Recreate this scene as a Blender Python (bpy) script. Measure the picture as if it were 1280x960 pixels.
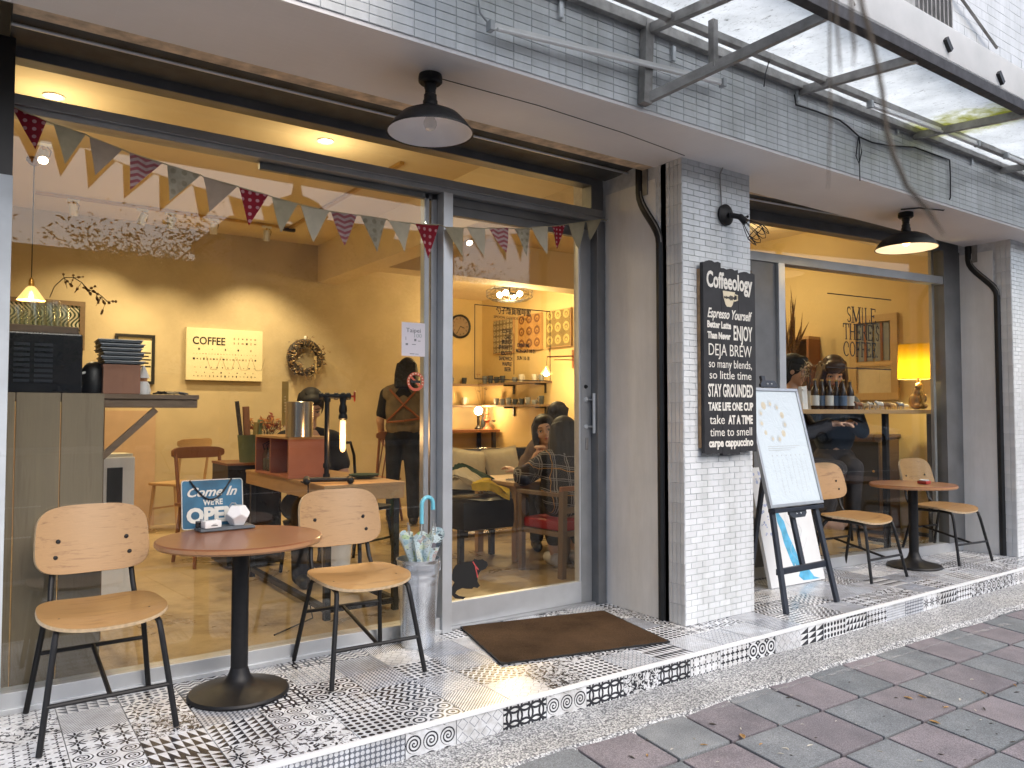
import bpy, bmesh, math, random
from mathutils import Vector, Matrix, Euler
R = math.radians
random.seed(7)
scn = bpy.context.scene
for _o in list(bpy.data.objects): bpy.data.objects.remove(_o)
col = scn.collection

# ---------------------------------------------------------------- camera
F_PX, CX, CY = 963.0, 640.0, 480.0          # photograph is 1280 x 960
CAM = Vector((0.0, -3.6, 1.15))
PITCH = math.atan(37 / F_PX)
HEAD = math.atan(1378 / math.hypot(F_PX, 37))
cd = bpy.data.cameras.new('camera'); cam = bpy.data.objects.new('camera', cd); col.objects.link(cam)
cd.sensor_width = 36; cd.lens = 36 * F_PX / 1280
cd.dof.use_dof = True; cd.dof.focus_distance = 4.4; cd.dof.aperture_fstop = 6.0
cd.clip_start = 0.02; cd.clip_end = 2000
cam.location = CAM
cam.rotation_euler = (math.pi / 2 + PITCH, 0, HEAD - math.pi / 2)
scn.camera = cam
# ---------------------------------------------------------------- sky, sun, exposure
SUN_EL, SUN_AZ = R(46), R(168)              # azimuth clockwise from +y: soft light from the street side, left
w = bpy.data.worlds.new('World'); scn.world = w; w.use_nodes = True
nt = w.node_tree; nt.nodes.clear()
sky = nt.nodes.new('ShaderNodeTexSky'); sky.sky_type = 'NISHITA'; sky.sun_disc = False
sky.sun_elevation = SUN_EL; sky.sun_rotation = SUN_AZ
sky.air_density = 1.0; sky.dust_density = 4.0; sky.ozone_density = 1.5
bg = nt.nodes.new('ShaderNodeBackground'); bg.inputs[1].default_value = 0.15
ow = nt.nodes.new('ShaderNodeOutputWorld')
nt.links.new(sky.outputs[0], bg.inputs[0]); nt.links.new(bg.outputs[0], ow.inputs[0])
sl = bpy.data.lights.new('sun', 'SUN'); sl.energy = 0.55; sl.angle = R(50); sl.color = (.96, .98, 1)
so = bpy.data.objects.new('sun', sl); col.objects.link(so)
sdir = Vector((math.sin(SUN_AZ) * math.cos(SUN_EL), math.cos(SUN_AZ) * math.cos(SUN_EL), math.sin(SUN_EL)))
so.rotation_euler = sdir.to_track_quat('Z', 'Y').to_euler()
so.location = (0, -10, 12)
scn.view_settings.view_transform = 'Standard'; scn.view_settings.look = 'None'
scn.view_settings.gamma = 1; scn.view_settings.use_curve_mapping = False
scn.view_settings.exposure = 0.72
LAMP = 1.75                                   # common factor for the cafe's lamps
scn.render.engine = 'CYCLES'
cy = scn.cycles
cy.use_denoising = True
try: cy.denoiser = 'OPENIMAGEDENOISE'
except Exception: pass
cy.max_bounces = 8; cy.diffuse_bounces = 4; cy.glossy_bounces = 4; cy.transmission_bounces = 6
cy.transparent_max_bounces = 24; cy.sample_clamp_indirect = 4.0; cy.caustics_reflective = False; cy.caustics_refractive = False

# ---------------------------------------------------------------- pixel -> point on a known surface
_fh = Vector((math.cos(HEAD), math.sin(HEAD), 0)); _rt = Vector((math.sin(HEAD), -math.cos(HEAD), 0))
_F = _fh * math.cos(PITCH) + Vector((0, 0, math.sin(PITCH))); _U = -_fh * math.sin(PITCH) + Vector((0, 0, math.cos(PITCH)))
def ray(x, y): return _F * F_PX + _rt * (x - CX) + _U * (CY - y)
def onz(x, y, z=0.0): d = ray(x, y); return CAM + d * ((z - CAM.z) / d.z)
def ony(x, y, Y=0.0): d = ray(x, y); return CAM + d * ((Y - CAM.y) / d.y)
def onx(x, y, X=0.0): d = ray(x, y); return CAM + d * ((X - CAM.x) / d.x)
def ond(x, y, D): d = ray(x, y); return CAM + d * (D / F_PX)      # at distance D along the view axis
def onp(x, y, p, n): d = ray(x, y); n = Vector(n); return CAM + d * ((Vector(p) - CAM).dot(n) / d.dot(n))
def depth(p): return (Vector(p) - CAM).dot(_F)

# ---------------------------------------------------------------- materials
def newmat(name):
    m = bpy.data.materials.new(name); m.use_nodes = True; t = m.node_tree; t.nodes.clear()
    o = t.nodes.new('ShaderNodeOutputMaterial'); b = t.nodes.new('ShaderNodeBsdfPrincipled')
    t.links.new(b.outputs[0], o.inputs[0]); return m, t, b, o
class N:
    """small arithmetic on shader node sockets"""
    def __init__(s, t, k): s.t = t; s.k = k
    def op(s, o, *a):
        n = s.t.nodes.new('ShaderNodeMath'); n.operation = o
        for i, v in enumerate((s,) + a):
            if isinstance(v, N): s.t.links.new(v.k, n.inputs[i])
            else: n.inputs[i].default_value = v
        return N(s.t, n.outputs[0])
    def __add__(s, o): return s.op('ADD', o)
    def __sub__(s, o): return s.op('SUBTRACT', o)
    def __mul__(s, o): return s.op('MULTIPLY', o)
    def __truediv__(s, o): return s.op('DIVIDE', o)
    def gt(s, o): return s.op('GREATER_THAN', o)
    def lt(s, o): return s.op('LESS_THAN', o)
    def fr(s): return s.op('FRACT')
    def ab(s): return s.op('ABSOLUTE')
    def sin(s): return s.op('SINE')
    def mx(s, o): return s.op('MAXIMUM', o)
    def mn(s, o): return s.op('MINIMUM', o)
    def fl(s): return s.op('FLOOR')
    def mod(s, o): return s.op('FLOORED_MODULO', o)
    def sq(s): return s.op('SQRT')
def tcoord(t, kind='Object', scale=None):
    c = t.nodes.new('ShaderNodeTexCoord'); k = c.outputs[kind]
    if scale is not None:
        mp = t.nodes.new('ShaderNodeMapping'); mp.inputs['Scale'].default_value = scale if hasattr(scale, '__len__') else (scale,) * 3
        t.links.new(k, mp.inputs[0]); k = mp.outputs[0]
    return k
def sep(t, k):
    n = t.nodes.new('ShaderNodeSeparateXYZ'); t.links.new(k, n.inputs[0]); return [N(t, n.outputs[i]) for i in range(3)]
def noise(t, k, scale, detail=3, rough=.55, dist=0):
    n = t.nodes.new('ShaderNodeTexNoise'); n.inputs['Scale'].default_value = scale; n.inputs['Detail'].default_value = detail
    n.inputs['Roughness'].default_value = rough; n.inputs['Distortion'].default_value = dist
    if k is not None: t.links.new(k, n.inputs['Vector'])
    return N(t, n.outputs['Fac'])
def ramp(t, f, stops):
    n = t.nodes.new('ShaderNodeValToRGB'); t.links.new(f.k, n.inputs[0]); e = n.color_ramp.elements
    while len(e) < len(stops): e.new(.5)
    for i, (p, c) in enumerate(stops):
        e[i].position = p; e[i].color = (*c, 1) if len(c) == 3 else c
    return n.outputs[0]
def mixc(t, f, a, b, mode='MIX'):
    n = t.nodes.new('ShaderNodeMix'); n.data_type = 'RGBA'; n.blend_type = mode
    for i, v in ((0, f), (6, a), (7, b)):
        if isinstance(v, N): t.links.new(v.k, n.inputs[i])
        elif hasattr(v, 'is_output'): t.links.new(v, n.inputs[i])
        elif i == 0: n.inputs[0].default_value = v
        else: n.inputs[i].default_value = (*v, 1) if len(v) == 3 else v
    return n.outputs[2]
def bump(t, b, f, strength=.3, dist=.01):
    n = t.nodes.new('ShaderNodeBump'); n.inputs['Strength'].default_value = strength; n.inputs['Distance'].default_value = dist
    t.links.new(f.k, n.inputs['Height']); t.links.new(n.outputs[0], b.inputs['Normal'])
M = {}
def mat(name, c, rough=.5, metal=0, var=.12, vs=8, bmp=0, bs=60, spec=.5, rnd=0, coat=0, dirt=None, stretch=None, streak=0):
    """base colour with mild noise variation, optional fine bump, per-object variation and stains"""
    m, t, b, o = newmat(name); k = tcoord(t, 'Object', stretch)
    f = noise(t, k, vs, 4)
    lo = tuple(max(0, x * (1 - var)) for x in c); hi = tuple(min(1, x * (1 + var)) for x in c)
    cc = ramp(t, f, [(.3, lo), (.7, hi)])
    if rnd:
        oi = t.nodes.new('ShaderNodeObjectInfo'); r = N(t, oi.outputs['Random'])
        cc = mixc(t, 1.0, cc, ramp(t, r, [(0, (1 - rnd,) * 3), (1, (1, 1, 1))]), 'MULTIPLY')
    if streak:
        gp = t.nodes.new('ShaderNodeNewGeometry').outputs['Position']; mpn = t.nodes.new('ShaderNodeMapping'); mpn.inputs['Scale'].default_value = (1, 1, .16); t.links.new(gp, mpn.inputs[0])
        g = noise(t, mpn.outputs[0], 7, 7, .68)
        cc = mixc(t, 1.0, cc, ramp(t, g, [(.38, tuple(1 - streak * q for q in (1, .98, 1.1))), (.60, (1, 1, 1))]), 'MULTIPLY')
    if dirt:
        dcol, dscale, dlev = dirt
        g = noise(t, tcoord(t, 'Object'), dscale, 6, .65)
        cc = mixc(t, N(t, ramp(t, g, [(dlev, (0, 0, 0)), (min(1, dlev + .18), (1, 1, 1))])), cc, dcol)
    t.links.new(cc, b.inputs['Base Color'])
    b.inputs['Roughness'].default_value = rough; b.inputs['Metallic'].default_value = metal
    b.inputs['Specular IOR Level'].default_value = spec
    if coat: b.inputs['Coat Weight'].default_value = coat; b.inputs['Coat Roughness'].default_value = .15
    if bmp: bump(t, b, noise(t, k, bs, 3), bmp, .004)
    M[name] = m; return m
def wood(name, c, c2, rough=.45, axis=0, scale=6, rings=2.2, coat=.0, bmp=.08, planks=False):
    m, t, b, o = newmat(name); s = [scale * 4.5] * 3; s[axis] = scale * .32
    k = tcoord(t, 'Object', s)
    oo = t.nodes.new('ShaderNodeObjectInfo'); va = t.nodes.new('ShaderNodeVectorMath'); va.operation = 'ADD'; cb = t.nodes.new('ShaderNodeCombineXYZ'); rr_ = N(t, oo.outputs['Random']) * 23.0
    for i in range(3): t.links.new(rr_.k, cb.inputs[i])
    t.links.new(k, va.inputs[0]); t.links.new(cb.outputs[0], va.inputs[1]); k = va.outputs[0]
    f = noise(t, k, 1.0, 6, .62, .9); f2 = noise(t, k, 5.0, 3, .6)
    g = f * .75 + f2 * .25
    cc = ramp(t, g, [(.28, c2), (.47, c), (.55, tuple(x * .93 for x in c)), (.72, tuple(min(1, x * 1.12) for x in c))])
    oi = t.nodes.new('ShaderNodeObjectInfo')
    cc = mixc(t, 1.0, cc, ramp(t, N(t, oi.outputs['Random']), [(0, (.86,) * 3), (1, (1.0,) * 3)]), 'MULTIPLY')
    t.links.new(cc, b.inputs['Base Color']); b.inputs['Roughness'].default_value = rough
    if coat: b.inputs['Coat Weight'].default_value = coat; b.inputs['Coat Roughness'].default_value = .12
    if bmp: bump(t, b, g, bmp, .004)
    M[name] = m; return m
def emit(name, c, strength):
    m, t, b, o = newmat(name); b.inputs['Base Color'].default_value = (*c, 1)
    b.inputs['Emission Color'].default_value = (*c, 1); b.inputs['Emission Strength'].default_value = strength
    M[name] = m; return m
def glassmat(name, tint=(.97, .985, .98), smear=0.0, f0=.043):
    """a thin pane: clear, with angle dependent mirror reflection"""
    m, t, b, o = newmat(name); t.nodes.remove(b)
    g = t.nodes.new('ShaderNodeNewGeometry'); d = t.nodes.new('ShaderNodeVectorMath'); d.operation = 'DOT_PRODUCT'
    t.links.new(g.outputs['Normal'], d.inputs[0]); t.links.new(g.outputs['Incoming'], d.inputs[1])
    c = N(t, d.outputs['Value']).ab()
    fac = (((c * -1.0) + 1.0).op('POWER', 5.0)) * (1 - f0) + f0
    tr = t.nodes.new('ShaderNodeBsdfTransparent'); tr.inputs[0].default_value = (*tint, 1)
    gl = t.nodes.new('ShaderNodeBsdfGlossy'); gl.inputs['Roughness'].default_value = 0.0
    mx = t.nodes.new('ShaderNodeMixShader'); t.links.new(fac.k, mx.inputs[0]); t.links.new(tr.outputs[0], mx.inputs[1]); t.links.new(gl.outputs[0], mx.inputs[2])
    t.links.new(mx.outputs[0], o.inputs[0]); M[name] = m; return m
def uvpat(name, fn, fg=(.035, .037, .045), bgc=(.78, .80, .82), rough=.16, bumpy=False):
    """a printed tile or cloth: fn(u, v, t) in tile coordinates 0..1 gives the ink mask"""
    m, t, b, o = newmat(name); k = tcoord(t, 'UV'); u, v, _ = sep(t, k)
    msk = fn(u, v, t)
    gp = t.nodes.new('ShaderNodeNewGeometry').outputs['Position']; wear = noise(t, gp, 5, 7, .68); scuff = noise(t, gp, 38, 5, .7)
    cc = mixc(t, msk, bgc, fg)
    cc = mixc(t, 1.0, cc, ramp(t, wear * .65 + scuff * .35, [(.36, (.62, .60, .57)), (.56, (1, 1, 1))]), 'MULTIPLY')
    oi = t.nodes.new('ShaderNodeObjectInfo')
    cc = mixc(t, 1.0, cc, ramp(t, N(t, oi.outputs['Random']), [(0, (.85, .86, .88)), (1, (1, 1, 1))]), 'MULTIPLY')
    t.links.new(cc, b.inputs['Base Color'])
    t.links.new((wear * .35 + (rough - .1)).k, b.inputs['Roughness'])
    M[name] = m; return m

# ---------------------------------------------------------------- mesh helpers
class MB:
    def __init__(s): s.v = []; s.f = []; s.uv = None; s.mi = []
    def add(s, vs, fs, mi=0):
        n = len(s.v); s.v += [tuple(v) for v in vs]; s.f += [tuple(i + n for i in f) for f in fs]; s.mi += [mi] * len(fs); return s
    def box(s, c, d, rot=None, mi=0, bev=0):
        c = Vector(c); hx, hy, hz = (x / 2 for x in d)
        if bev:
            bm = bmesh.new(); bmesh.ops.create_cube(bm, size=1); bmesh.ops.scale(bm, vec=d, verts=bm.verts)
            bmesh.ops.bevel(bm, geom=bm.edges[:] , offset=min(bev, min(d) * .45), segments=2, affect='EDGES', profile=.6)
            bm.verts.index_update(); vs = [v.co.copy() for v in bm.verts]; fs = [[v.index for v in f.verts] for f in bm.faces]; bm.free()
        else:
            vs = [Vector((x, y, z)) for x in (-hx, hx) for y in (-hy, hy) for z in (-hz, hz)]
            fs = [(0, 1, 3, 2), (4, 6, 7, 5), (0, 4, 5, 1), (2, 3, 7, 6), (0, 2, 6, 4), (1, 5, 7, 3)]
        if rot is not None:
            mrot = rot if isinstance(rot, Matrix) else Euler(rot).to_matrix()
            vs = [mrot @ v for v in vs]
        return s.add([v + c for v in vs], fs, mi)
    def b2(s, a, b, mi=0, bev=0):
        a = Vector(a); b = Vector(b); return s.box((a + b) / 2, [abs(x) for x in (b - a)], None, mi, bev)
    def bar(s, p, q, wd, ht=None, up=(0, 0, 1), mi=0, bev=0):
        """square bar from p to q"""
        p = Vector(p); q = Vector(q); d = q - p; L = d.length; z = d.normalized(); u = Vector(up)
        if abs(z.dot(u)) > .99: u = Vector((0, 1, 0))
        x = u.cross(z).normalized(); y = z.cross(x)
        m = Matrix((x, y, z)).transposed(); return s.box((p + q) / 2, (wd, ht or wd, L), m, mi, bev)
    def tube(s, pts, r, seg=8, closed=False, mi=0, cap=True):
        pts = [Vector(p) for p in pts]; n = len(pts); rr = r if hasattr(r, '__len__') else [r] * n
        tang = []
        for i in range(n):
            a = pts[(i - 1) % n] if (closed or i > 0) else pts[i]; b = pts[(i + 1) % n] if (closed or i < n - 1) else pts[i]
            tt = (b - a); tang.append(tt.normalized() if tt.length > 1e-9 else Vector((0, 0, 1)))
        u = Vector((0, 0, 1)) if abs(tang[0].z) < .9 else Vector((1, 0, 0))
        vs = []
        for i in range(n):
            x = u.cross(tang[i]); x = x.normalized() if x.length > 1e-6 else Vector((1, 0, 0)); y = tang[i].cross(x); u = y
            for k in range(seg):
                a = 2 * math.pi * k / seg; vs.append(pts[i] + (x * math.cos(a) + y * math.sin(a)) * rr[i])
        fs = []
        for i in range(n if closed else n - 1):
            j = (i + 1) % n
            for k in range(seg): k2 = (k + 1) % seg; fs.append((i * seg + k, i * seg + k2, j * seg + k2, j * seg + k))
        if cap and not closed: fs += [tuple(range(seg))[::-1], tuple((n - 1) * seg + k for k in range(seg))]
        return s.add(vs, fs, mi)
    def lathe(s, prof, seg=24, c=(0, 0, 0), mi=0, rot=None, capb=False, capt=False, sx=1, sy=1):
        """revolve (r, z) pairs about z"""
        vs = []; c = Vector(c)
        for r, z in prof:
            for k in range(seg):
                a = 2 * math.pi * k / seg; p = Vector((r * math.cos(a) * sx, r * math.sin(a) * sy, z))
                if rot is not None: p = rot @ p
                vs.append(p + c)
        fs = []
        for i in range(len(prof) - 1):
            for k in range(seg): k2 = (k + 1) % seg; fs.append((i * seg + k, i * seg + k2, (i + 1) * seg + k2, (i + 1) * seg + k))
        if capb: fs.append(tuple(range(seg))[::-1])
        if capt: fs.append(tuple((len(prof) - 1) * seg + k for k in range(seg)))
        return s.add(vs, fs, mi)
    def prism(s, poly, th, m, mi=0):
        """2-D outline in the xy plane of matrix m, thickness th along its z"""
        n = len(poly); vs = [m @ Vector((x, y, 0)) for x, y in poly] + [m @ Vector((x, y, th)) for x, y in poly]
        fs = [tuple(range(n))[::-1], tuple(range(n, 2 * n))] + [(i, (i + 1) % n, n + (i + 1) % n, n + i) for i in range(n)]
        return s.add(vs, fs, mi)
    def ball(s, c, r, seg=12, rings=8, mi=0, sc=(1, 1, 1), rot=None):
        c = Vector(c); vs = []; fs = []
        for i in range(rings + 1):
            th = math.pi * i / rings
            for k in range(seg):
                a = 2 * math.pi * k / seg; p = Vector((r * math.sin(th) * math.cos(a) * sc[0], r * math.sin(th) * math.sin(a) * sc[1], r * math.cos(th) * sc[2]))
                if rot is not None: p = rot @ p
                vs.append(c + p)
        for i in range(rings):
            for k in range(seg): k2 = (k + 1) % seg; fs.append((i * seg + k, (i + 1) * seg + k, (i + 1) * seg + k2, i * seg + k2))
        return s.add(vs, fs, mi)
    def mesh(s, name, mats, smooth=None, uv=None):
        me = bpy.data.meshes.new(name); me.from_pydata(s.v, [], s.f)
        for m in (mats if isinstance(mats, (list, tuple)) else [mats]): me.materials.append(M[m] if isinstance(m, str) else m)
        if any(s.mi): me.polygons.foreach_set('material_index', s.mi)
        if uv:
            l = me.uv_layers.new(name='UVMap')
            for lp in me.loops: l.data[lp.index].uv = uv(me.vertices[lp.vertex_index].co)
        me.validate(); me.update()
        if smooth is not None:
            me.polygons.foreach_set('use_smooth', [True] * len(me.polygons))
            if smooth < 3:
                try: me.set_sharp_from_angle(angle=smooth)
                except Exception: pass
        me.update(); return me
    def build(s, name, mats, parent=None, smooth=None, uv=None, loc=None, rot=None):
        return link(name, s.mesh(name, mats, smooth, uv), parent, loc, rot)
SM = R(35)
def link(name, me, parent=None, loc=None, rot=None):
    o = bpy.data.objects.new(name, me); col.objects.link(o)
    if parent is not None: o.parent = parent
    if loc is not None: o.location = loc
    if rot is not None: o.rotation_euler = rot
    return o
def tag(o, label, cat, group=None):
    o['label'] = label; o['category'] = cat
    if group: o['group'] = group
    return o
def thing(name, label, cat, loc=(0, 0, 0), rot=(0, 0, 0), group=None):
    o = bpy.data.objects.new(name, None); col.objects.link(o); o.location = loc; o.empty_display_size = .1
    o.rotation_euler = rot if hasattr(rot, '__len__') else (0, 0, rot)
    return tag(o, label, cat, group)
def kids(o): return [c for c in bpy.data.objects if c.parent == o]
def copy_tree(o, parent=None):
    c = o.copy(); col.objects.link(c); c.parent = parent
    for ch in o.children: copy_tree(ch, c)
    return c
def struct(o): o['kind'] = 'structure'; return o
def stuff(o): o['kind'] = 'stuff'; return o
def lamp(name, kind, loc, energy, color, parent=None, radius=.04, spot=None, rot=None):
    l = bpy.data.lights.new(name, kind); l.energy = energy * LAMP; l.color = color; l.shadow_soft_size = radius
    if spot: l.spot_size = R(spot[0]); l.spot_blend = spot[1]
    o = bpy.data.objects.new(name, l); col.objects.link(o); o.location = loc
    if rot is not None: o.rotation_euler = rot
    if parent is not None: o.parent = parent
    return o
WARM = (1.0, .75, .40)
def text(body, size, mt, parent, m, sx=1.0, bold=0, ital=0, ext=.0006, align='CENTER', name='lettering', space=1.0, width=None):
    cu = bpy.data.curves.new('t', 'FONT'); cu.body = body; cu.size = size; cu.align_x = align; cu.align_y = 'BOTTOM_BASELINE'
    cu.offset = bold; cu.shear = ital; cu.extrude = ext; cu.space_character = space; cu.resolution_u = 3
    o = bpy.data.objects.new('t', cu); me = bpy.data.meshes.new_from_object(o)
    bpy.data.objects.remove(o); bpy.data.curves.remove(cu)
    if width:
        xs = [v.co.x for v in me.vertices]
        if xs: sx = width / (max(xs) - min(xs)); 
        if align == 'CENTER' and xs:
            cx_ = (max(xs) + min(xs)) / 2
            for v in me.vertices: v.co.x -= cx_
    for v in me.vertices: v.co.x *= sx
    me.transform(m); me.materials.clear(); me.materials.append(M[mt] if isinstance(mt, str) else mt); me.update()
    me.name = name
    return link(name, me, parent)
FACE = Matrix.Rotation(R(90), 4, 'X')         # text plane -> upright, read from the street (-y)
def T(x, y, z): return Matrix.Translation((x, y, z))
# ================================================================ materials
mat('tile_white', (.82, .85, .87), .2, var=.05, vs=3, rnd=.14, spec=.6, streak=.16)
mat('grout', (.60, .62, .64), .8, var=.15, vs=20); mat('grout_dark', (.16, .165, .17), .8, var=.25, vs=20)
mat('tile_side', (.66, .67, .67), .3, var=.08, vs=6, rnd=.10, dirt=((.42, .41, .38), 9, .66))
mat('plaster', (.82, .80, .77), .7, var=.05, vs=4, bmp=.05, bs=90, dirt=((.50, .48, .45), 6, .68), streak=.10)
mat('alu', (.40, .415, .43), .4, .55, var=.10, vs=6, bmp=.02)
mat('alu_dark', (.20, .207, .215), .45, .5, var=.15, vs=5)
mat('alu_light', (.62, .65, .68), .36, .55, var=.06, vs=9)
mat('shutter', (.085, .09, .09), .5, .4, var=.25, vs=9)
mat('raw_board', (.66, .52, .37), .85, var=.35, vs=14, bmp=.4, bs=40, dirt=((.05, .045, .04), 7, .66))
mat('black', (.012, .012, .013), .45, var=.3)
mat('black_gloss', (.014, .014, .016), .22, var=.2)
mat('black_metal', (.010, .010, .011), .48, 0, var=.3, vs=30, spec=.35)
mat('steel_old', (.30, .29, .28), .55, .55, var=.3, vs=12, dirt=((.16, .11, .08), 10, .62))
mat('steel_dark', (.045, .045, .05), .6, .4, var=.4, vs=18)
mat('white_paint', (.80, .80, .79), .5, var=.05)
mat('white_gloss', (.82, .82, .82), .2, var=.03)
mat('int_wall', (.50, .41, .265), .75, var=.10, vs=2.2, bmp=.10, bs=70)
mat('int_wall_yellow', (.64, .50, .25), .75, var=.05, vs=2)
mat('int_ceiling', (.68, .57, .39), .8, var=.04, vs=2)
mat('salmon', (.50, .35, .24), .75, var=.06)
mat('rubber', (.02, .02, .02), .8)
mat('nosing', (.80, .82, .83), .35, var=.06, vs=30)
glassmat('glass')
glassmat('glass_small', (.96, .98, .98), f0=.05)
# exposed aggregate strip
def aggregate(name):
    m, t, b, o = newmat(name); k = tcoord(t, 'Object')
    v = t.nodes.new('ShaderNodeTexVoronoi'); v.inputs['Scale'].default_value = 130; t.links.new(k, v.inputs['Vector'])
    hs = t.nodes.new('ShaderNodeSeparateColor'); t.links.new(v.outputs['Color'], hs.inputs[0])
    cc = ramp(t, N(t, hs.outputs[0]), [(.0, (.14, .145, .15)), (.25, (.44, .45, .45)), (.6, (.66, .67, .66)), (1, (.86, .86, .84))])
    d = N(t, v.outputs['Distance'])
    cc = mixc(t, N(t, ramp(t, d, [(.45, (0, 0, 0)), (.75, (1, 1, 1))])), cc, (.12, .12, .125))
    g = noise(t, k, 2.5, 4)
    cc = mixc(t, 1.0, cc, ramp(t, g, [(.3, (.78, .78, .78)), (.65, (1, 1, 1))]), 'MULTIPLY')
    t.links.new(cc, b.inputs['Base Color']); b.inputs['Roughness'].default_value = .65
    bump(t, b, d * -1.0, .8, .004); M[name] = m
aggregate('aggregate')
def paver(name, c):
    m, t, b, o = newmat(name); k = tcoord(t, 'Object')
    oi = t.nodes.new('ShaderNodeObjectInfo')
    off = t.nodes.new('ShaderNodeVectorMath'); off.operation = 'ADD'; t.links.new(k, off.inputs[0])
    cmb = t.nodes.new('ShaderNodeCombineXYZ'); r7 = N(t, oi.outputs['Random']) * 37.0
    for i in range(3): t.links.new(r7.k, cmb.inputs[i])
    t.links.new(cmb.outputs[0], off.inputs[1]); k = off.outputs[0]
    f = noise(t, k, 230, 4, .7); g = noise(t, k, 6, 5, .6); h = noise(t, k, 900, 2)
    cc = ramp(t, f, [(.28, tuple(x * .42 for x in c)), (.5, c), (.72, tuple(min(1, x * 1.75) for x in c))])
    cc = mixc(t, 1.0, cc, ramp(t, g, [(.3, (.70, .70, .71)), (.7, (1.12, 1.1, 1.08))]), 'MULTIPLY')
    cc = mixc(t, 1.0, cc, ramp(t, N(t, oi.outputs['Random']), [(0, (.82, .83, .84)), (1, (1.08, 1.06, 1.06))]), 'MULTIPLY')
    t.links.new(cc, b.inputs['Base Color']); b.inputs['Roughness'].default_value = .8
    bump(t, b, f * .6 + h * .4, .55, .003); M[name] = m
paver('paver_red', (.240, .220, .236)); paver('paver_blue', (.215, .236, .248))
mat('joint', (.035, .033, .03), .95, var=.5, vs=40, bmp=.6, bs=90)
mat('asphalt', (.05, .05, .052), .85, var=.2, vs=30, bmp=.3)
mat('road_white', (.7, .7, .68), .7)
mat('concrete', (.34, .33, .31), .85, var=.2, vs=5, bmp=.2)
# worn cement floor inside
def cement(name):
    m, t, b, o = newmat(name); k = tcoord(t, 'Object')
    g = noise(t, k, 1.3, 7, .62, .6); f = noise(t, k, 9, 6, .7)
    cc = ramp(t, g * .7 + f * .3, [(.34, (.14, .10, .06)), (.44, (.34, .25, .14)), (.52, (.47, .36, .21)), (.64, (.56, .44, .27))])
    t.links.new(cc, b.inputs['Base Color'])
    t.links.new((g * .5 + .08).k, b.inputs['Roughness']); bump(t, b, f, .08, .01); M[name] = m
cement('cement')
# thin soffit tiles (too small to pick apart): fine bands
def softile(name):
    m, t, b, o = newmat(name); x, y, z = sep(t, tcoord(t, 'Object'))
    l1 = (y * 29.0).fr().lt(.07); l2 = (x * 5.2).fr().lt(.012)
    g = noise(t, tcoord(t, 'Object'), 1.6, 5); g2 = noise(t, tcoord(t, 'Object', (3, 60, 1)), 1.0, 3)
    cc = ramp(t, g, [(.3, (.78, .76, .76)), (.7, (.88, .86, .86))])
    cc = mixc(t, (l1.mx(l2)) * .45 * g2, cc, (.92, .91, .90))
    t.links.new(cc, b.inputs['Base Color']); b.inputs['Roughness'].default_value = .5; M[name] = m
softile('soffit_tile')
# printed floor tiles ---------------------------------------------------------
def rep(x, n): return (x * float(n)).fr()
def rad(a, b, cx=.5, cy_=.5): return (((a - cx) * (a - cx)) + ((b - cy_) * (b - cy_))).sq()
def P_tri(n, m): return lambda u, v, t: rep(u, n).gt(rep(v, m))
def P_weave(u, v, t):
    s = (u + v) * 5.0; d = (u - v) * 5.0 + 20.0; par = (s.fl() + d.fl()).mod(2.0)
    a = (s.fr() - .5).ab().lt(.26); b = (d.fr() - .5).ab().lt(.26); return par * a + (par * -1.0 + 1.0) * b
def P_rings(n, k): return lambda u, v, t: (rad(rep(u, n), rep(v, n)) * float(k)).sin().gt(0.0)
def P_star(n, pet, base, amp):
    def f(u, v, t):
        a = rep(u, n) - .5; b = rep(v, n) - .5; th = a.op('ARCTAN2', b); r = rad(a, b, 0, 0)
        pt = (th * float(pet)).op('COSINE') * amp + base
        return r.lt(pt) - r.lt(.06)
    return f
def P_dots(n, r0): return lambda u, v, t: rad(rep(u, n), rep(v, n)).lt(r0)
def P_grid(n, r0): return lambda u, v, t: rad(rep(u, n), rep(v, n)).gt(r0)
def P_lat(n, w_): return lambda u, v, t: (((rep(u, n) - .5).ab() + (rep(v, n) - .5).ab()) - .42).ab().lt(w_)
def P_zig(n, m, h): return lambda u, v, t: ((v * float(m)) + (rep(u, n) - .5).ab() * h).fr().lt(.5)
def P_toile(sc, lev): return lambda u, v, t: noise(t, tcoord(t, 'UV'), sc, 5, .62, 2.4).gt(lev)
def P_hatch(n, w_): return lambda u, v, t: ((u + v) * float(n)).fr().lt(w_)
def P_circ(n, w_):
    def f(u, v, t):
        a = rep(u, n); b = rep(v, n); r = None
        for x in (0, 1):
            for y in (0, 1):
                q = (rad(a, b, x, y) - .7).ab().lt(w_); r = q if r is None else r.mx(q)
        return r
    return f
def P_plus(n): return lambda u, v, t: ((rep(u, n) - .5).ab().lt(.12)).mx((rep(v, n) - .5).ab().lt(.12)) * rad(rep(u, n), rep(v, n)).lt(.42)
def P_scroll(n):
    def f(u, v, t):
        a = rep(u, n) - .5; b = rep(v, n) - .5; th = a.op('ARCTAN2', b); r = rad(a, b, 0, 0); return (r * 34.0 + th).sin().gt(.15) * r.lt(.48)
    return f
def P_hex(n):
    def f(u, v, t):
        a = rep(u, n) - .5; b = rep(v, n) - .5; th = a.op('ARCTAN2', b); r = rad(a, b, 0, 0)
        return ((th * 6.0).sin().gt(.0) * r.lt(.5) * r.gt(.16)).mx((r - .08).ab().lt(.03))
    return f
K, G1, G2 = (.03, .032, .04), (.17, .185, .22), (.30, .33, .37)
W0, W1, W2 = (.80, .82, .84), (.70, .73, .77), (.52, .56, .62)
TILES = []
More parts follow.
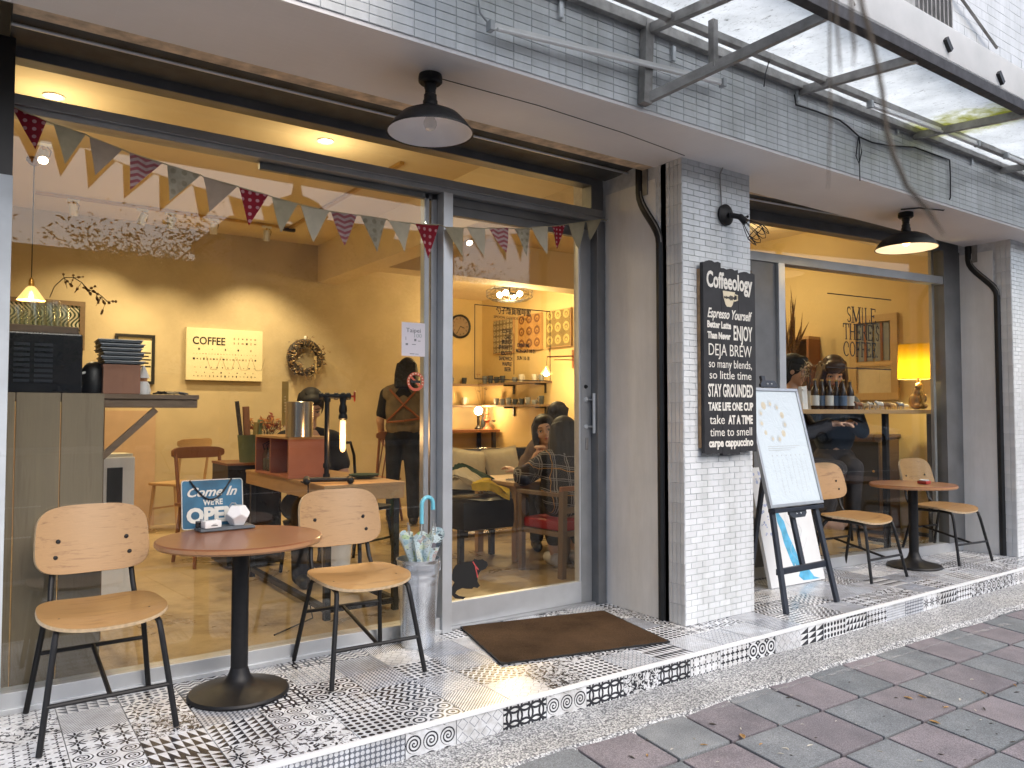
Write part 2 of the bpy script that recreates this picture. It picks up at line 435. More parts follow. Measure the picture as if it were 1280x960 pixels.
for i, (fn, fg, bgc) in enumerate([
    (P_tri(6, 6), K, W0), (P_weave, K, W0), (P_rings(3, 24), K, W0), (P_star(3, 8, .30, .18), K, W0), (P_dots(7, .36), K, W0),
    (P_grid(11, .40), G1, W1), (P_lat(4, .035), G2, W0), (P_zig(4, 7, 1.6), K, W0), (P_toile(4.5, .52), K, W0), (P_hatch(14, .45), G1, W0),
    (P_circ(4, .09), K, W0), (P_plus(6), K, W0), (P_scroll(3), K, W0), (P_hex(3), K, W0), (P_tri(3, 7), K, W0), (P_grid(16, .42), G1, W2),
    (P_toile(6, .50), K, W0), (P_lat(8, .10), G2, W1), (P_zig(10, 12, 1.0), G1, W1), (P_circ(7, .06), G2, W0), (P_star(5, 4, .22, .2), K, W0), (P_dots(14, .3), G2, W1)]):
    TILES.append(uvpat('floor_tile_%d' % i, fn, fg, bgc).name)

# ================================================================ ground
GZ = -.116                                    # foot of the step
SLOPE = .062
def pz(y): return GZ - SLOPE * (-1.36 - y) if y < -1.36 else GZ
m_ = MB(); m_.add([(-14, -1.30, GZ - .03), (26, -1.30, GZ - .03), (26, -4.2, pz(-4.2) - .018), (-14, -4.2, pz(-4.2) - .018)], [(0, 3, 2, 1)])
pav = struct(m_.build('pavement', 'joint'))
m_ = MB(); m_.b2((-14, -4.35, -.5), (26, -4.2, pz(-4.2)), bev=.01); struct(m_.build('kerb', 'concrete'))
m_ = MB(); m_.add([(-300, -400, -.45), (400, -400, -.45), (400, 300, -.45), (-300, 300, -.45)], [(0, 1, 2, 3)])
struct(m_.build('road', 'asphalt'))
rd = bpy.data.objects['road']
for yy in (-8.2, -12.0):
    m_ = MB()
    for i in range(14): m_.b2((-20 + i * 6, yy - .06, -.449), (-17 + i * 6, yy + .06, -.445))
    stuff(m_.build('lane_marking', 'road_white', rd))
# pavers: square slabs laid on the slope towards the street
def onslope(x, y):
    d = ray(x, y); n = Vector((0, -SLOPE, 1)); p0 = Vector((0, -1.36, GZ)); return CAM + d * ((p0 - CAM).dot(n) / d.dot(n))
j0 = onslope(1027.5, 887.5); PS = .2875
rot_p = R(-1.2); ux = Vector((math.cos(rot_p), math.sin(rot_p))); uy = Vector((-ux.y, ux.x))
mp_ = {}
for nm in ('paver_red', 'paver_blue'):
    for full in (0, 1):
        mm = MB(); mm.box((0, 0, -.02), (PS - .013, PS - .013, .04), bev=.005); mp_[nm, full] = mm.mesh('paver', nm)
npv = 0
for i in range(-9, 26):
    for j in range(-8, 2):
        c = Vector((j0.x, j0.y)) + ux * (i + .5) * PS + uy * (j + .5) * PS
        if c.y > -1.36 + PS * .80 or c.y < -4.15: continue
        y_ = c.y; cut = None
        o = link('paver', mp_[('paver_red', 'paver_blue')[(i + j) % 2], 0], pav)
        o.location = (c.x, c.y, GZ + SLOPE * min(0, c.y + 1.36) - (.006 if c.y > -1.36 else 0) + random.uniform(-.0012, .0012))
        o.rotation_euler = (math.atan(SLOPE) + random.uniform(-.004, .004), random.uniform(-.004, .004), rot_p); npv += 1
# washed gravel strip between step and pavers, lying over the cut slabs
m_ = MB(); nx = 120; vs = []; random.seed(3)
for i in range(nx + 1):
    x = -4 + i * 20 / nx; e = -1.335 + .012 * math.sin(i * 1.7) + random.uniform(-.012, .012) - .004 * (x - 2)
    vs += [(x, -1.00, GZ + .012), (x, e + .03, GZ + .012), (x, e, GZ - .01)]
fs = []
for i in range(nx):
    a = i * 3; fs += [(a, a + 1, a + 4, a + 3), (a + 1, a + 2, a + 5, a + 4)]
m_.add(vs, [f[::-1] for f in fs]); struct(m_.build('gravel_strip', 'aggregate'))
# fallen leaves and litter on the slabs
mat('leaf_dry', (.42, .25, .09), .7, var=.4, vs=30); mat('leaf_pale', (.62, .58, .50), .7, var=.2); mat('leaf_dark', (.06, .05, .04), .8)
lv = []
for k_ in range(3):
    mm = MB(); L = .028; pts = [(0, -L), (.35 * L, -.4 * L), (.42 * L, .1 * L), (.2 * L, .7 * L), (0, L), (-.25 * L, .6 * L), (-.4 * L, 0), (-.3 * L, -.5 * L)]
    mm.add([(x, y, .004 + abs(x) * .35 + .1 * y * (k_ - 1)) for x, y in pts] + [(0, 0, .001)], [(i, (i + 1) % 8, 8) for i in range(8)])
    lv.append(mm.mesh('fallen_leaf', ('leaf_dry', 'leaf_pale', 'leaf_dark')[k_]))
random.seed(21)
leafspots = [(751, 930, 0), (784, 922, 0), (809, 945, 0), (951, 931, 0), (782, 925, 1), (868, 924, 1), (840, 937, 1), (976, 943, 1), (880, 932, 0), (1161, 873, 2), (1179, 884, 2), (1239, 905, 2), (1246, 918, 2), (1271, 866, 2),
             (1205, 922, 2), (1230, 887, 2), (1162, 867, 1), (1003, 906, 1), (1176, 944, 2), (1200, 875, 1), (1150, 952, 1), (1100, 940, 1), (1045, 902, 1), (1215, 850, 1), (1120, 873, 2), (1070, 905, 1)]
for k_ in range(46):
    leafspots.append((random.uniform(720, 1275), random.uniform(850, 955), random.choice((1, 1, 2, 2, 0))))
for x, y, k_ in leafspots:
    p = onslope(x, y)
    if p.y > -1.4 : continue
    o = link('fallen_leaf', lv[k_]); o.location = (p.x, p.y, pz(p.y) + .001); s = random.uniform(.35, 1.0) * (1 if k_ == 0 else .6); o.scale = (s * random.uniform(.4, 1), s, s)
    o.rotation_euler = (math.atan(SLOPE), 0, random.uniform(0, 6.28))
    tag(o, ('dry orange leaf fallen on the grey paving slabs', 'pale shrivelled leaf scrap lying on the paving slabs', 'small dark leaf scrap lying on the paving slabs')[k_], 'leaf', 'leaves fallen on the pavement')

# pale lime streak along the first row of slabs
m, t_, b_m, o_ = newmat('lime_streak'); t_.nodes.remove(b_m); df = t_.nodes.new('ShaderNodeBsdfDiffuse'); df.inputs[0].default_value = (.50, .50, .50, 1); tp_ = t_.nodes.new('ShaderNodeBsdfTransparent'); mx_ = t_.nodes.new('ShaderNodeMixShader')
t_.links.new(ramp(t_, noise(t_, tcoord(t_, 'Object'), 26, 6, .75), [(.42, (0, 0, 0)), (.68, (.75, .75, .75))]), mx_.inputs[0]); t_.links.new(tp_.outputs[0], mx_.inputs[1]); t_.links.new(df.outputs[0], mx_.inputs[2]); t_.links.new(mx_.outputs[0], o_.inputs[0]); M['lime_streak'] = m
sp = [onslope(x, y) for x, y in ((700, 938), (780, 915), (860, 895), (915, 880), (960, 866), (1017, 850), (1067, 836), (1112, 824), (1180, 803), (1260, 780))]; m_ = MB(); vs = []
for i, p in enumerate(sp):
    w_ = .012 + .01 * math.sin(i * 2.3); z = GZ + SLOPE * min(0, p.y + 1.36) + .0035; vs += [(p.x, p.y - w_, z), (p.x, p.y + w_, z)]
m_.add(vs, [(2 * i, 2 * i + 2, 2 * i + 3, 2 * i + 1) for i in range(len(sp) - 1)]); stuff(m_.build('lime_streak', 'lime_streak', pav))

# ================================================================ porch step with printed tiles
NY = -1.05; TS = .2155
m_ = MB(); m_.b2((-2, NY + .012, -.3), (12, .35, -.007)); porch = struct(m_.build('porch_floor', 'grout_dark'))
tmesh, rmesh = [], []
RH = .098
for nm in TILES:
    mm = MB(); h = TS / 2 - .0016; mm.box((0, 0, -.003), (2 * h, 2 * h, .006)); tmesh.append(mm.mesh('tile', nm, uv=lambda c: (c.x / TS + .5, c.y / TS + .5)))
    mm = MB(); mm.box((0, 0, 0), (2 * h, .006, RH)); rmesh.append(mm.mesh('tile', nm, uv=lambda c: (c.x / TS + .5, c.z / TS + .5)))
random.seed(12); last = None
for i in range(-9, 40):
    for j in range(0, 6):
        x = .504 + (i + .5) * TS; y = NY + .022 + (j + .5) * TS
        if y > .3 or x < -1.5 or x > 9.5: continue
        k_ = random.randrange(len(TILES))
        while k_ == last: k_ = random.randrange(len(TILES))
        last = k_
        o = link('tile', tmesh[k_], porch); o.location = (x, y, random.uniform(-.0006, .0006)); o.rotation_euler = (random.uniform(-.003, .003), random.uniform(-.003, .003), math.pi / 2 * random.randrange(4))
    x = 1.53 + (i - 5 + .5) * TS
    if -1.5 < x < 9.5:
        k_ = random.randrange(len(TILES)); o = link('tile', rmesh[k_], porch); o.location = (x, NY + .0085 + random.uniform(-.0006, .0006), -.011 - RH / 2)
m_ = MB(); m_.b2((-2, NY, -.012), (10, NY + .022, .0035), bev=.003); m_.build('nosing', 'nosing', porch)
# ================================================================ tiled columns and beam
def tile_field(parent, o, u, v, n, wid, hei, tw, th, mt, bond=True, gap=.0028, limit=300, thick=.008, name='tile'):
    """rows of glazed tiles on a rectangle: the biggest in view as single objects, the rest joined"""
    o = Vector(o); u = Vector(u); v = Vector(v); n = Vector(n); rows = int(hei / th) + 1; lst = []
    for r in range(rows):
        z0 = r * th; z1 = min(hei, z0 + th)
        if z1 - z0 < th * .3: continue
        x = -tw * .5 if (bond and r % 2) else 0.0
        while x < wid - .004:
            a = max(0, x); b = min(wid, x + tw)
            if b - a > .006: lst.append((a, b, z0, z1))
            x += tw
    def key(q):
        p = o + u * (q[0] + q[1]) / 2 + v * (q[2] + q[3]) / 2; d = depth(p)
        if d < .3: return 1e9
        px = 640 + F_PX * (p - CAM).dot(_rt) / d; py = 480 - F_PX * (p - CAM).dot(_U) / d
        return d if (-20 < px < 1300 and -20 < py < 980) else d + 1000
    lst.sort(key=key); cache = {}; rest = MB()
    rm = Matrix((u, v, n)).transposed()
    for i, (a, b, c, d) in enumerate(lst):
        dim = (round(b - a - gap, 4), round(d - c - gap, 4), thick)
        if min(dim) <= 0: continue
        ctr = o + u * (a + b) / 2 + v * (c + d) / 2 + n * (thick / 2 - .003)
        e = rm.to_euler(); tl = Euler((random.gauss(0, .006), random.gauss(0, .006), 0)).to_matrix()
        if i < limit:
            if dim not in cache:
                mm = MB(); mm.box((0, 0, 0), dim, bev=.0016); cache[dim] = mm.mesh(name, mt)
            ob = link(name, cache[dim], parent); ob.location = ctr + n * random.uniform(-.0006, .0006); ob.rotation_euler = (rm @ tl).to_euler()
        else: rest.box(ctr, dim, rm @ tl)
    if rest.v: stuff(rest.build('tile_field', mt, parent))
SOF = 2.578
colm = thing('column', 'white glazed brick tile column carrying a black sign board', 'column', (0, 0, 0))
m_ = MB(); m_.b2((3.183, -.686, -.02), (3.757, .25, SOF + .3)); m_.build('column_core', 'grout', colm)
tile_field(colm, (3.18, -.686, 0), (1, 0, 0), (0, 0, 1), (0, -1, 0), .58, SOF, .0925, .0338, 'tile_white', True)
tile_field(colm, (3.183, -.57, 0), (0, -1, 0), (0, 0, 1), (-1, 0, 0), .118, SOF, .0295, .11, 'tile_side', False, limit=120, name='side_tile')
col2 = thing('column', 'white tiled column at the far end beyond the two-seat table', 'column')
m_ = MB(); m_.b2((6.883, -.826, -.02), (7.6, -.40, SOF + .3)); m_.build("column_core", "grout", col2)
tile_field(col2, (6.88, -.826, 0), (1, 0, 0), (0, 0, 1), (0, -1, 0), .7, SOF, .0925, .0338, 'tile_white', True, limit=120)
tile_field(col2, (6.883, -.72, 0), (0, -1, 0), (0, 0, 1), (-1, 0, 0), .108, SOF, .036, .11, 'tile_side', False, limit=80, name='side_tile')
beam = thing('facade_beam', 'white tiled beam above the shopfront with a pale soffit', 'beam')
BF = -1.03
m_ = MB(); m_.b2((-3, BF + .003, SOF + .004), (12, -.70, 6.2)); m_.build('beam_core', 'grout', beam)
tile_field(beam, (-.6, BF + .003, SOF + .004), (1, 0, 0), (0, 0, 1), (0, -1, 0), 9.2, .50, .0925, .0338, 'tile_white', False)
tile_field(beam, (3.6, BF + .003, SOF + .515), (1, 0, 0), (0, 0, 1), (0, -1, 0), 8.0, 2.0, .185, .068, 'tile_white', True, limit=60)
m_ = MB(); m_.b2((-3, BF + .004, SOF - .012), (12, -.478, SOF + .003)); m_.build('soffit', 'soffit_tile', beam)
m_ = MB(); m_.b2((-3, -.70, SOF + .004), (12, -.44, SOF + .4)); m_.build('lintel', 'plaster', beam)
# a hairline joint in the soffit
m_ = MB(); m_.tube([(1.55, -.80, SOF - .0125), (2.1, -.81, SOF - .0125), (2.65, -.78, SOF - .0125), (3.17, -.72, SOF - .0125)], .0025, 5); m_.build('crack', 'black', beam)
# ---- shutter heads in the recess above the two openings
def shutter_head(x0, x1, y0, y1, label, rise=0.0):
    t = thing('rolling_shutter', label, 'shutter', ((x0 + x1) / 2, (y0 + y1) / 2, SOF), (0, 0, math.atan2(y1 - y0, x1 - x0)))
    L = math.hypot(x1 - x0, y1 - y0); h = L / 2
    m_ = MB(); m_.b2((-h, -.475, -.009), (h, -.39, .05)); m_.build('raw_board', 'raw_board', t)
    m_ = MB(); m_.b2((-h, -.385, .06), (h, -.30, .10)); m_.build('slot', 'black', t)
    # curved bottom of the rolled curtain
    prof = []
    for i in range(13):
        a = i / 12; yy = -.355 + .30 * a; prof.append((yy, .035 - .035 * math.sin(a * math.pi * .55) + .012 * a))
    for k_ in range(3):
        a0 = k_ * 4; m_ = MB()
        vs = [(sx * h, y, z) for y, z in prof[a0:a0 + 5] for sx in (-1, 1)] + [(sx * h, y, z + .05) for y, z in prof[a0:a0 + 5] for sx in (-1, 1)]
        fs = [(2 * i, 2 * i + 1, 2 * i + 3, 2 * i + 2) for i in range(4)] + [(10 + 2 * i, 12 + 2 * i, 13 + 2 * i, 11 + 2 * i) for i in range(4)]
        m_.add(vs, fs); m_.build('slat', 'shutter', t)
    m_ = MB(); m_.tube([(-h, -.262, .008), (h, -.262, .008)], .007, 6); m_.build('rib', 'alu_light', t)
    return t
shutter_head(.085, 3.18, 0, 0, 'dark rolled shutter head above the wide window and sliding door')
shutter_head(3.76, 6.88, -.01, -.37, 'dark rolled shutter head above the smile coffee window')
# ---- reveals and shutter guide rails
def reveal(x, yg, ye, label, dark):
    t = thing('reveal_wall', label, 'wall')
    m_ = MB(); m_.b2((x, yg, -.01), (x + .07, ye, 2.50), bev=.003); m_.build('panel', 'plaster', t)
    return t
reveal(3.182, -.06, -.487, 'grey white plaster reveal between sliding door and tiled column', 0)
reveal(6.878, -.30, -.695, 'plaster reveal lit by the rabbit lamp beside the far table', 0)
def guide(x, ytop, ybot, label):
    t = thing('shutter_guide', label, 'guide rail')
    pts = [(x, ytop, SOF + .03), (x, ytop, 2.45)]
    for i in range(1, 10):
        a = i / 9; s = a * a * (3 - 2 * a); pts.append((x, ytop + (ybot - ytop) * s, 2.45 - .33 * a))
    pts.append((x, ybot, 0))
    m_ = MB(); m_.tube(pts, .028, 10); m_.build('channel', 'black', t, smooth=SM)
    m_ = MB(); m_.tube([(x - .02, p[1] - .022, p[2]) for p in pts[1:-1]], .004, 6); m_.build('lip', 'steel_old', t)
    m_ = MB(); m_.b2((x - .015, ytop - .072, 2.42), (x + .03, ytop - .032, SOF)); m_.build('end_plate', 'steel_old', t)
    return t
guide(3.19, -.355, -.517, 'black S curved shutter guide rail beside the sign board column')
guide(6.887, -.505, -.722, 'black S curved shutter guide rail at the far tiled column')
for x, y in ((3.2, -.548), (6.9, -.735)):
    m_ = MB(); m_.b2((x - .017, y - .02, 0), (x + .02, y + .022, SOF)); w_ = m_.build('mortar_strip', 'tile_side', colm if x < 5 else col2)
# left end wall
xl = ony(9.5, 500, -.16).x
lw = thing('end_wall', 'narrow strip of peeling pale blue wall at the window corner', 'wall')
mat('peel', (.55, .60, .64), .7, var=.12, vs=5, bmp=.3, bs=20, dirt=((.06, .06, .06), 5, .62))
m_ = MB(); m_.b2((-1.6, -.16, -.01), (xl, .12, 2.05), bev=.004); m_.build('lower_wall', 'peel', lw)
m_ = MB(); m_.b2((-1.6, -.158, 2.05), (xl - .002, .12, SOF)); m_.build('upper_wall', 'black', lw)

# ================================================================ the shop inside
CEIL = 3.12
def slab(name, a, b, mt): m_ = MB(); m_.b2(a, b); return struct(m_.build(name, mt))
slab('floor', (-1.2, .05, -.06), (7.6, 6.6, .0), 'cement')
slab('ceiling', (-1.2, .02, CEIL), (7.6, 6.6, CEIL + .1), 'int_ceiling')
slab('wall_back', (-1.2, 5.07, 0), (4.95, 5.2, CEIL), 'int_wall')
slab('wall_left', (-1.3, .1, 0), (-1.2, 5.2, CEIL), 'int_wall')
slab('wall_right', (7.4, -.5, 0), (7.55, 4.1, CEIL), 'int_wall_yellow')
slab('wall_alcove_side', (6.34, 4.0, 0), (6.46, 6.4, CEIL), 'int_wall_yellow')
slab('wall_alcove_back', (4.8, 6.26, 0), (6.4, 6.4, CEIL), 'int_wall_yellow')
slab('wall_partition', (6.46, 4.0, 0), (7.42, 4.12, CEIL), 'int_wall_yellow')
slab('wall_alcove_left', (4.83, 5.2, 0), (4.95, 6.3, CEIL), 'int_wall')
slab('ceiling_alcove', (4.9, 4.02, 2.87), (6.34, 6.3, 2.93), 'int_ceiling')
slab('ceiling_beam', (3.28, .3, 2.68), (3.53, 5.07, CEIL), 'int_ceiling')
slab('ceiling_beam', (3.53, 3.70, 2.68), (7.4, 4.0, CEIL - .002), 'int_ceiling')
slab('window_head', (-1.2, .0, SOF + .06), (7.5, .12, CEIL + .05), 'int_ceiling')
# solid upper part of the building so that no sky falls in from above
up = thing('upper_storey', 'white tiled upper storey wall above the canopy', 'building')
m_ = MB(); m_.b2((-3, -.70, CEIL + .12), (12, 7, 6.2)); m_.build('storey_wall', 'plaster', up)
m_ = MB(); m_.b2((7.62, .0, -.1), (12, 7, CEIL + .12)); m_.build('side_wall', 'plaster', up)
m_ = MB(); m_.b2((-3, .12, -.1), (-1.32, 7, CEIL + .12)); m_.build('side_wall', 'plaster', up)
m_ = MB(); m_.b2((-1.3, 6.62, -.1), (7.6, 7, CEIL + .12)); m_.build('rear_wall', 'plaster', up)
# window grille of the upper floor
m_ = MB(); c0 = ony(1146, 2, BF - .06)
for i in range(9): m_.b2((c0.x + i * .055, BF - .07, c0.z - .10), (c0.x + i * .055 + .014, BF - .05, c0.z + .8))
for z in (-.08, .3): m_.b2((c0.x, BF - .072, c0.z + z), (c0.x + .46, BF - .048, c0.z + z + .016))
m_.build('window_grille', 'steel_old', up)
q0 = ony(1203, 0, BF - .04); q1 = ony(1246, 60, BF - .04)
m_ = MB(); m_.tube([q0 + (q0 - q1) * .6, q0, q1], .011, 6); m_.build('conduit', 'steel_old', up)

# ================================================================ shopfront frames and glass
TRB, TRT, HDB, HDT = 2.335, 2.408, 2.555, 2.60
PX0, PX1 = 2.035, 2.093          # mullion beside the door
win = thing('shop_window', 'wide aluminium shopfront window hung with bunting', 'window', (.1, 0, 0))
def part(t, nm, a, b, mt='alu', bev=.002):
    o = t.location; m_ = MB(); m_.b2((a[0] - o.x, a[1] - o.y, a[2] - o.z), (b[0] - o.x, b[1] - o.y, b[2] - o.z), bev=bev); return m_.build(nm, mt, t)
part(win, 'sill', (.085, -.035, 0), (PX0, .05, .078), 'alu_light')
part(win, 'sill_lip', (.085, -.05, 0), (PX0, -.0355, .02), 'alu_light')
part(win, 'transom', (.085, -.042, TRB), (3.182, .05, TRT))
part(win, 'transom_lip', (.085, -.058, TRB + .025), (3.18, -.0425, TRB + .032))
part(win, 'head_rail', (.085, -.036, HDB), (3.182, .05, HDT), 'alu_dark')
part(win, 'mullion', (PX0, -.055, 0), (PX1, .06, TRB - .001), 'alu_light')
part(win, 'left_jamb', (.078, -.03, .078), (.10, .05, HDB), 'alu_dark')
part(win, 'inner_stile', (1.955, .012, .078), (1.985, .055, TRB - .001), 'alu')
part(win, 'inner_stile', (1.998, .012, .078), (2.034, .055, TRB - .001), 'alu')
part(win, 'right_jamb', (3.118, -.055, 0), (3.181, .07, TRB - .001), 'alu_dark')
part(win, 'jamb_post', (3.085, -.04, TRT), (3.181, .05, HDB), 'alu_dark')
part(win, 'top_track', (PX1, .0, 2.285), (3.118, .06, TRB - .001), 'alu_dark')
part(win, 'ceiling_track', (1.08, .012, TRB - .034), (PX0, .04, TRB - .001), 'alu_dark')
part(win, 'pane', (.10, .000, .078), (1.956, .006, TRB), 'glass', 0)
part(win, 'pane', (.10, .000, TRT), (1.545, .006, HDB), 'glass', 0)
part(win, 'pane', (1.549, .000, TRT), (3.086, .006, HDB), 'glass', 0)
door = thing('sliding_door', 'aluminium framed sliding glass door with menu lettering', 'door', (2.6, .02, 0))
part(door, 'bottom_rail', (PX1 - .03, .008, .012), (3.11, .045, .138), 'alu_light')
part(door, 'track', (PX1, -.03, 0), (3.118, .06, .011), 'alu')
part(door, 'top_rail', (PX1 - .03, .008, 2.235), (3.11, .045, 2.30), 'alu_dark')
part(door, 'stile', (3.035, .006, .012), (3.117, .047, 2.30), 'alu')
part(door, 'stile_bead', (3.022, .010, .138), (3.036, .040, 2.235), 'alu_light')
part(door, 'stile', (PX1 - .03, .007, .012), (PX1 + .012, .046, 2.30), 'alu')
part(door, 'pane', (PX1, .022, .138), (3.03, .028, 2.236), 'glass', 0)
hb = ony(751, 500, -.02); dl = door.location
m_ = MB(); m_.tube([(3.108 - dl.x, -.05, 1.03), (3.108 - dl.x, -.05, 1.275)], .0095, 10); m_.build('handle', 'alu_light', door, smooth=SM)
for z in (1.07, 1.235):
    m_ = MB(); m_.tube([(3.108 - dl.x, -.05, z), (3.088 - dl.x, -.012, z)], .006, 8); m_.build('handle_mount', 'alu', door)
    m_ = MB(); m_.lathe([(0, 0), (.017, 0), (.014, .006), (0, .008)], 14, (3.075 - dl.x, -.014, z), rot=Matrix.Rotation(R(90), 3, 'X')); m_.build('lock_rose', 'alu_light', door, smooth=SM)
m_ = MB(); m_.box((3.078 - dl.x, -.016, .965), (.020, .008, .075), bev=.004); m_.build('lock_plate', 'steel_old', door)
m_ = MB(); m_.lathe([(0, 0), (.013, 0), (.009, .012), (0, .012)], 10, (3.072 - dl.x, -.014, 1.315), rot=Matrix.Rotation(R(90), 3, 'X')); m_.build('knob', 'black', door)
# --- far window, its line turned a little towards the street
A2 = Vector((3.76, -.012, 0)); B2 = Vector((6.90, -.385, 0)); W2D = (B2 - A2).normalized(); W2N = Vector((W2D.y, -W2D.x, 0)); W2A = math.atan2(W2D.y, W2D.x); W2L = (B2 - A2).length
def onw2(x, y, off=0.0): return onp(x, y, A2 + W2N * off, W2N)
def w2loc(p): q = Vector(p) - A2; return Vector((q.dot(W2D), q.dot(-W2N), q.z))
win2 = thing('shop_window', 'aluminium shop window lettered smile there is coffee', 'window', A2, W2A)
def p2(nm, a, b, mt='alu', bev=.002): m_ = MB(); m_.b2(a, b, bev=bev); return m_.build(nm, mt, win2)
u1 = w2loc(onw2(968, 500)).x; u2 = w2loc(onw2(976, 500)).x; u3 = w2loc(onw2(1176, 500)).x
t0 = w2loc(onw2(1078, 344)).z; t1 = w2loc(onw2(1078, 334)).z; hb2 = w2loc(onw2(1078, 299)).z
TR2B, TR2T = t0, t1
p2('sill', (0, -.035, 0), (W2L, .05, .075), 'alu_light')
p2('transom', (0, -.042, TR2B), (W2L, .05, TR2T))
p2('head_rail', (0, -.04, hb2), (W2L, .05, SOF + .05), 'alu_dark')
p2('mullion', (u1, -.055, .075), (u2, .05, TR2B), 'alu_light')
p2('door_stile', (u1 - .24, -.03, .075), (u1 - .001, .045, TR2B), 'alu_dark')
p2('door_rail', (0, -.03, TR2B - .075), (u1 - .24, .04, TR2B - .001), 'alu_dark')
p2('jamb', (u3, -.05, .075), (W2L, .05, hb2), 'alu_dark')
p2('jamb_strip', (u3 - .06, .02, .075), (u3 - .03, .05, hb2), 'alu')
p2('pane', (u2, 0, .075), (u3, .006, TR2B), 'glass', 0)
p2('pane', (0, 0, .075), (u1 - .24, .006, TR2B - .075), 'glass', 0)
p2('pane', (0, 0, TR2T), (u3, .006, hb2), 'glass', 0)
# ================================================================ canopy over the pavement
def translucent(name):
    m, t, b, o = newmat(name); t.nodes.remove(b); k = tcoord(t, 'Object')
    g = noise(t, k, 5, 7, .7); s = noise(t, tcoord(t, 'Object', (3, 1, 1)), 22, 5, .75, 1.5)
    cc = ramp(t, g, [(.30, (.72, .75, .76)), (.6, (.88, .91, .92))])
    cc = mixc(t, N(t, ramp(t, s, [(.58, (0, 0, 0)), (.68, (1, 1, 1))])), cc, (.24, .25, .24))
    x, y, z = sep(t, k)
    band = ((x - 5.05).ab() * -1.6 + 1.0).mx(0.0) * noise(t, k, 9, 6, .7)
    cc = mixc(t, N(t, ramp(t, band, [(.28, (0, 0, 0)), (.5, (1, 1, 1))])), cc, (.46, .47, .16))
    d = t.nodes.new('ShaderNodeBsdfDiffuse'); tr = t.nodes.new('ShaderNodeBsdfTranslucent')
    t.links.new(cc, d.inputs[0]); t.links.new(cc, tr.inputs[0])
    mx = t.nodes.new('ShaderNodeMixShader'); mx.inputs[0].default_value = .88
    t.links.new(d.outputs[0], mx.inputs[1]); t.links.new(tr.outputs[0], mx.inputs[2])
    tp = t.nodes.new('ShaderNodeBsdfTransparent'); t.links.new(cc, tp.inputs[0]); m2 = t.nodes.new('ShaderNodeMixShader'); m2.inputs[0].default_value = .34
    t.links.new(mx.outputs[0], m2.inputs[1]); t.links.new(tp.outputs[0], m2.inputs[2]); t.links.new(m2.outputs[0], o.inputs[0]); M[name] = m
translucent('sheet')
can = thing('canopy', 'steel framed canopy with dirty translucent roof sheets', 'canopy', (0, 0, 0))
CO = -1.70
def cz(y): return 2.985 + (y - BF) * .09
def cbar(nm, p, q, wd, ht, mt='steel_old'): m_ = MB(); m_.bar(p, q, wd, ht, bev=.002); return m_.build(nm, mt, can)
cbar('wall_purlin', (1.2, BF - .03, cz(BF) - .02), (9, BF - .03, cz(BF) + .02), .035, .05)
cbar('middle_purlin', (1.2, -1.2, cz(-1.2) - .03), (9, -1.2, cz(-1.2) + .02), .035, .035)
cbar('front_purlin', (1.2, CO, cz(CO) - .03), (9, CO, cz(CO) + .0), .05, .055, 'steel_dark')
def fasciamat(name):
    m, t, b, o = newmat(name); t.nodes.remove(b); f = noise(t, tcoord(t, 'Object'), 4, 5, .6); cc = ramp(t, f, [(.3, (.78, .80, .81)), (.7, (.90, .91, .92))])
    d = t.nodes.new('ShaderNodeBsdfDiffuse'); tr = t.nodes.new('ShaderNodeBsdfTranslucent'); mx = t.nodes.new('ShaderNodeMixShader'); mx.inputs[0].default_value = .55
    t.links.new(cc, d.inputs[0]); t.links.new(cc, tr.inputs[0]); t.links.new(d.outputs[0], mx.inputs[1]); t.links.new(tr.outputs[0], mx.inputs[2]); t.links.new(mx.outputs[0], o.inputs[0]); M[name] = m
fasciamat('fascia')
m_ = MB(); m_.b2((1.2, CO - .012, cz(CO) + .03), (9, CO + .012, cz(CO) + .205)); m_.build('fascia', 'fascia', can)
for x, y in ((1166, 48), (1232, 90)):
    p = ony(x + 16, y + 5, CO - .02); m_ = MB(); m_.bar((p.x, CO - .02, p.z + .02), (p.x + .05, CO - .02, p.z - .03), .02, .03); m_.build('clip', 'black', can)
RX = (1.32, 2.56, 3.75, 4.97, 6.2, 7.4)
for x in RX: cbar('rafter', (x, BF - .02, cz(BF) - .035), (x, CO, cz(CO) - .035), .032, .045)
pw = ony(804, 126, BF - .02); pc = ony(1066, 3, CO)
cbar('brace', (pw.x, BF - .02, pw.z), (pc.x, CO, pc.z), .035, .045)
cbar('wall_post', (pw.x, BF - .03, pw.z - .02), (pw.x + .02, BF - .03, cz(BF)), .05, .045)
tt_ = .43; ps = Vector((pw.x, BF - .02, pw.z)).lerp(Vector((pc.x, CO, pc.z)), tt_ * .8)
cbar('strut', ps, (ps.x, ps.y, cz(ps.y)), .032, .032)
for i in range(len(RX) - 1):
    m_ = MB(); a, b = RX[i] + .0, RX[i + 1] - .004; n = 12
    vs = [(a + (b - a) * k / n, y, cz(y) + .012 + .003 * (k % 2) + dz) for dz in (0, .004) for y in (BF, CO + .02) for k in range(n + 1)]
    fs = []
    for k in range(n):
        q = n + 1; fs += [(k, k + 1, q + k + 1, q + k), (2 * q + k, 3 * q + k, 3 * q + k + 1, 2 * q + k + 1)]
    m_.add(vs, fs); m_.build('roof_sheet', 'sheet', can)
for x, y in ((701, 12), (842, 67), (997, 118), (1122, 160), (1215, 200)):
    p = ony(x, y, BF - .012); m_ = MB(); m_.box(p, (.022, .014, .075), bev=.003); m_.build('bracket', 'alu_light', can)
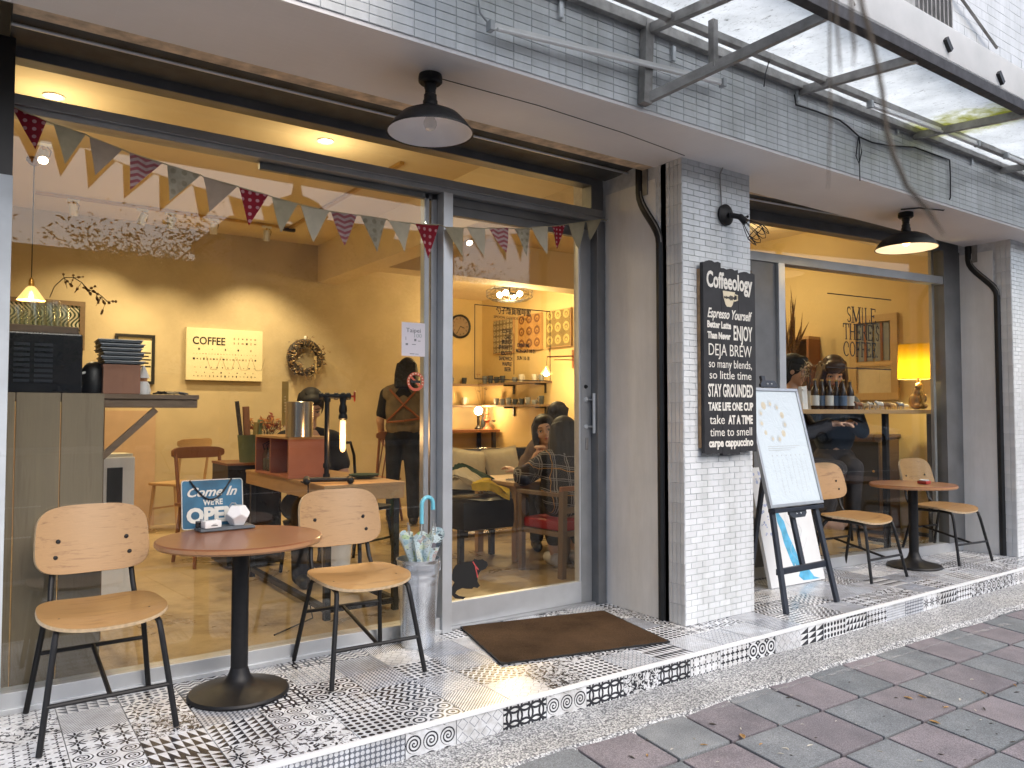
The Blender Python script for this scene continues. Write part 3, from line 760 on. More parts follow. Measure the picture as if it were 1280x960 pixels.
# fluorescent battens
def batten(p, q, label):
    t = thing('tube_light', label, 'tube light', p); d = Vector(q) - Vector(p)
    m_ = MB(); m_.bar((0, 0, 0), d, .02, .022); m_.build('batten', 'white_paint', t)
    m_ = MB(); m_.tube([Vector((0, -.015, -.016)) + d * .02, Vector((0, -.015, -.016)) + d * .98], .008, 8); m_.build('tube', 'white_gloss', t, smooth=SM)
    for s in (.0, 1.0): m_ = MB(); m_.box(d * s + Vector((0, -.008, -.006)), (.022, .035, .042), bev=.003); m_.build('end_cap', 'alu', t)
batten(ony(612, 32, BF - .05), ony(902, 103, BF - .05), 'unlit tube light fixed across the tiled beam behind the canopy post')
batten(ony(1086, 130, -1.22), ony(1220, 179, -1.22), 'unlit tube light hung under the middle canopy purlin')
batten(ony(1256, 194, -1.22), ony(1340, 228, -1.22), 'unlit tube light hung near the mossy canopy sheet')
def cable(pts, r, label, mt='steel_dark', nm='cable'):
    m_ = MB(); m_.tube(pts, r, 6); return tag(m_.build(nm, mt, smooth=SM), label, 'cable')
W_ = [(993, 118), (995, 131), (1020, 139), (1049, 150), (1060, 158), (1074, 171), (1090, 178), (1111, 182), (1143, 184), (1165, 192), (1187, 200), (1188, 220), (1188, 247)]
pts = [ony(x, y, BF - .012) for x, y in W_] + [Vector((5.5, -.97, SOF - .016)), onz(1149, 260, SOF - .018), onz(1126, 262, SOF - .018)]
cable(pts, .005, 'thin grey cable stapled along the beam to the lit barn lamp')
cable([ony(x, y, BF - .014) for x, y in ((1073, 171), (1070, 195), (1074, 205), (1077, 190), (1074, 172), (1074, 200), (1075, 226))], .0035, 'coiled spare cable hanging on the tiled beam')
cable([ony(x, y, BF - .02) for x, y in ((598, 0), (600, 16), (606, 24), (613, 31))], .004, 'short lead curling into the tube light on the beam', 'alu')
cable([ony(x, y, -1.2) for x, y in ((967, 66), (961, 78), (957, 92), (955, 108))], .003, 'loose wire end dangling from the canopy purlin')
cable([ony(x, y, -.70) for x, y in ((905, 206), (900, 218), (901, 240), (902, 258))] , .004, 'grey lead running down the column to the cage lamp', 'steel_old')
cable([ony(x, y, -.70) for x, y in ((868, 192), (882, 197), (905, 204), (925, 210), (941, 213))], .003, 'grey lead along the top of the tiled column', 'steel_old')

# ================================================================ barn lamps
mat('shade_white', (.85, .84, .86), .35, var=.02)
def barn_lamp(loc, d, h, label, lit):
    t = thing('barn_lamp', label, 'lamp', loc); r = d / 2
    m_ = MB(); m_.lathe([(0, 0), (.048, 0), (.05, -.012), (.05, -.03), (.042, -.038), (0, -.038)], 24); m_.build('ceiling_rose', 'black_metal', t, smooth=SM)
    m_ = MB(); m_.lathe([(.026, -.036), (.026, -.055), (.023, -.06), (.023, -.08), (.027, -.085), (.027, -.105), (.031, -.112), (.031, -.135)], 18); m_.build('neck', 'black_metal', t, smooth=SM)
    pr = [(.031, -.13), (.036, -.137), (r * .42, -.15), (r * .68, -.172), (r * .86, -.205), (r * .97, -.232), (r, -h)]
    m_ = MB(); m_.lathe(pr, 40); m_.lathe([(r, -h), (r + .004, -h - .002), (r + .003, -h + .005)], 40); m_.build('shade', 'black_metal', t, smooth=SM)
    m_ = MB(); m_.lathe([(rr - .004 if rr > .04 else .02, z - .004) for rr, z in pr[1:-1]] + [(r - .002, -h + .001)], 40); m_.build('shade_lining', 'shade_white', t, smooth=SM)
    m_ = MB(); m_.lathe([(.014, -.15), (.016, -.175), (.026, -.195), (.028, -.21), (.02, -.23), (0, -.237)], 14)
    m_.build('bulb', 'bulb_lit' if lit else 'white_gloss', t, smooth=SM)
    if lit: lamp('bulb_light', 'POINT', (0, 0, -.246), .6, WARM, t, .02)
    return t
emit('bulb_lit', (1.0, .55, .16), 9.0); emit('bulb_white', (1.0, .82, .55), 22.0); emit('filament', (1.0, .42, .10), 12.0)
p = onz(538, 94, SOF - .013); barn_lamp(p, .355, .245, 'unlit black barn lamp on the soffit over the bunting', False)
p = onz(1132, 266, SOF - .013); barn_lamp(p, .40, .255, 'black barn lamp with glowing bulb above the far table', True)
# cage lamp on the column
p = ony(906, 269, -.696); t = thing('wall_lamp', 'black wire cage wall lamp above the sign board', 'wall lamp', p)
RX90 = Matrix.Rotation(R(90), 3, 'X')
m_ = MB(); m_.lathe([(0, 0), (.062, 0), (.062, .012), (.045, .022), (.02, .028), (0, .028)], 28, rot=RX90); m_.build('wall_plate', 'black_metal', t, smooth=SM)
ax = Vector((.35, -.55, -.75)).normalized(); s0 = Vector((.0, -.03, -.004)); s1 = Vector((.045, -.075, -.02))
m_ = MB(); m_.tube([s0, s1], .016, 12); m_.ball(s1, .019); m_.tube([s1, s1 + ax * .045], [.018, .021], 14); m_.build('socket', 'black_metal', t, smooth=SM)
m_ = MB(); m_.tube([s1 + Vector((.015, 0, 0)), s1 + Vector((.048, -.01, .008))], .004, 6); m_.ball(s1 + Vector((.05, -.01, .008)), .008); m_.build('switch', 'black_metal', t)
qz = ax.to_track_quat('Z', 'Y').to_matrix(); b0 = s1 + ax * .04
m_ = MB()
for k_ in range(8):
    a = k_ * math.pi / 4; dv = qz @ Vector((math.cos(a), math.sin(a), 0))
    m_.tube([b0 + dv * .02, b0 + ax * .05 + dv * .042, b0 + ax * .085 + dv * .055, b0 + ax * .11 + dv * .052], .0022, 5)
    a2 = a + math.pi / 8; d2 = qz @ Vector((math.cos(a2), math.sin(a2), 0)); d3 = qz @ Vector((math.cos(a + math.pi / 4), math.sin(a + math.pi / 4), 0))
    m_.tube([b0 + ax * .085 + dv * .055, b0 + ax * .125 + (dv * .7 + d2 * .3) * .054, b0 + ax * .138 + d2 * .05, b0 + ax * .125 + (d3 * .7 + d2 * .3) * .054, b0 + ax * .085 + d3 * .055], .0022, 5)
m_.tube([b0 + ax * .085 + qz @ Vector((math.cos(k * math.pi / 8) * .055, math.sin(k * math.pi / 8) * .055, 0)) for k in range(16)], .0026, 5, closed=True)
m_.build('cage', 'black_metal', t, smooth=SM)
m_ = MB(); m_.lathe([(.012, 0), (.014, .02), (.026, .045), (.03, .065), (.02, .088), (0, .095)], 14, b0, rot=qz); m_.build('bulb', 'glass_small', t, smooth=SM)

# ================================================================ sign board on the column
mat('chalk_black', (.022, .022, .025), .6, var=.3, vs=10, bmp=.15, bs=40, dirt=((.16, .15, .14), 14, .70))
mat('letter', (.80, .77, .70), .7, var=.12, vs=60, dirt=((.25, .24, .23), 40, .68)); mat('cream', (.72, .64, .46), .7, var=.1)
mat('wood_edge', (.30, .19, .10), .7, var=.3, vs=30)
bx0, bx1, bz0, bz1 = 3.293, 3.742, .93, 1.985; by = -.735
sb = thing('sign_board', 'tall black wooden board lettered with coffee sayings', 'sign', (0, by, 0))
w3 = (bx1 - bx0) / 3
for i in range(3):
    m_ = MB(); zt = bz1 + (.012, -.012, -.02)[i]; zb = bz0 + (.0, -.008, .004)[i]
    xa, xb = bx0 + i * w3 + .0012, bx0 + (i + 1) * w3 - .0012; n = 6; poly = []
    random.seed(30 + i)
    poly += [(xa + (xb - xa) * k / n, zb + random.uniform(-.006, .006)) for k in range(n + 1)]
    poly += [(xb - (xb - xa) * k / n, zt + random.uniform(-.008, .008)) for k in range(n + 1)]
    m_.prism(poly, -.024, FACE @ T(0, 0, 0), 0)
    o = m_.build('plank', ['chalk_black', 'wood_edge'], sb)
m_ = MB(); m_.b2((bx0 - .004, .0235, bz0 + .03), (bx1, .042, bz1 - .03)); m_.build('backing', 'wood_edge', sb)
def zb_(py): return 1.975 - (py - 335) / (567 - 335) * (1.975 - .93)
xm = (bx0 + bx1) / 2
def sbt(s, py, size, width, x=xm, **k): return text(s, size, 'letter', sb, T(x, -.0015, zb_(py)) @ FACE, width=width, **k)
sbt('Coffeeology', 361, .125, .395, bold=.0035)
sbt('Espresso Yourself', 399, .075, .385, ital=.35, bold=.0015)
sbt('Better Latte', 411.5, .052, .20, x=xm - .095, bold=.002); sbt('Than Never', 425, .052, .195, x=xm - .097, bold=.002)
sbt('ENJOY', 425, .118, .165, x=xm + .11, bold=.002)
sbt('DEJA BREW', 446, .096, .37, bold=-.0005)
sbt('so many blends,', 461, .066, .37); sbt('so little time', 475, .066, .36)
sbt('STAY GROUNDED', 497, .100, .385, bold=.0022)
sbt('TAKE LIFE ONE CUP', 514, .062, .385, bold=.0022)
sbt('take', 531, .074, .125, x=xm - .12); sbt('AT A TIME', 531, .068, .215, x=xm + .08, bold=.0025)
sbt('time to smell', 546, .068, .36); sbt('carpe cappuccino', 559, .064, .38, bold=.0022)
zc_ = zb_(373); m_ = MB()
cup = [(-.052, .04), (.052, .04), (.046, .0), (.03, -.035), (.018, -.048), (-.018, -.048), (-.03, -.035), (-.046, 0)]
m_.prism(cup, .0015, T(xm - .01, -.0005, zc_) @ FACE); m_.tube([(xm + .036, -.002, zc_ + .025), (xm + .062, -.002, zc_ + .022), (xm + .062, -.002, zc_ - .004), (xm + .032, -.002, zc_ - .012)], .005, 6)
m_.build('cup_emblem', 'cream', sb)
m_ = MB(); random.seed(4)
for i in range(11):
    h = random.uniform(.008, .03); m_.box((xm - .05 + i * .0085, -.0026, zc_ + .004), (.006, .001, h))
m_.build('cup_print', 'black', sb)

# ================================================================ plywood chairs
wood('ply', (.44, .255, .10), (.20, .10, .036), .42, axis=0, scale=9, coat=.2, bmp=.12)
wood('ply_seat', (.42, .24, .092), (.20, .10, .034), .42, axis=0, scale=8, coat=.2, bmp=.12)
mat('ply_edge', (.60, .45, .28), .6, var=.15, vs=60)
def sheet3(f, nu, nv, th, inside):
    """a bent plywood panel: f(u, v) -> centre surface point; inside(u, v) in -1..1 square mapped to a rounded outline"""
    top, bot = [], []
    e = 1e-3; mm = MB()
    for j in range(nv + 1):
        for i in range(nu + 1):
            u, v = inside(-1 + 2 * i / nu, -1 + 2 * j / nv)
            p = Vector(f(u, v)); n = (Vector(f(u + e, v)) - p).cross(Vector(f(u, v + e)) - p).normalized()
            top.append(p + n * th / 2); bot.append(p - n * th / 2)
    q = nu + 1; T_ = len(top); fs = []; mi = []
    for j in range(nv):
        for i in range(nu):
            a = j * q + i; fs += [(a, a + 1, a + q + 1, a + q), (T_ + a, T_ + a + q, T_ + a + q + 1, T_ + a + 1)]
    per = [i for i in range(q)] + [j * q + nu for j in range(1, nv + 1)] + [nv * q + i for i in range(nu - 1, -1, -1)] + [j * q for j in range(nv - 1, 0, -1)]
    mm.add(top + bot, fs, 0)
    n0 = 0
    ed = [(per[k], T_ + per[k], T_ + per[(k + 1) % len(per)], per[(k + 1) % len(per)]) for k in range(len(per))]
    mm.f += ed; mm.mi += [1] * len(ed); return mm
def rounded(pw=5.0):
    def f(a, b):     # squircle mapping of the square
        m = max(abs(a), abs(b))
        if m < 1e-6: return 0, 0
        r = (abs(a / m) ** pw + abs(b / m) ** pw) ** (1 / pw); return a / r, b / r
    return f
def make_chair():
    root = thing('cafe_chair', 'plywood cafe chair', 'chair')
    def back(u, v): return (.203 * u * (1 - .03 * v), .262 + .035 * v - .05 * (1 - u * u) * .0 - .035 * u * u, .648 + .132 * v)
    o = sheet3(back, 24, 16, .013, rounded(4.0)).build('backrest', ['ply', 'ply_edge'], root, smooth=R(40))
    def seat(u, v):
        return (.213 * u * (1 + .04 * v * -1), .005 + .20 * v, .418 + .028 * u * u * .6 - .018 * max(0, -v) ** 3 + .012 * max(0, v) ** 2 - .014)
    sheet3(seat, 24, 20, .013, rounded(3.4)).build('seat', ['ply_seat', 'ply_edge'], root, smooth=R(40))
    for s in (-1, 1):
        m_ = MB(); m_.tube([(s * .155, -.06, .392), (s * .163, -.145, .388), (s * .168, -.165, .375), (s * .174, -.178, .33), (s * .216, -.24, .004)], .0105, 10); m_.build('leg', 'black_metal', root, smooth=SM)
        m_ = MB(); m_.tube([(s * .155, .09, .392), (s * .165, .135, .386), (s * .17, .15, .37), (s * .217, .24, .004)], .0105, 10); m_.build('leg', 'black_metal', root, smooth=SM)
        m_ = MB(); m_.tube([(s * .150, -.05, .39), (s * .150, .14, .39), (s * .149, .19, .41), (s * .146, .222, .46), (s * .135, .255, .60), (s * .128, .290, .72)], .0105, 10); m_.build('back_support', 'black_metal', root, smooth=SM)
    m_ = MB(); m_.tube([(-.197, -.213, .155), (.197, -.213, .155)], .0085, 8); m_.build('stretcher', 'black_metal', root, smooth=SM)
    m_ = MB(); m_.tube([(-.188, .185, .235), (.188, .185, .235)], .0085, 8); m_.build('stretcher', 'black_metal', root, smooth=SM)
    m_ = MB(); m_.tube([(0, -.213, .155), (0, .185, .235)], .0085, 8); m_.build('stretcher', 'black_metal', root, smooth=SM)
    for sx in (-1, 1):
        for z, dx in ((.645, .122), (.585, .132)):
            m_ = MB(); m_.lathe([(0, 0), (.009, 0), (.006, .004), (0, .005)], 10, (sx * dx, .262 - .035 * (.55) * .5 + (z - .648) / .132 * .035 - .012, z), rot=RX90); m_.build('bolt', 'black', root)
        for y in (-.08, .10):
            m_ = MB(); m_.lathe([(0, 0), (.006, 0), (.004, .002), (0, .0025)], 8, (sx * .15, y, .4155)); m_.build('bolt', 'black', root)
    return root
ch = make_chair()
CH = [((.415, -.307, 0), R(1.5), 'plywood chair with black legs beside the peeling corner wall'),
      ((1.460, -.290, 0), R(-1.0), 'plywood chair with black legs next to the umbrella bucket'),
      ((5.205, -.465, 0), R(-1.5), 'plywood chair with black legs just behind the menu easel'),
      ((6.335, -.530, 0), R(-6.0), 'plywood chair with black legs beside the lamp lit reveal')]
for i, (l, a, lb) in enumerate(CH):
    o = ch if i == 0 else copy_tree(ch)
    o.location = l; o.rotation_euler.z = a; o['label'] = lb; o['group'] = 'plywood chairs on the porch'
# ================================================================ round tables
wood('table_wood', (.23, .085, .034), (.13, .046, .018), .38, axis=0, scale=3, coat=.2, bmp=.03)
wood('table_edge', (.44, .22, .10), (.32, .15, .06), .35, axis=0, scale=6, coat=.3)
def round_table(loc, zt, r, rb, label):
    t = thing('pedestal_table', label, 'table', loc)
    m_ = MB(); m_.lathe([(0, zt), (r - .006, zt), (r, zt - .005)], 64); m_.build('tabletop', 'table_wood', t, smooth=SM)
    m_ = MB(); m_.lathe([(r, zt - .005), (r + .001, zt - .018), (r - .006, zt - .026), (0, zt - .026)], 64); m_.build('edge_band', 'table_edge', t, smooth=SM)
    m_ = MB(); m_.lathe([(.034, .09), (.034, zt - .03)], 20, capt=True); m_.lathe([(.09, zt - .034), (.09, zt - .026)], 20, capb=True); m_.build('column', 'black_metal', t, smooth=SM)
    m_ = MB(); m_.lathe([(0, .002), (rb, .002), (rb + .002, .010), (rb - .004, .018), (rb * .8, .026), (rb * .5, .040), (rb * .3, .056), (.045, .075), (.037, .10), (.034, .11)], 48); m_.build('base', 'black_metal', t, smooth=SM)
    return t
T1 = (.922, -.322); T2 = (5.83, -.545)
round_table((*T1, 0), .642, .328, .198, 'round brown table with black trumpet base carrying the open sign')
round_table((*T2, 0), .622, .30, .19, 'round brown table with black trumpet base carrying a small ashtray')
# ---- things on the near table
ZT = .643
mat('enamel_blue', (.025, .115, .20), .45, var=.45, vs=7, dirt=((.20, .36, .46), 6, .58))
mat('enamel_cream', (.62, .60, .54), .5, var=.12, vs=30)
mat('rust', (.20, .15, .11), .8, var=.3)
ys = -.022
a_ = ony(226, 598, ys); b_ = ony(304, 592, ys); c_ = ony(307, 652, ys)
sw, sh = b_.x - a_.x, .215; cxs = (a_.x + b_.x) / 2 + .005
os_ = thing('open_sign', 'worn blue enamel sign reading come in we are open', 'sign', (cxs, ys, ZT), (R(-7), 0, R(2)))
m_ = MB(); rr = .012; poly = []
for cx_, cz_, a0 in ((sw / 2 - rr, sh - rr, 0), (-sw / 2 + rr, sh - rr, 90), (-sw / 2 + rr, rr, 180), (sw / 2 - rr, rr, 270)):
    poly += [(cx_ + rr * math.cos(R(a0 + k * 30)), cz_ + rr * math.sin(R(a0 + k * 30))) for k in range(4)]
m_.prism(poly, .004, FACE); m_.build('plate', 'enamel_blue', os_)
m_ = MB(); m_.tube([(x * .985, -.0042, .002 + z * .98) for x, z in poly], .0022, 5, closed=True); m_.build('rim', 'enamel_cream', os_)
def ot(s, z, size, width, x=0, **k): return text(s, size, 'enamel_cream', os_, T(x, -.0052, z) @ FACE, width=width, **k)
ot('Come In', .142, .056, .215, ital=.4, bold=.0012); ot('WE\'RE', .103, .034, .085, x=.0, bold=.001); ot('OPEN', .03, .086, .225, bold=.0045)
m_ = MB(); pts = [Vector((-.098 + .18 * k / 14, -.010, .214 - .088 * math.sin(math.pi * k / 14))) for k in range(15)]
for k in range(14):
    m_.tube([pts[k] + (pts[k + 1] - pts[k]) * .0, pts[k + 1]], .0032 + .0012 * (k % 2), 6)
m_.build('hanging_chain', 'black', os_)
tr_c = ony(281, 660, -.088); tr = thing('serving_tray', 'flat dark slate tray on the round table', 'tray', (tr_c.x, tr_c.y, ZT), R(3))
mat('slate', (.10, .115, .13), .45, var=.15)
m_ = MB(); m_.box((0, 0, .006), (.235, .10, .009), bev=.003); m_.build('plate', 'slate', tr)
m_ = MB(); m_.box((0, 0, .0125), (.228, .093, .004), bev=.0015); m_.build('rim', 'slate', tr)
# faceted white ashtray
pa = ony(297, 648, -.084); t = thing('ashtray', 'white faceted dodecahedron ashtray on the slate tray', 'ashtray', (pa.x, pa.y, ZT + .015))
phi = (1 + 5 ** .5) / 2; dv = []
for a in (-1, 1):
    for b in (-1, 1):
        for c in (-1, 1): dv.append((a, b, c))
        dv += [(0, a / phi, b * phi), (a / phi, b * phi, 0), (a * phi, 0, b / phi)]
bm = bmesh.new(); s_ = .031
rotd = Matrix.Rotation(R(58.28), 3, 'X')
for v in dv: bm.verts.new(rotd @ Vector(v) * s_)
bmesh.ops.convex_hull(bm, input=bm.verts); bmesh.ops.dissolve_limit(bm, angle_limit=.02, verts=bm.verts, edges=bm.edges)
zmin = min(v.co.z for v in bm.verts)
for v in bm.verts: v.co.z -= zmin
bmesh.ops.bevel(bm, geom=bm.edges[:], offset=.002, segments=2, affect='EDGES')
me = bpy.data.meshes.new('body'); bm.to_mesh(me); bm.free(); me.materials.append(M['white_gloss']); link('body', me, t)
m_ = MB(); m_.tube([(-.028, -.004, .072), (-.038, -.006, .084), (-.028, -.008, .098), (-.012, -.006, .096), (-.004, -.004, .08)], .003, 6); m_.tube([(-.02, .004, .078), (-.012, 0, .088), (.008, 0, .082)], .005, 6); m_.build('key_ring', 'alu', t, smooth=SM)
pa = ony(264, 660, -.115); t = thing('card_box', 'small white paper box with black print on the slate tray', 'box', (pa.x, pa.y, ZT + .015), R(12))
m_ = MB(); m_.box((0, 0, .016), (.075, .045, .032), bev=.007); m_.build('box', 'white_paint', t, smooth=SM)
m_ = MB(); m_.b2((-.01, -.0229, .009), (.018, -.0224, .013)); m_.b2((-.004, -.0229, .016), (.012, -.0224, .018)); m_.b2((-.022, .0, .0322), (.022, .006, .0326)); stuff(m_.build('small_print', 'black', t))
pa = ony(249, 657, -.080); t = thing('lighter', 'black lighter lying between tray and open sign', 'lighter', (pa.x, pa.y, ZT + .015)); m_ = MB(); m_.box((0, 0, .014), (.03, .018, .028), bev=.004); m_.build('body', 'black_gloss', t); m_ = MB(); m_.box((.01, 0, .032), (.012, .012, .008)); m_.build('cap', 'alu', t)
# ashtray of the far table
pa = onz(1155, 605, .624); t = thing('ashtray', 'small red and silver square ashtray on the far table', 'ashtray', (pa.x, pa.y, .623))
mat('red_lacquer', (.32, .03, .02), .3)
m_ = MB(); m_.box((0, 0, .014), (.07, .07, .024), bev=.006); m_.build('tray', 'red_lacquer', t)
m_ = MB(); m_.lathe([(.028, .0262), (.034, .0262), (.034, .034), (.027, .034), (.022, .0285), (0, .0285)], 16); m_.build('rim', 'alu_light', t, smooth=SM)

# ================================================================ umbrella bucket
mat('zinc', (.72, .76, .80), .27, .85, var=.22, vs=6, bmp=.06, bs=9)
bc = Vector((1.838, -.155, 0)); t = thing('umbrella_bucket', 'galvanised metal bucket holding umbrellas beside the door mullion', 'bucket', bc)
m_ = MB(); prof = [(0, .006), (.076, .006), (.080, .0), (.083, .012)]
for z in [.02 + .4 * k / 30 for k in range(31)]:
    r = .082 + .024 * z / .42
    for zr in (.33, .348, .366):
        r += .0035 * math.exp(-((z - zr) / .006) ** 2)
    prof.append((r, z))
prof += [(.110, .424), (.110, .430), (.105, .430), (.10, .35), (.08, .03)]
m_.lathe(prof, 40); m_.build('body', 'zinc', t, smooth=R(60))
m_ = MB(); m_.tube([(.104, 0, .38), (.125, .0, .40), (.125, .0, .36), (.105, 0, .34)], .004, 6); m_.build('ear', 'zinc', t, smooth=SM)
def brolly(loc, rz, label, h, hook=True, tilt=0):
    u = thing('umbrella', label, 'umbrella', loc, (tilt, 0, rz))
    n = 64; vs = []; zs = [(.02, .025), (.12, .05), (.24, .088), (.30, .118), (.345, .138)]
    m_ = MB()
    for r0, (z, rr) in enumerate([(z, r) for z, r in zs]):
        for k in range(n):
            a = 2 * math.pi * k / n; pl = .62 + .38 * abs(math.cos(a * 4 + .3 * math.sin(a * 3))) ** 1.2
            zz = z + (.035 * abs(math.sin(a * 4)) if r0 == len(zs) - 1 else 0) - (.03 * (1 - math.cos(a * 2)) * .5 if r0 == len(zs) - 1 else 0)
            vs.append((rr * pl * math.cos(a), rr * pl * math.sin(a) * .62, zz))
    fs = [(i * n + k, i * n + (k + 1) % n, (i + 1) * n + (k + 1) % n, (i + 1) * n + k) for i in range(len(zs) - 1) for k in range(n)]
    m_.add(vs, fs); m_.build('canopy', 'brolly', u, smooth=R(50), uv=lambda c: (math.atan2(c.y, c.x) / 6.283 * 3, c.z * 4))
    m_ = MB(); m_.tube([(0, 0, .01), (0, 0, h)], .004, 8); m_.build('shaft', 'alu_light', u, smooth=SM)
    for k in range(4):
        a = k * math.pi / 2 + .4; m_ = MB(); x, y = .105 * math.cos(a), .06 * math.sin(a)
        m_.tube([(x, y, .36), (x * 1.02, y * 1.02, .405)], .0035, 6); m_.build('rib_tip', 'alu', u)
    if hook:
        m_ = MB(); pts = [(0, 0, h - .01), (0, 0, h + .075)] + [(.0345 - .0345 * math.cos(R(a)), -.006 * a / 180, h + .085 + .0345 * math.sin(R(a))) for a in range(0, 181, 20)] + [(.069, -.006, h + .065), (.069, -.006, h + .055)]
        m_.tube(pts, .0105, 12); m_.build('handle', 'cyan_plastic', u, smooth=SM)
    return u
mat('cyan_plastic', (.18, .56, .70), .3, var=.04)
def brollymat(name):
    m, t, b, o = newmat(name); k = tcoord(t, 'UV')
    v = t.nodes.new('ShaderNodeTexVoronoi'); v.inputs['Scale'].default_value = 7; t.links.new(k, v.inputs['Vector'])
    s = t.nodes.new('ShaderNodeSeparateColor'); t.links.new(v.outputs['Color'], s.inputs[0])
    cc = ramp(t, N(t, s.outputs[0]), [(.0, (.55, .72, .78)), (.35, (.70, .80, .82)), (.55, (.30, .48, .56)), (.72, (.78, .80, .76)), (.86, (.35, .55, .22)), (.93, (.7, .5, .55)), (.97, (.05, .07, .09))])
    f = noise(t, tcoord(t, 'UV'), 30, 4); cc = mixc(t, f.gt(.60), cc, (.10, .16, .20))
    st = (sep(t, k)[1] * 9.0).fr().lt(.12); cc = mixc(t, st, cc, (.55, .66, .70))
    t.links.new(cc, b.inputs['Base Color']); b.inputs['Roughness'].default_value = .35; b.inputs['Transmission Weight'].default_value = .15; M[name] = m
brollymat('brolly')
brolly((bc.x + .012, bc.y - .012, .20), R(12), 'folded pale blue patterned umbrella with cyan hook handle in the bucket', .41)

# ================================================================ door mat
def coir(name):
    m, t, b, o = newmat(name); k = tcoord(t, 'Object'); f = noise(t, k, 380, 3, .7); g = noise(t, k, 2.6, 4)
    cc = ramp(t, f, [(.3, (.040, .025, .015)), (.55, (.12, .075, .043)), (.8, (.27, .18, .11))])
    cc = mixc(t, 1.0, cc, ramp(t, g, [(.35, (.65, .63, .60)), (.7, (1.35, 1.3, 1.25))]), 'MULTIPLY')
    t.links.new(cc, b.inputs['Base Color']); b.inputs['Roughness'].default_value = .95; b.inputs['Specular IOR Level'].default_value = .1; bump(t, b, f, 1.0, .01); M[name] = m
coir('coir')
mc = [Vector((2.165, -.02)), Vector((2.003, -.648)), Vector((2.889, -.850)), Vector((3.022, -.205))]
cm = sum(mc, Vector((0, 0))) / 4; t = thing('door_mat', 'worn brown coir mat lying askew before the sliding door', 'mat', (cm.x, cm.y, .002))
m_ = MB(); n = 28; vs = []; random.seed(9)
def bil(u, v): return (mc[0] * (1 - u) * (1 - v) + mc[1] * (1 - u) * v + mc[2] * u * v + mc[3] * u * (1 - v)) - cm
for j in range(n + 1):
    for i in range(n + 1):
        p = bil(i / n, j / n); e = (i in (0, n)) or (j in (0, n)); s = random.uniform(-.003, .003) if e else 0
        vs.append((p.x + s, p.y + s, .014 - (.006 if e else 0) + random.uniform(-.001, .001)))
fs = [(j * (n + 1) + i, (j + 1) * (n + 1) + i, (j + 1) * (n + 1) + i + 1, j * (n + 1) + i + 1) for j in range(n) for i in range(n)]
m_.add(vs, fs); m_.build('pile', 'coir', t, smooth=R(60))
m_ = MB(); m_.prism([tuple((q - cm) * 1.002) for q in mc], .009, T(0, 0, 0)); m_.build('backing', 'rubber', t)

# ================================================================ easel with menu board
mat('easel_paint', (.022, .028, .042), .4, var=.2, vs=20)
mat('alu_frame', (.42, .44, .46), .35, .7)
def board_print(name, seed):
    m, t, b, o = newmat(name); u, v, _ = sep(t, tcoord(t, 'UV'))
    return m, t, b, o, u, v
# glossy laminated menu
m, t_, b_m, o_ = newmat('menu_paper')
b_m.inputs['Base Color'].default_value = (.60, .68, .72, 1); b_m.inputs['Roughness'].default_value = .16; b_m.inputs['Coat Weight'].default_value = .5; b_m.inputs['Coat Roughness'].default_value = .06
bump(t_, b_m, noise(t_, tcoord(t_, 'Object'), 9, 4, .6, .6), .35, .02); M['menu_paper'] = m
mat('print_grey', (.42, .45, .46), .6); mat('print_tan', (.55, .50, .38), .6); mat('print_dark', (.20, .21, .22), .6)
AL = R(14.0); ez = thing('easel', 'dark painted A frame easel with a central mast', 'easel', (4.10, -.843, 0), (0, 0, 0))
def lean(x, s, d=0.0): return Vector((x, s * math.sin(AL) - d * math.cos(AL), s * math.cos(AL) + d * math.sin(AL)))   # d: towards the street
for sx, top in ((-1, -.13), (1, .12)):
    m_ = MB(); m_.bar(lean(sx * .252, 0), lean(sx * .19 + .06, 1.0), .034, .022, up=(0, 1, 0), bev=.002); m_.build('leg', 'easel_paint', ez)
m_ = MB(); m_.bar((.02, .48, .0), lean(.05, 1.22), .03, .022, up=(0, 1, 0)); m_.build('leg', 'easel_paint', ez)
m_ = MB(); m_.bar(lean(-.237, .235, -.012), lean(.245, .235, -.012), .036, .02, up=(0, 1, 0), bev=.002); m_.build('cross_bar', 'easel_paint', ez)
m_ = MB(); m_.bar(lean(.03, .22, -.024), lean(.045, 1.44, -.024), .036, .02, up=(0, 1, 0), bev=.002); m_.build('mast', 'easel_paint', ez)
m_ = MB(); m_.bar(lean(-.20, .585, .012), lean(.29, .585, .012), .022, .05, up=(0, 1, 0), bev=.002); m_.build('ledge', 'easel_paint', ez)
def bracket_plate(s, nm, flip):
    m_ = MB(); pl = [(-.085, 0), (.085, 0), (.085, -.018), (.06, -.042), (-.06, -.042), (-.085, -.018)]
    if flip: pl = [(x, -y) for x, y in pl][::-1]
    mm = Matrix.Translation(lean(.04, s, .006)) @ Matrix.Rotation(R(90) - AL, 4, 'X'); m_.prism(pl, .014, mm); o = m_.build(nm, 'easel_paint', ez)
    for dx in (-.02, .02):
        m2 = MB(); m2.ball(mm @ Vector((dx, -.018 if not flip else .018, .016)), .006, 8, 6); m2.build('screw', 'alu_light', ez)
bracket_plate(.572, 'ledge_plate', False); bracket_plate(1.355, 'head_clamp', True)
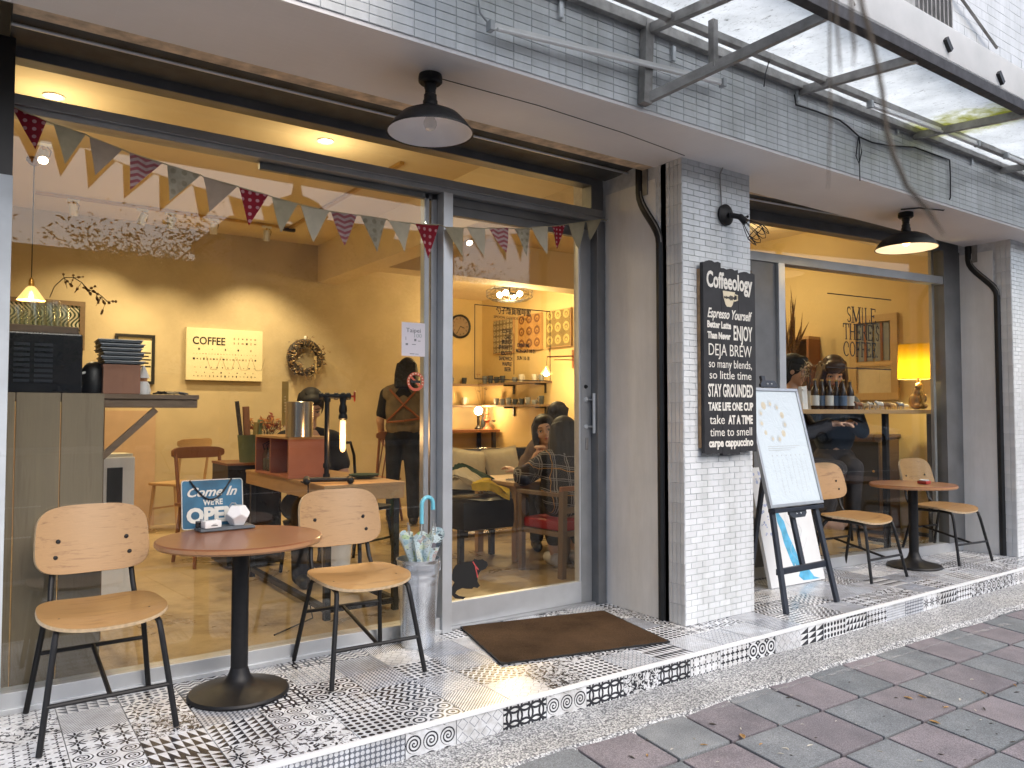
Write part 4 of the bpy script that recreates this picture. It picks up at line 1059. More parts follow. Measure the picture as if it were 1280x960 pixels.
# board resting on the ledge
BL_, BW, BH = .60, .53, .745
mb = thing('menu_board', 'white laminated menu poster in a slim grey frame on the easel', 'menu board', ez.location + lean(.045, BL_, .014), (R(-14.0), 0, 0))
m_ = MB(); m_.b2((-BW / 2, -.004, .0), (BW / 2, .010, BH)); m_.build('backing', 'alu_frame', mb)
m_ = MB(); m_.b2((-BW / 2 + .018, -.0085, .018), (BW / 2 - .018, -.0045, BH - .018)); m_.build('poster', 'menu_paper', mb)
for a, b, nm in (((-BW / 2, -.016, 0), (BW / 2, -.0042, .02), 'frame_rail'), ((-BW / 2, -.016, BH - .02), (BW / 2, -.0042, BH), 'frame_rail'), ((-BW / 2, -.0155, .0201), (-BW / 2 + .02, -.0042, BH - .0201), 'frame_stile'), ((BW / 2 - .02, -.0155, .0201), (BW / 2, -.0042, BH - .0201), 'frame_stile')):
    m_ = MB(); m_.b2(a, b, bev=.002); m_.build(nm, 'alu_frame', mb)
random.seed(5)
m_ = MB(); m2 = MB()
for k in range(11):        # ring of drawn cups
    a = R(20 + k * 33); cx_, cz_ = -.06 + .115 * math.cos(a), BH - .215 + .115 * math.sin(a)
    sc_ = random.uniform(.014, .024); poly = [(sc_ * math.cos(R(q)), sc_ * 1.1 * math.sin(R(q))) for q in range(0, 360, 40)]
    (m_ if k % 3 else m2).prism([(x + cx_, y + cz_) for x, y in poly], .0004, T(0, -.0088, 0) @ FACE)
    m2.prism([(x * .55 + cx_ + .004, y * .5 + cz_ - .003) for x, y in poly], .0004, T(0, -.0094, 0) @ FACE)
stuff(m_.build('drawing', mat('print_grey2', (.50, .55, .57), .5).name, mb)); stuff(m2.build('drawing', mat('print_cream', (.60, .55, .42), .5).name, mb))
m_ = MB()
for r0, z in enumerate((BH - .375, BH - .388, BH - .400)):
    m_.b2((-.16, -.0092, z), (.16 - .05 * r0, -.0088, z + .003))
for c in range(8):         # columns of upright writing
    x = .185 - c * .046; n = random.randint(9, 15); m_.b2((x - .004, -.0092, BH - .435), (x + .004, -.0088, BH - .428))
    for r0 in range(n):
        z = BH - .455 - r0 * .0165; w_ = random.uniform(.006, .011); 
        for q in range(3): m_.b2((x - w_ / 2, -.0092, z - q * .0042), (x + w_ / 2 * random.uniform(.2, 1), -.0088, z - q * .0042 + .0016))
m_.build('writing', 'print_grey', mb)
# painted canvas behind
mat('canvas_white', (.74, .76, .77), .6, var=.05, vs=4, bmp=.1, bs=30)
mat('paint_blue', (.10, .42, .66), .5, var=.35, vs=12); mat('pencil', (.60, .63, .68), .7); mat('paint_violet', (.38, .45, .66), .6, var=.3, vs=20)
A3 = R(13); cv = thing('painted_canvas', 'white canvas with a blue brushed whale tail leaning behind the easel', 'painting', (4.595, -.413, .003), (-A3, 0, R(-1.8)))
m_ = MB(); m_.b2((-.285, 0, 0), (.285, .028, .80), bev=.003); m_.build('canvas', 'canvas_white', cv)
cyk = FACE
m_ = MB(); m_.prism([(-.10, .545), (-.065, .47), (-.03, .42), (-.015, .33), (.035, .20), (.045, .12), (.015, .09), (-.005, .14), (-.015, .09), (-.04, .16), (-.075, .28), (-.08, .36), (-.10, .42)], .0012, FACE); m_.build('brush_stroke', 'paint_blue', cv)
m_ = MB(); m_.prism([(.08, .10), (.14, .105), (.17, .07), (.20, .03), (.26, .012), (.15, .014), (.08, .018), (.04, .05)], .0013, T(-.03, 0, 0) @ FACE); m_.build('brush_stroke', 'paint_blue', cv)
m_ = MB(); random.seed(8)
for k in range(7):
    x0, z0 = random.uniform(.02, .12), random.uniform(.12, .5); m_.tube([(x0 + .05 * math.sin(q * .7 + k), -.0012, z0 + q * .028 - .1) for q in range(8)], .0012, 4)
for k in range(4): m_.b2((-.02, -.0015, .58 - k * .018), (.24 - .04 * k, -.0005, .584 - k * .018))
m_.build('pencil_line', 'pencil', cv)
m_ = MB(); 
for k in range(26): m_.ball((random.uniform(-.27, -.16), -.001, random.uniform(.3, .78)), random.uniform(.005, .014), 7, 4, sc=(1, .08, 1))
m_.build('paint_spatter', 'paint_violet', cv)

# ================================================================ bunting
def P_big(n, r0): return lambda u, v, t: rad(rep(u, n), rep(v, n)).lt(r0)
uvpat('cloth_dots_red', P_big(4, .24), (.66, .34, .36), (.34, .018, .035), .9)
uvpat('cloth_chevron', P_zig(2, 5, 1.1), (.64, .46, .42), (.46, .14, .15), .9)
uvpat('cloth_dots_grey', P_big(3, .25), (.38, .33, .22), (.52, .46, .33), .9)
mat('cloth_grey', (.47, .41, .27), .95, var=.08, vs=30, bmp=.1, bs=200); mat('cloth_mauve', (.44, .34, .25), .95, var=.06, vs=30); mat('cloth_light', (.62, .55, .40), .95, var=.06, vs=30)
BFL = [((14, 132), (58, 152), (44, 188), 'r'), ((67, 155), (107, 168), (81, 206), 'g'), ((112, 171), (153, 187), (118, 221), 'm'), ((162, 191), (203, 204), (163, 237), 'c'),
       ((209, 206), (251, 219), (211, 252), 'd'), ((254, 221), (297, 233), (262, 265), 'm'), ((299, 234), (335, 244), (311, 282), 'r'), ((340, 246), (372, 255), (350, 291), 'g'),
       ((376, 256), (411, 264), (391, 303), 'l'), ((414, 264), (446, 269), (429, 308), 'c'), ((451, 269), (483, 274), (469, 316), 'd'), ((486, 276), (514, 279), (505, 316), 'l'),
       ((519, 280), (549, 281), (536, 323), 'r'), ((557, 284), (580, 285), (575, 322), 'g'), ((583, 284), (606, 286), (605, 320), 'l'), ((611, 285), (635, 285), (632, 316), 'c'),
       ((643, 286), (662, 285), (659, 320), 'd'), ((665, 284), (685, 283), (681, 319), 'l'), ((690, 283), (706, 281), (697, 311), 'r'), ((711, 280), (731, 277), (722, 312), 'g'), ((733, 277), (751, 274), (738, 300), 'g')]
CM_ = dict(r='cloth_dots_red', g='cloth_grey', m='cloth_mauve', c='cloth_chevron', d='cloth_dots_grey', l='cloth_light')
YB = -.085; bo = ony(12, 131, YB); bt = thing('bunting', 'string of red dotted, pink chevron and grey cloth pennants', 'bunting', bo)
line = []
for i, (a, b, c, k_) in enumerate(BFL):
    A_, B_, C_ = (ony(*q, YB) - bo for q in (a, b, c)); line += [A_, B_]
    n = 8; m_ = MB(); vs = []; idx = {}; ph = random.uniform(0, 6)
    for j in range(n + 1):
        for q in range(n + 1 - j):
            u, v = q / n, j / n; p = A_ * (1 - u - v) + B_ * u + C_ * v
            p = p + Vector((0, .012 * math.sin(ph + 5 * u + 3 * v) * (.3 + v) - .01 * v, 0)); idx[q, j] = len(vs); vs.append(p)
    T_ = len(vs); vs += [p + Vector((0, .0016, 0)) for p in vs]; fs = []
    for j in range(n):
        for q in range(n - j):
            f = (idx[q, j], idx[q + 1, j], idx[q, j + 1]); fs += [f[::-1], tuple(x + T_ for x in f)]
            if q + j < n - 1: f = (idx[q + 1, j], idx[q + 1, j + 1], idx[q, j + 1]); fs += [f[::-1], tuple(x + T_ for x in f)]
    m_.add(vs, fs); dl_ = (B_ - A_).length
    m_.build('pennant', CM_[k_], bt, smooth=R(60), uv=lambda cc, A_=A_, dl_=dl_: ((cc.x - A_.x) / dl_ * 1.0, (cc.z - A_.z) / dl_ * 1.0))
line.append(ony(766, 277, YB) - bo); line.insert(0, Vector((-.02, 0, .01)))
m_ = MB(); m_.tube(line, .0028, 6); m_.build('cord', 'cloth_grey', bt)
m_ = MB(); q = ony(766, 277, YB) - bo; m_.tube([q + Vector((-.05, 0, 0)), q + Vector((.02, 0, .008))], .006, 6); m_.ball(q + Vector((-.02, -.004, -.006)), .012, 8, 6); m_.build('tape_knot', 'white_paint', bt)
# ================================================================ inside: materials
wood('plank_grey', (.24, .19, .125), (.14, .105, .065), .7, axis=2, scale=3.2, bmp=.25)
wood('plank_dark', (.20, .135, .085), (.12, .08, .05), .65, axis=0, scale=4)
wood('oak', (.52, .33, .16), (.40, .24, .11), .45, axis=0, scale=4)
wood('oak_y', (.50, .30, .14), (.36, .20, .085), .45, axis=1, scale=4)
wood('teak', (.30, .125, .055), (.20, .075, .03), .45, axis=2, scale=5)
wood('pine', (.60, .42, .20), (.48, .31, .14), .5, axis=2, scale=5)
mat('steel_bright', (.62, .60, .57), .22, .95, var=.06, vs=3, stretch=(60, 60, 1))
mat('brass', (.50, .33, .12), .35, .8, var=.1)
mat('gold_card', (.36, .28, .10), .5, var=.1)
mat('green_tin', (.17, .22, .12), .5, var=.12)
mat('cream_cloth', (.66, .57, .38), .9, var=.06, vs=20); mat('yellow_cloth', (.72, .50, .05), .85, var=.1, vs=20); mat('green_cloth', (.03, .06, .035), .9)
mat('red_seat', (.28, .02, .03), .6, var=.1); mat('paper', (.75, .70, .55), .7, var=.03); mat('canvas_warm', (.74, .66, .44), .8, var=.03)
mat('ink', (.008, .008, .008), .7); mat('ink_soft', (.28, .24, .14), .7)
mat('cup_grey', (.22, .24, .26), .35, var=.1); mat('cup_white', (.62, .60, .55), .35); mat('cup_dark', (.05, .06, .07), .35)
mat('dried', (.24, .14, .06), .9, var=.45, vs=60); mat('dried_pale', (.52, .40, .22), .9, var=.3, vs=60); mat('dried_dark', (.07, .06, .055), .9, var=.4, vs=60); mat('berry', (.28, .06, .04), .7)
mat('bronze', (.26, .17, .07), .38, .7, var=.25, vs=25)
mat('cardboard', (.34, .17, .11), .85, var=.1)
glassmat('glassware', (.93, .95, .93), f0=.09)
# ---------------------------------------------------------------- bar counter behind the window corner
cz1 = ony(60, 491, .14).z
xa = [-.45, ony(14.6, 700, .14).x, ony(72, 700, .14).x, ony(127, 700, .14).x]
ctr = thing('bar_counter', 'bar counter faced with grey brown upright planks', 'counter', (0, .14, 0))
for i in range(3):
    m_ = MB(); m_.b2((xa[i] + .002, 0, .0), (xa[i + 1] - .002, .022, cz1), bev=.002); m_.build('plank', 'plank_grey', ctr)
m_ = MB(); m_.b2((xa[3] - .02, .0225, 0), (xa[3], .5, cz1 - .001), bev=.002); m_.build('end_panel', 'plank_grey', ctr)
m_ = MB(); m_.b2((-.45, .023, cz1 - .03), (xa[3] - .021, .5, cz1 - .002)); m_.build('counter_top', 'plank_dark', ctr)
s0 = ony(111, 492, .30); s1 = ony(249, 495, .30); b1 = ony(249, 510, .30)
sh = thing('wall_shelf', 'dark wooden shelf with a diagonal brace beside the bar counter', 'shelf', (s0.x, .30, s0.z))
L = s1.x - s0.x
m_ = MB(); m_.b2((0, 0, -.022), (L, .30, 0), bev=.002); m_.build('board', 'plank_dark', sh)
m_ = MB(); m_.b2((.05, .01, -.062), (L - .005, .04, -.0225), bev=.002); m_.build('apron', 'plank_dark', sh)
q0 = ony(196, 512, .30) - sh.location; q1 = ony(128, 572, .30) - sh.location
m_ = MB(); m_.bar((q0.x, .03, q0.z), (q1.x, .03, q1.z), .028, .03, up=(0, 1, 0)); m_.build('brace', 'plank_dark', sh)
# black machine on the counter
e0 = ony(6, 490, .2); e1 = ony(104, 418, .2); em = thing('coffee_machine', 'boxy black coffee machine with vented back on the bar counter', 'coffee machine', (0, .2, cz1))
hm = e1.z - cz1
m_ = MB(); m_.b2((-.25, 0, 0), (e1.x, .32, hm), bev=.008); m_.build('body', 'black_gloss', em)
mat('navy_black', (.010, .014, .022), .35)
for i in range(2):
    xx0 = ony(17 + i * 26, 450, .2).x; xx1 = ony(37 + i * 29, 450, .2).x
    for k in range(8):
        m_ = MB(); m_.b2((xx0, -.006, .045 + k * .022), (xx1, -.001, .045 + k * .022 + .012)); m_.build('vent_slat', 'navy_black', em)
m_ = MB(); m_.b2((-.25, .02, hm), (e1.x - .015, .30, hm + .032), bev=.004); m_.build('cup_tray', 'plank_dark', em)
gz_ = cz1 + hm + .033
for i, (x, h_, r_) in enumerate(((18, .085, .028), (28, .07, .026), (38, .105, .034), (48, .11, .034), (58, .10, .033), (66, .12, .036), (76, .10, .032))):
    p = ony(x, 400, .32); g = thing('drinking_glass', 'upturned clear glass on the black coffee machine', 'glass', (p.x, .28 + .05 * (i % 2), gz_), 0, 'glasses on the coffee machine')
    m_ = MB(); m_.lathe([(r_, 0), (r_, .004), (r_ * .86, h_), (0, h_), (0, h_ - .008), (r_ * .80, h_ - .008), (r_ * .93, .004), (r_ * .93, 0)], 18); m_.build('tumbler', 'glassware', g, smooth=SM)
# trays and cases
def boxes(nm, lb, cat, lst, loc, mts):
    t = thing(nm, lb, cat, loc)
    for (c, d), mt in zip(lst, mts): m_ = MB(); m_.box(c, d, bev=.004); m_.build('layer', mt, t)
    return t
sx_ = ony(148, 490, .42); tz = s0.z + .001
cdz = ony(148, 457, .42).z
t = thing('storage_box', 'red brown box under a stack of dark trays on the shelf', 'box', (sx_.x, .42, tz)); m_ = MB(); m_.box((0, 0, (cdz - tz) / 2), (.155, .2, cdz - tz), bev=.003); m_.build('box', 'cardboard', t); m_ = MB(); m_.box((0, 0, cdz - tz - .008), (.159, .204, .012)); m_.build('lid', 'cardboard', t)
ht = ony(148, 426, .42).z - cdz
for k in range(6):
    t = thing('serving_tray', 'dark grey tray in the stack above the red brown box', 'tray', (sx_.x + random.uniform(-.006, .008), .42, cdz + .002 + k * ht / 6), R(random.uniform(-3, 3)), 'stacked dark trays')
    m_ = MB(); m_.box((0, 0, ht / 12 - .002), (.165 + .012 * (k > 3), .21, ht / 6 - .007), bev=.003); m_.build('tray_base', 'slate', t); m_ = MB(); m_.box((0, 0, ht / 6 - .006), (.175 + .012 * (k > 3), .22, .004)); m_.build('rim', 'alu', t)
p = ony(116, 490, .36); t = thing('water_kettle', 'squat black kettle between coffee machine and tray stack', 'kettle', (p.x + .005, .40, cz1 + .002))
m_ = MB(); m_.lathe([(0, 0), (.05, 0), (.055, .03), (.05, .11), (.03, .14), (.012, .15), (0, .152)], 20); m_.build('body', 'black', t, smooth=SM)
m_ = MB(); m_.tube([(-.045, -.02, .03), (-.075, -.03, .05), (-.06, -.035, .09), (-.03, -.03, .10)], .006, 8); m_.build('handle', 'white_paint', t, smooth=SM)
p = ony(181, 491, .36); t = thing('figurine', 'small white gnome figurine with pointed hat on the shelf', 'figurine', (p.x, .40, tz))
m_ = MB(); m_.lathe([(0, 0), (.030, 0), (.034, .02), (.026, .05), (.018, .062), (0, .064)], 16); m_.build('robe', 'white_paint', t, smooth=SM)
mat('skin_fig', (.60, .30, .15), .6)
m_ = MB(); m_.ball((0, -.004, .072), .017, 12, 8); m_.ball((.0, -.022, .071), .005, 8, 6); m_.build('head', 'skin_fig', t, smooth=SM)
m_ = MB(); m_.lathe([(.028, .078), (.026, .084), (.018, .105), (.008, .13), (0, .14)], 16); m_.build('hat', 'white_paint', t, smooth=SM)
for k, x in enumerate((203, 216, 230)):
    p = ony(x, 493, .36); t = thing('tangled_cord', 'dark tangled cord lying on the end of the shelf', 'cord', (p.x, .40 + .02 * k, tz), 0, 'cords on the shelf'); m_ = MB()
    m_.tube([(.03 * math.sin(q * 1.9 + k), .03 * math.cos(q * 1.3), .006 + .004 * (q % 3)) for q in range(12)], .004, 6); m_.build('coil', ('black', 'dried_pale', 'slate')[k], t, smooth=SM)
# ---------------------------------------------------------------- back wall: sign canvas, frames, wreath
YW = 5.066
def wall_rect(x0, y0, x1, y1, Y=YW): a = ony(x0, y0, Y); b = ony(x1, y1, Y); return a, b
a, b = wall_rect(232, 411, 326, 478); wc, hc = b.x - a.x, .56; hc = ony(279, 412, YW).z - ony(279, 476, YW).z
cs = thing('coffee_canvas', 'cream canvas headed coffee with rows of small drawings', 'wall art', ((a.x + b.x) / 2, YW - .002, ony(279, 476, YW).z))
m_ = MB(); m_.b2((-wc / 2, -.045, 0), (wc / 2, 0, hc), bev=.003); m_.build('canvas', 'canvas_warm', cs)
text('COFFEE', .115, 'ink', cs, T(-wc / 2 + .06, -.0465, hc - .175) @ FACE, align='LEFT', width=.335, bold=.002)
random.seed(17)
m_ = MB(); m2 = MB()
for r0, (z, n, s) in enumerate(((hc - .10, 6, .02), (hc - .15, 6, .024), (hc - .225, 5, .02), (hc - .275, 22, .010), (hc - .33, 20, .022), (hc - .42, 12, .015), (hc - .475, 8, .014), (.045, 17, .018))):
    x0 = -wc / 2 + (.47 if r0 < 2 else .06); x1 = wc / 2 - .06
    for k in range(n):
        x = x0 + (x1 - x0) * (k + .5) / n; w_ = s * random.uniform(.35, 1.0); h_ = s * random.uniform(.5, 1.2)
        (m_ if random.random() < .45 else m2).b2((x - w_ / 2, -.0462, z - h_ / 2), (x + w_ / 2, -.0452, z + h_ / 2))
for k in range(4): x = -.2 + k * .16; m2.tube([(x, -.046, .26), (x + .05, -.046, .12), (x + .11, -.046, .12), (x + .15, -.046, .26)], .0018, 4)
m_.build('printed_icons', 'ink', cs)['kind'] = 'stuff'; m2.build('printed_icons', 'ink_soft', cs)['kind'] = 'stuff'
def frame(nm, lb, x0, y0, x1, y1, Y, fw, mf, mp, cat='picture', depth_=.025):
    a = ony(x0, (y0 + y1) / 2, Y); b = ony(x1, (y0 + y1) / 2, Y); c0 = ony((x0 + x1) / 2, y1, Y).z; c1 = ony((x0 + x1) / 2, y0, Y).z; W_, H_ = b.x - a.x, c1 - c0
    t = thing(nm, lb, cat, ((a.x + b.x) / 2, Y - .001, c0))
    m_ = MB(); m_.b2((-W_ / 2 + fw * .5, -.008, fw * .5), (W_ / 2 - fw * .5, 0, H_ - fw * .5)); m_.build('print', mp, t, uv=lambda c: (c.x / .5, c.z / .5))
    for p0, p1 in (((-W_ / 2, -depth_, 0), (W_ / 2, 0, fw)), ((-W_ / 2, -depth_, H_ - fw), (W_ / 2, 0, H_)), ((-W_ / 2, -depth_ + .001, fw), (-W_ / 2 + fw, 0, H_ - fw)), ((W_ / 2 - fw, -depth_ + .001, fw), (W_ / 2, 0, H_ - fw))):
        m_ = MB(); m_.b2(p0, p1); m_.build('frame_bar', mf, t)
    return t, W_, H_
t, W_, H_ = frame('framed_print', 'black framed print leaning behind the gnome figurine', 143, 418, 193, 480, YW, .03, 'black', 'canvas_warm')
for i, s in enumerate(('COFFEE', 'IS ALWAYS', 'A GOOD', 'IDEA')): pass
m_ = MB()
for k in range(5): m_.b2((.02, -.0095, H_ * .62 - k * .035), (.15 - .02 * (k % 2), -.0082, H_ * .62 - k * .035 + .014))
stuff(m_.build('printed_lines', 'ink', t))
def P_wavy(u, v, t): return ((u * 14.0) + (v * 16.0).sin() * .9).fr().lt(.5)
uvpat('wave_print', P_wavy, (.02, .05, .03), (.66, .62, .48), .6)
frame('framed_print', 'wood framed black and white wavy print behind the glasses', 2, 374, 106, 436, YW - .01, .045, 'plank_dark', 'wave_print')
# dried wreath
wc_ = ony(381, 447, YW - .07); wr = thing('wreath', 'round wreath of dried leaves and pods on the wall', 'wreath', (wc_.x, YW - .07, wc_.z))
RW = .170
m_ = MB(); m_.tube([(RW * math.cos(R(k * 15)), 0, RW * math.sin(R(k * 15))) for k in range(24)], .045, 8, closed=True); m_.build('ring', 'dried_dark', wr, smooth=R(60))
random.seed(6); mmx = {k: MB() for k in ('dried', 'dried_pale', 'dried_dark')}
for k in range(620):
    a = random.uniform(0, 6.283); rr = RW + random.gauss(0, .030); c = Vector((rr * math.cos(a), -.03 - random.uniform(0, .05), rr * math.sin(a)))
    d = Vector((random.gauss(0, 1), random.gauss(-.5, .7), random.gauss(0, 1))).normalized(); s = random.uniform(.012, .034); e = d.orthogonal().normalized()
    mk = random.choice(('dried', 'dried', 'dried_pale', 'dried_dark', 'dried_dark')); mmx[mk].add([c - e * s * .35, c + d * s, c + e * s * .35, c - d * s * .6 + e * .003], [(0, 1, 2, 3)])
for k, mm in mmx.items(): stuff(mm.build('dried_leaves', k, wr))
m_ = MB()
for k in range(14): x = random.uniform(-.1, .12); m_.tube([(x, -.02, -RW - .02), (x + random.uniform(-.03, .03), -.02, -RW - .10 - random.uniform(0, .1))], .002, 4)
for k in range(8): m_.tube([(-RW - .02, -.02, .05 - .02 * k), (-RW - .10, -.02, .10 - .03 * k)], .0015, 4)
for k in range(4): m_.tube([(.09 + k * .008, -.06, .02), (.10 + k * .006, -.06, -.12), (.10 + k * .004, -.05, -.24)], .004, 5)
stuff(m_.build('dried_stems', 'dried_pale', wr)); m_ = MB(); m_.ball((0, -.01, RW + .055), .018, 8, 6, sc=(1, 1, 1.4)); m_.build('wall_hook', 'white_paint', wr)
# small leafy branch from the glasses
p = ony(62, 385, .9); t = thing('branch_vase', 'bottle with an arching dried twig behind the glasses', 'vase', (p.x, .9, gz_ - .25)); m_ = MB(); m_.lathe([(0, 0), (.05, 0), (.05, .22), (.02, .27), (.02, .33), (.024, .335)], 18); m_.build('bottle', 'glassware', t, smooth=SM)
m_ = MB(); m2 = MB(); random.seed(11); tw = [(62, 372), (68, 358), (80, 347), (92, 347), (102, 353), (110, 362), (120, 366), (127, 370), (133, 376)]
P_ = [ony(x, y, .9) - Vector((p.x, .9, gz_ - .25)) for x, y in tw]; m_.tube(P_, .0022, 5)
for i in range(2, len(P_)):
    for k in range(3):
        d = Vector((random.uniform(-.05, .05), random.uniform(-.03, .03), random.uniform(-.07, .03))); m_.tube([P_[i], P_[i] + d], .0012, 4)
        for q in range(3): c = P_[i] + d * random.uniform(.4, 1.1); m2.ball(c, random.uniform(.004, .008), 5, 4, sc=(1, .4, 1))
m_.build('twig', 'dried_dark', t); stuff(m2.build('twig_leaves', 'dried', t))
# a second shelf for the vase to stand on
t = thing('side_shelf', 'dark shelf carrying the twig bottle behind the coffee machine', 'shelf', (p.x, .9, 0)); m_ = MB(); m_.box((-.1, 0, gz_ - .262), (.7, .2, .022)); m_.build('board', 'plank_dark', t)
for xx in (-.43, .22): m_ = MB(); m_.b2((xx, -.06, 0), (xx + .03, .06, gz_ - .274)); m_.build('leg', 'plank_dark', t)
# white steel stand under the shelf
p = onz(150, 662, 0) ; p = ond(148, 620, 4.6); zt_ = p.z + .23
t = thing('waste_bin', 'white steel bin cabinet with dark slot under the brace', 'bin', (p.x, p.y, 0), R(8)); m_ = MB(); m_.b2((-.09, 0, 0), (.09, .25, zt_ - .0), bev=.006); m_.build('cabinet', 'white_paint', t); m_ = MB(); m_.b2((-.065, -.006, zt_ - .30), (.02, -.0005, zt_ - .06)); m_.build('slot', 'black', t); m_ = MB(); m_.b2((-.08, .01, zt_ + .001), (.08, .2, zt_ + .02)); m_.build('paper_stack', 'paper', t)

# ---------------------------------------------------------------- long work table with box and pipe lamp
TZ = .75; tb = thing('work_table', 'long oak table with steel frame behind the window', 'table', (1.84, 1.22, 0))
x0, x1, y0, y1 = -.24, .26, -.72, .78
m_ = MB(); m_.b2((x0, y0, TZ - .018), (x1, y1, TZ), bev=.002); m_.build('tabletop', 'oak_y', tb)
m_ = MB(); m_.b2((x0 + .004, y0 + .004, TZ - .095), (x1 - .004, y1 - .004, TZ - .0185), bev=.002); m_.build('apron', 'oak_y', tb)
for sx in (x0 + .04, x1 - .04):
    for sy in (y0 + .05, y1 - .05): m_ = MB(); m_.box((sx, sy, (TZ - .096) / 2), (.035, .035, TZ - .096)); m_.build('leg', 'black_metal', tb)
    m_ = MB(); m_.b2((sx - .016, y0 + .07, .04), (sx + .016, y1 - .07, .072)); m_.build('foot_rail', 'black_metal', tb)
m_ = MB(); m_.b2((x0 + .06, y0 + .034, .04), (x1 - .06, y0 + .066, .072)); m_.build('foot_rail', 'black_metal', tb)
ob = thing('open_crate', 'open reddish wooden box holding jars on the work table', 'crate', (1.72, 1.40, TZ + .001)); bh = .255
mat('red_wood', (.42, .15, .08), .55, var=.12, vs=5)
for a, b, mt in (((-.13, -.34, bh - .015), (.13, .34, bh), 'oak_y'), ((-.13, -.34, 0), (.13, .34, .014), 'red_wood'), ((-.13, -.34, .0145), (.13, -.322, bh - .0155), 'red_wood'), ((-.13, .322, .0145), (.13, .34, bh - .0155), 'red_wood'), ((.115, -.3215, .0145), (.13, .3215, bh - .0155), 'teak'), ((-.128, .02, .0145), (.114, .034, bh - .0155), 'red_wood')):
    m_ = MB(); m_.b2(a, b, bev=.0015); m_.build('board', mt, ob)
for k, yy in enumerate((.10, .19, .27)):
    t = thing('storage_jar', 'dark glass jar with a wire handle inside the open crate', 'jar', (1.66, 1.40 + yy, TZ + .0155), 0, 'jars in the crate'); m_ = MB(); m_.lathe([(0, 0), (.04, 0), (.042, .02), (.042, .11), (.03, .13), (.03, .145), (.034, .15)], 16); m_.build('jar', 'glassware', t, smooth=SM)
    m_ = MB(); m_.lathe([(0, .004), (.036, .004), (.036, .08), (0, .08)], 14); m_.build('contents', 'dried_dark', t); m_ = MB(); m_.tube([(-.03, 0, .14), (-.04, 0, .175), (0, 0, .195), (.04, 0, .175), (.03, 0, .14)], .003, 6); m_.build('wire_handle', 'black', t)
zc2 = TZ + .001 + bh
p = onz(374, 546, zc2); t = thing('canister', 'brushed steel canister standing on the open crate', 'canister', (p.x, p.y, zc2)); m_ = MB(); m_.lathe([(0, 0), (.083, 0), (.083, .215), (.079, .218), (.079, .02)], 36); m_.build('can', 'steel_bright', t, smooth=SM); m_ = MB(); m_.lathe([(.079, .20), (0, .2)], 30); m_.build('contents', 'paper', t)
p = onz(356, 541, zc2); t = thing('table_sign', 'tall narrow gold card sign on the open crate', 'sign', (p.x, p.y, zc2), R(-20)); m_ = MB(); m_.box((0, 0, .008), (.05, .05, .016), bev=.006); m_.build('foot', 'white_paint', t); m_ = MB(); m_.tube([(0, 0, .016), (0, 0, .06)], .003, 6); m_.build('stem', 'alu_light', t); m_ = MB(); m_.box((0, 0, .22), (.048, .008, .33)); m_.build('card', 'gold_card', t)
for k in range(6): m_ = MB(); m_.box((0, -.0046, .16 + k * .022), (.008, .0008, .009)); m_.build('letter', 'cream', t)
# pipe lamp
p = onz(408, 604, TZ); pl = thing('pipe_lamp', 'black iron pipe lamp with a glowing tube bulb and red valve', 'lamp', (p.x, p.y, TZ + .001), R(-20))
hz = .50
m_ = MB(); m_.tube([(0, 0, .03), (0, 0, hz)], .014, 12)
for z in (.04, hz - .02, .1): m_.lathe([(.019, z - .014), (.021, z), (.019, z + .014)], 14)
m_.build('post', 'black_metal', pl, smooth=SM)
for k, (a, b) in enumerate((((-.11, -.02, .022), (.13, -.02, .022)), ((-.11, .0, .022), (-.11, -.11, .022)), ((.13, -.02, .022), (.13, -.10, .022)))):
    m_ = MB(); m_.tube([a, b], .0145, 10); m_.ball(a, .021, 10, 8); m_.ball(b, .021, 10, 8); m_.build('foot_pipe', 'black_metal', pl, smooth=SM)
m_ = MB(); m_.tube([(-.035, 0, hz), (.135, 0, hz)], .0145, 12)
for x in (-.035, .0, .05, .09, .12): m_.lathe([(.02, -.012), (.022, 0), (.02, .012)], 14, (x, 0, hz), rot=Matrix.Rotation(R(90), 3, 'Y'))
m_.build('arm', 'black_metal', pl, smooth=SM)
m_ = MB(); m_.lathe([(.018, 0), (.021, -.02), (.016, -.04), (.022, -.06), (.024, -.085), (.02, -.10), (.026, -.115), (.026, -.13), (.016, -.14)], 16, (.09, 0, hz)); m_.build('socket', 'black_metal', pl, smooth=SM)
emit('tube_glass', (1.0, .50, .17), 3.2)
m_ = MB(); m_.lathe([(.012, -.135), (.016, -.15), (.0165, -.30), (.012, -.318), (0, -.325)], 16, (.09, 0, hz)); m_.build('tube_bulb', 'tube_glass', pl, smooth=SM)
m_ = MB(); m_.tube([(.09 + .004 * math.sin(q * 2.1), -.0172 + .001 * math.cos(q), hz - .15 - q * .0065) for q in range(24)], .0014, 5); m_.build('filament', 'bulb_white', pl)
lamp('bulb_light', 'POINT', (.09, -.02, hz - .23), 2.2, (1, .55, .22), pl, .02)
m_ = MB(); q_ = [(.155, .028 * math.cos(R(k * 30)), hz + .028 * math.sin(R(k * 30))) for k in range(12)]; m_.tube(q_, .005, 6, closed=True)
for k in range(4): m_.tube([(.155, 0, hz), q_[k * 3]], .003, 5)
m_.tube([(.12, 0, hz), (.16, 0, hz)], .006, 8); m_.build('valve_wheel', 'red_lacquer', pl, smooth=SM)
p = onz(455, 598, TZ); t = thing('shallow_bowl', 'shallow dark green bowl at the end of the work table', 'bowl', (p.x, p.y, TZ + .001)); m_ = MB(); m_.lathe([(0, .002), (.045, .002), (.085, .016), (.095, .026), (.09, .026), (.04, .008), (0, .008)], 28); m_.build('bowl', 'green_cloth', t, smooth=SM)
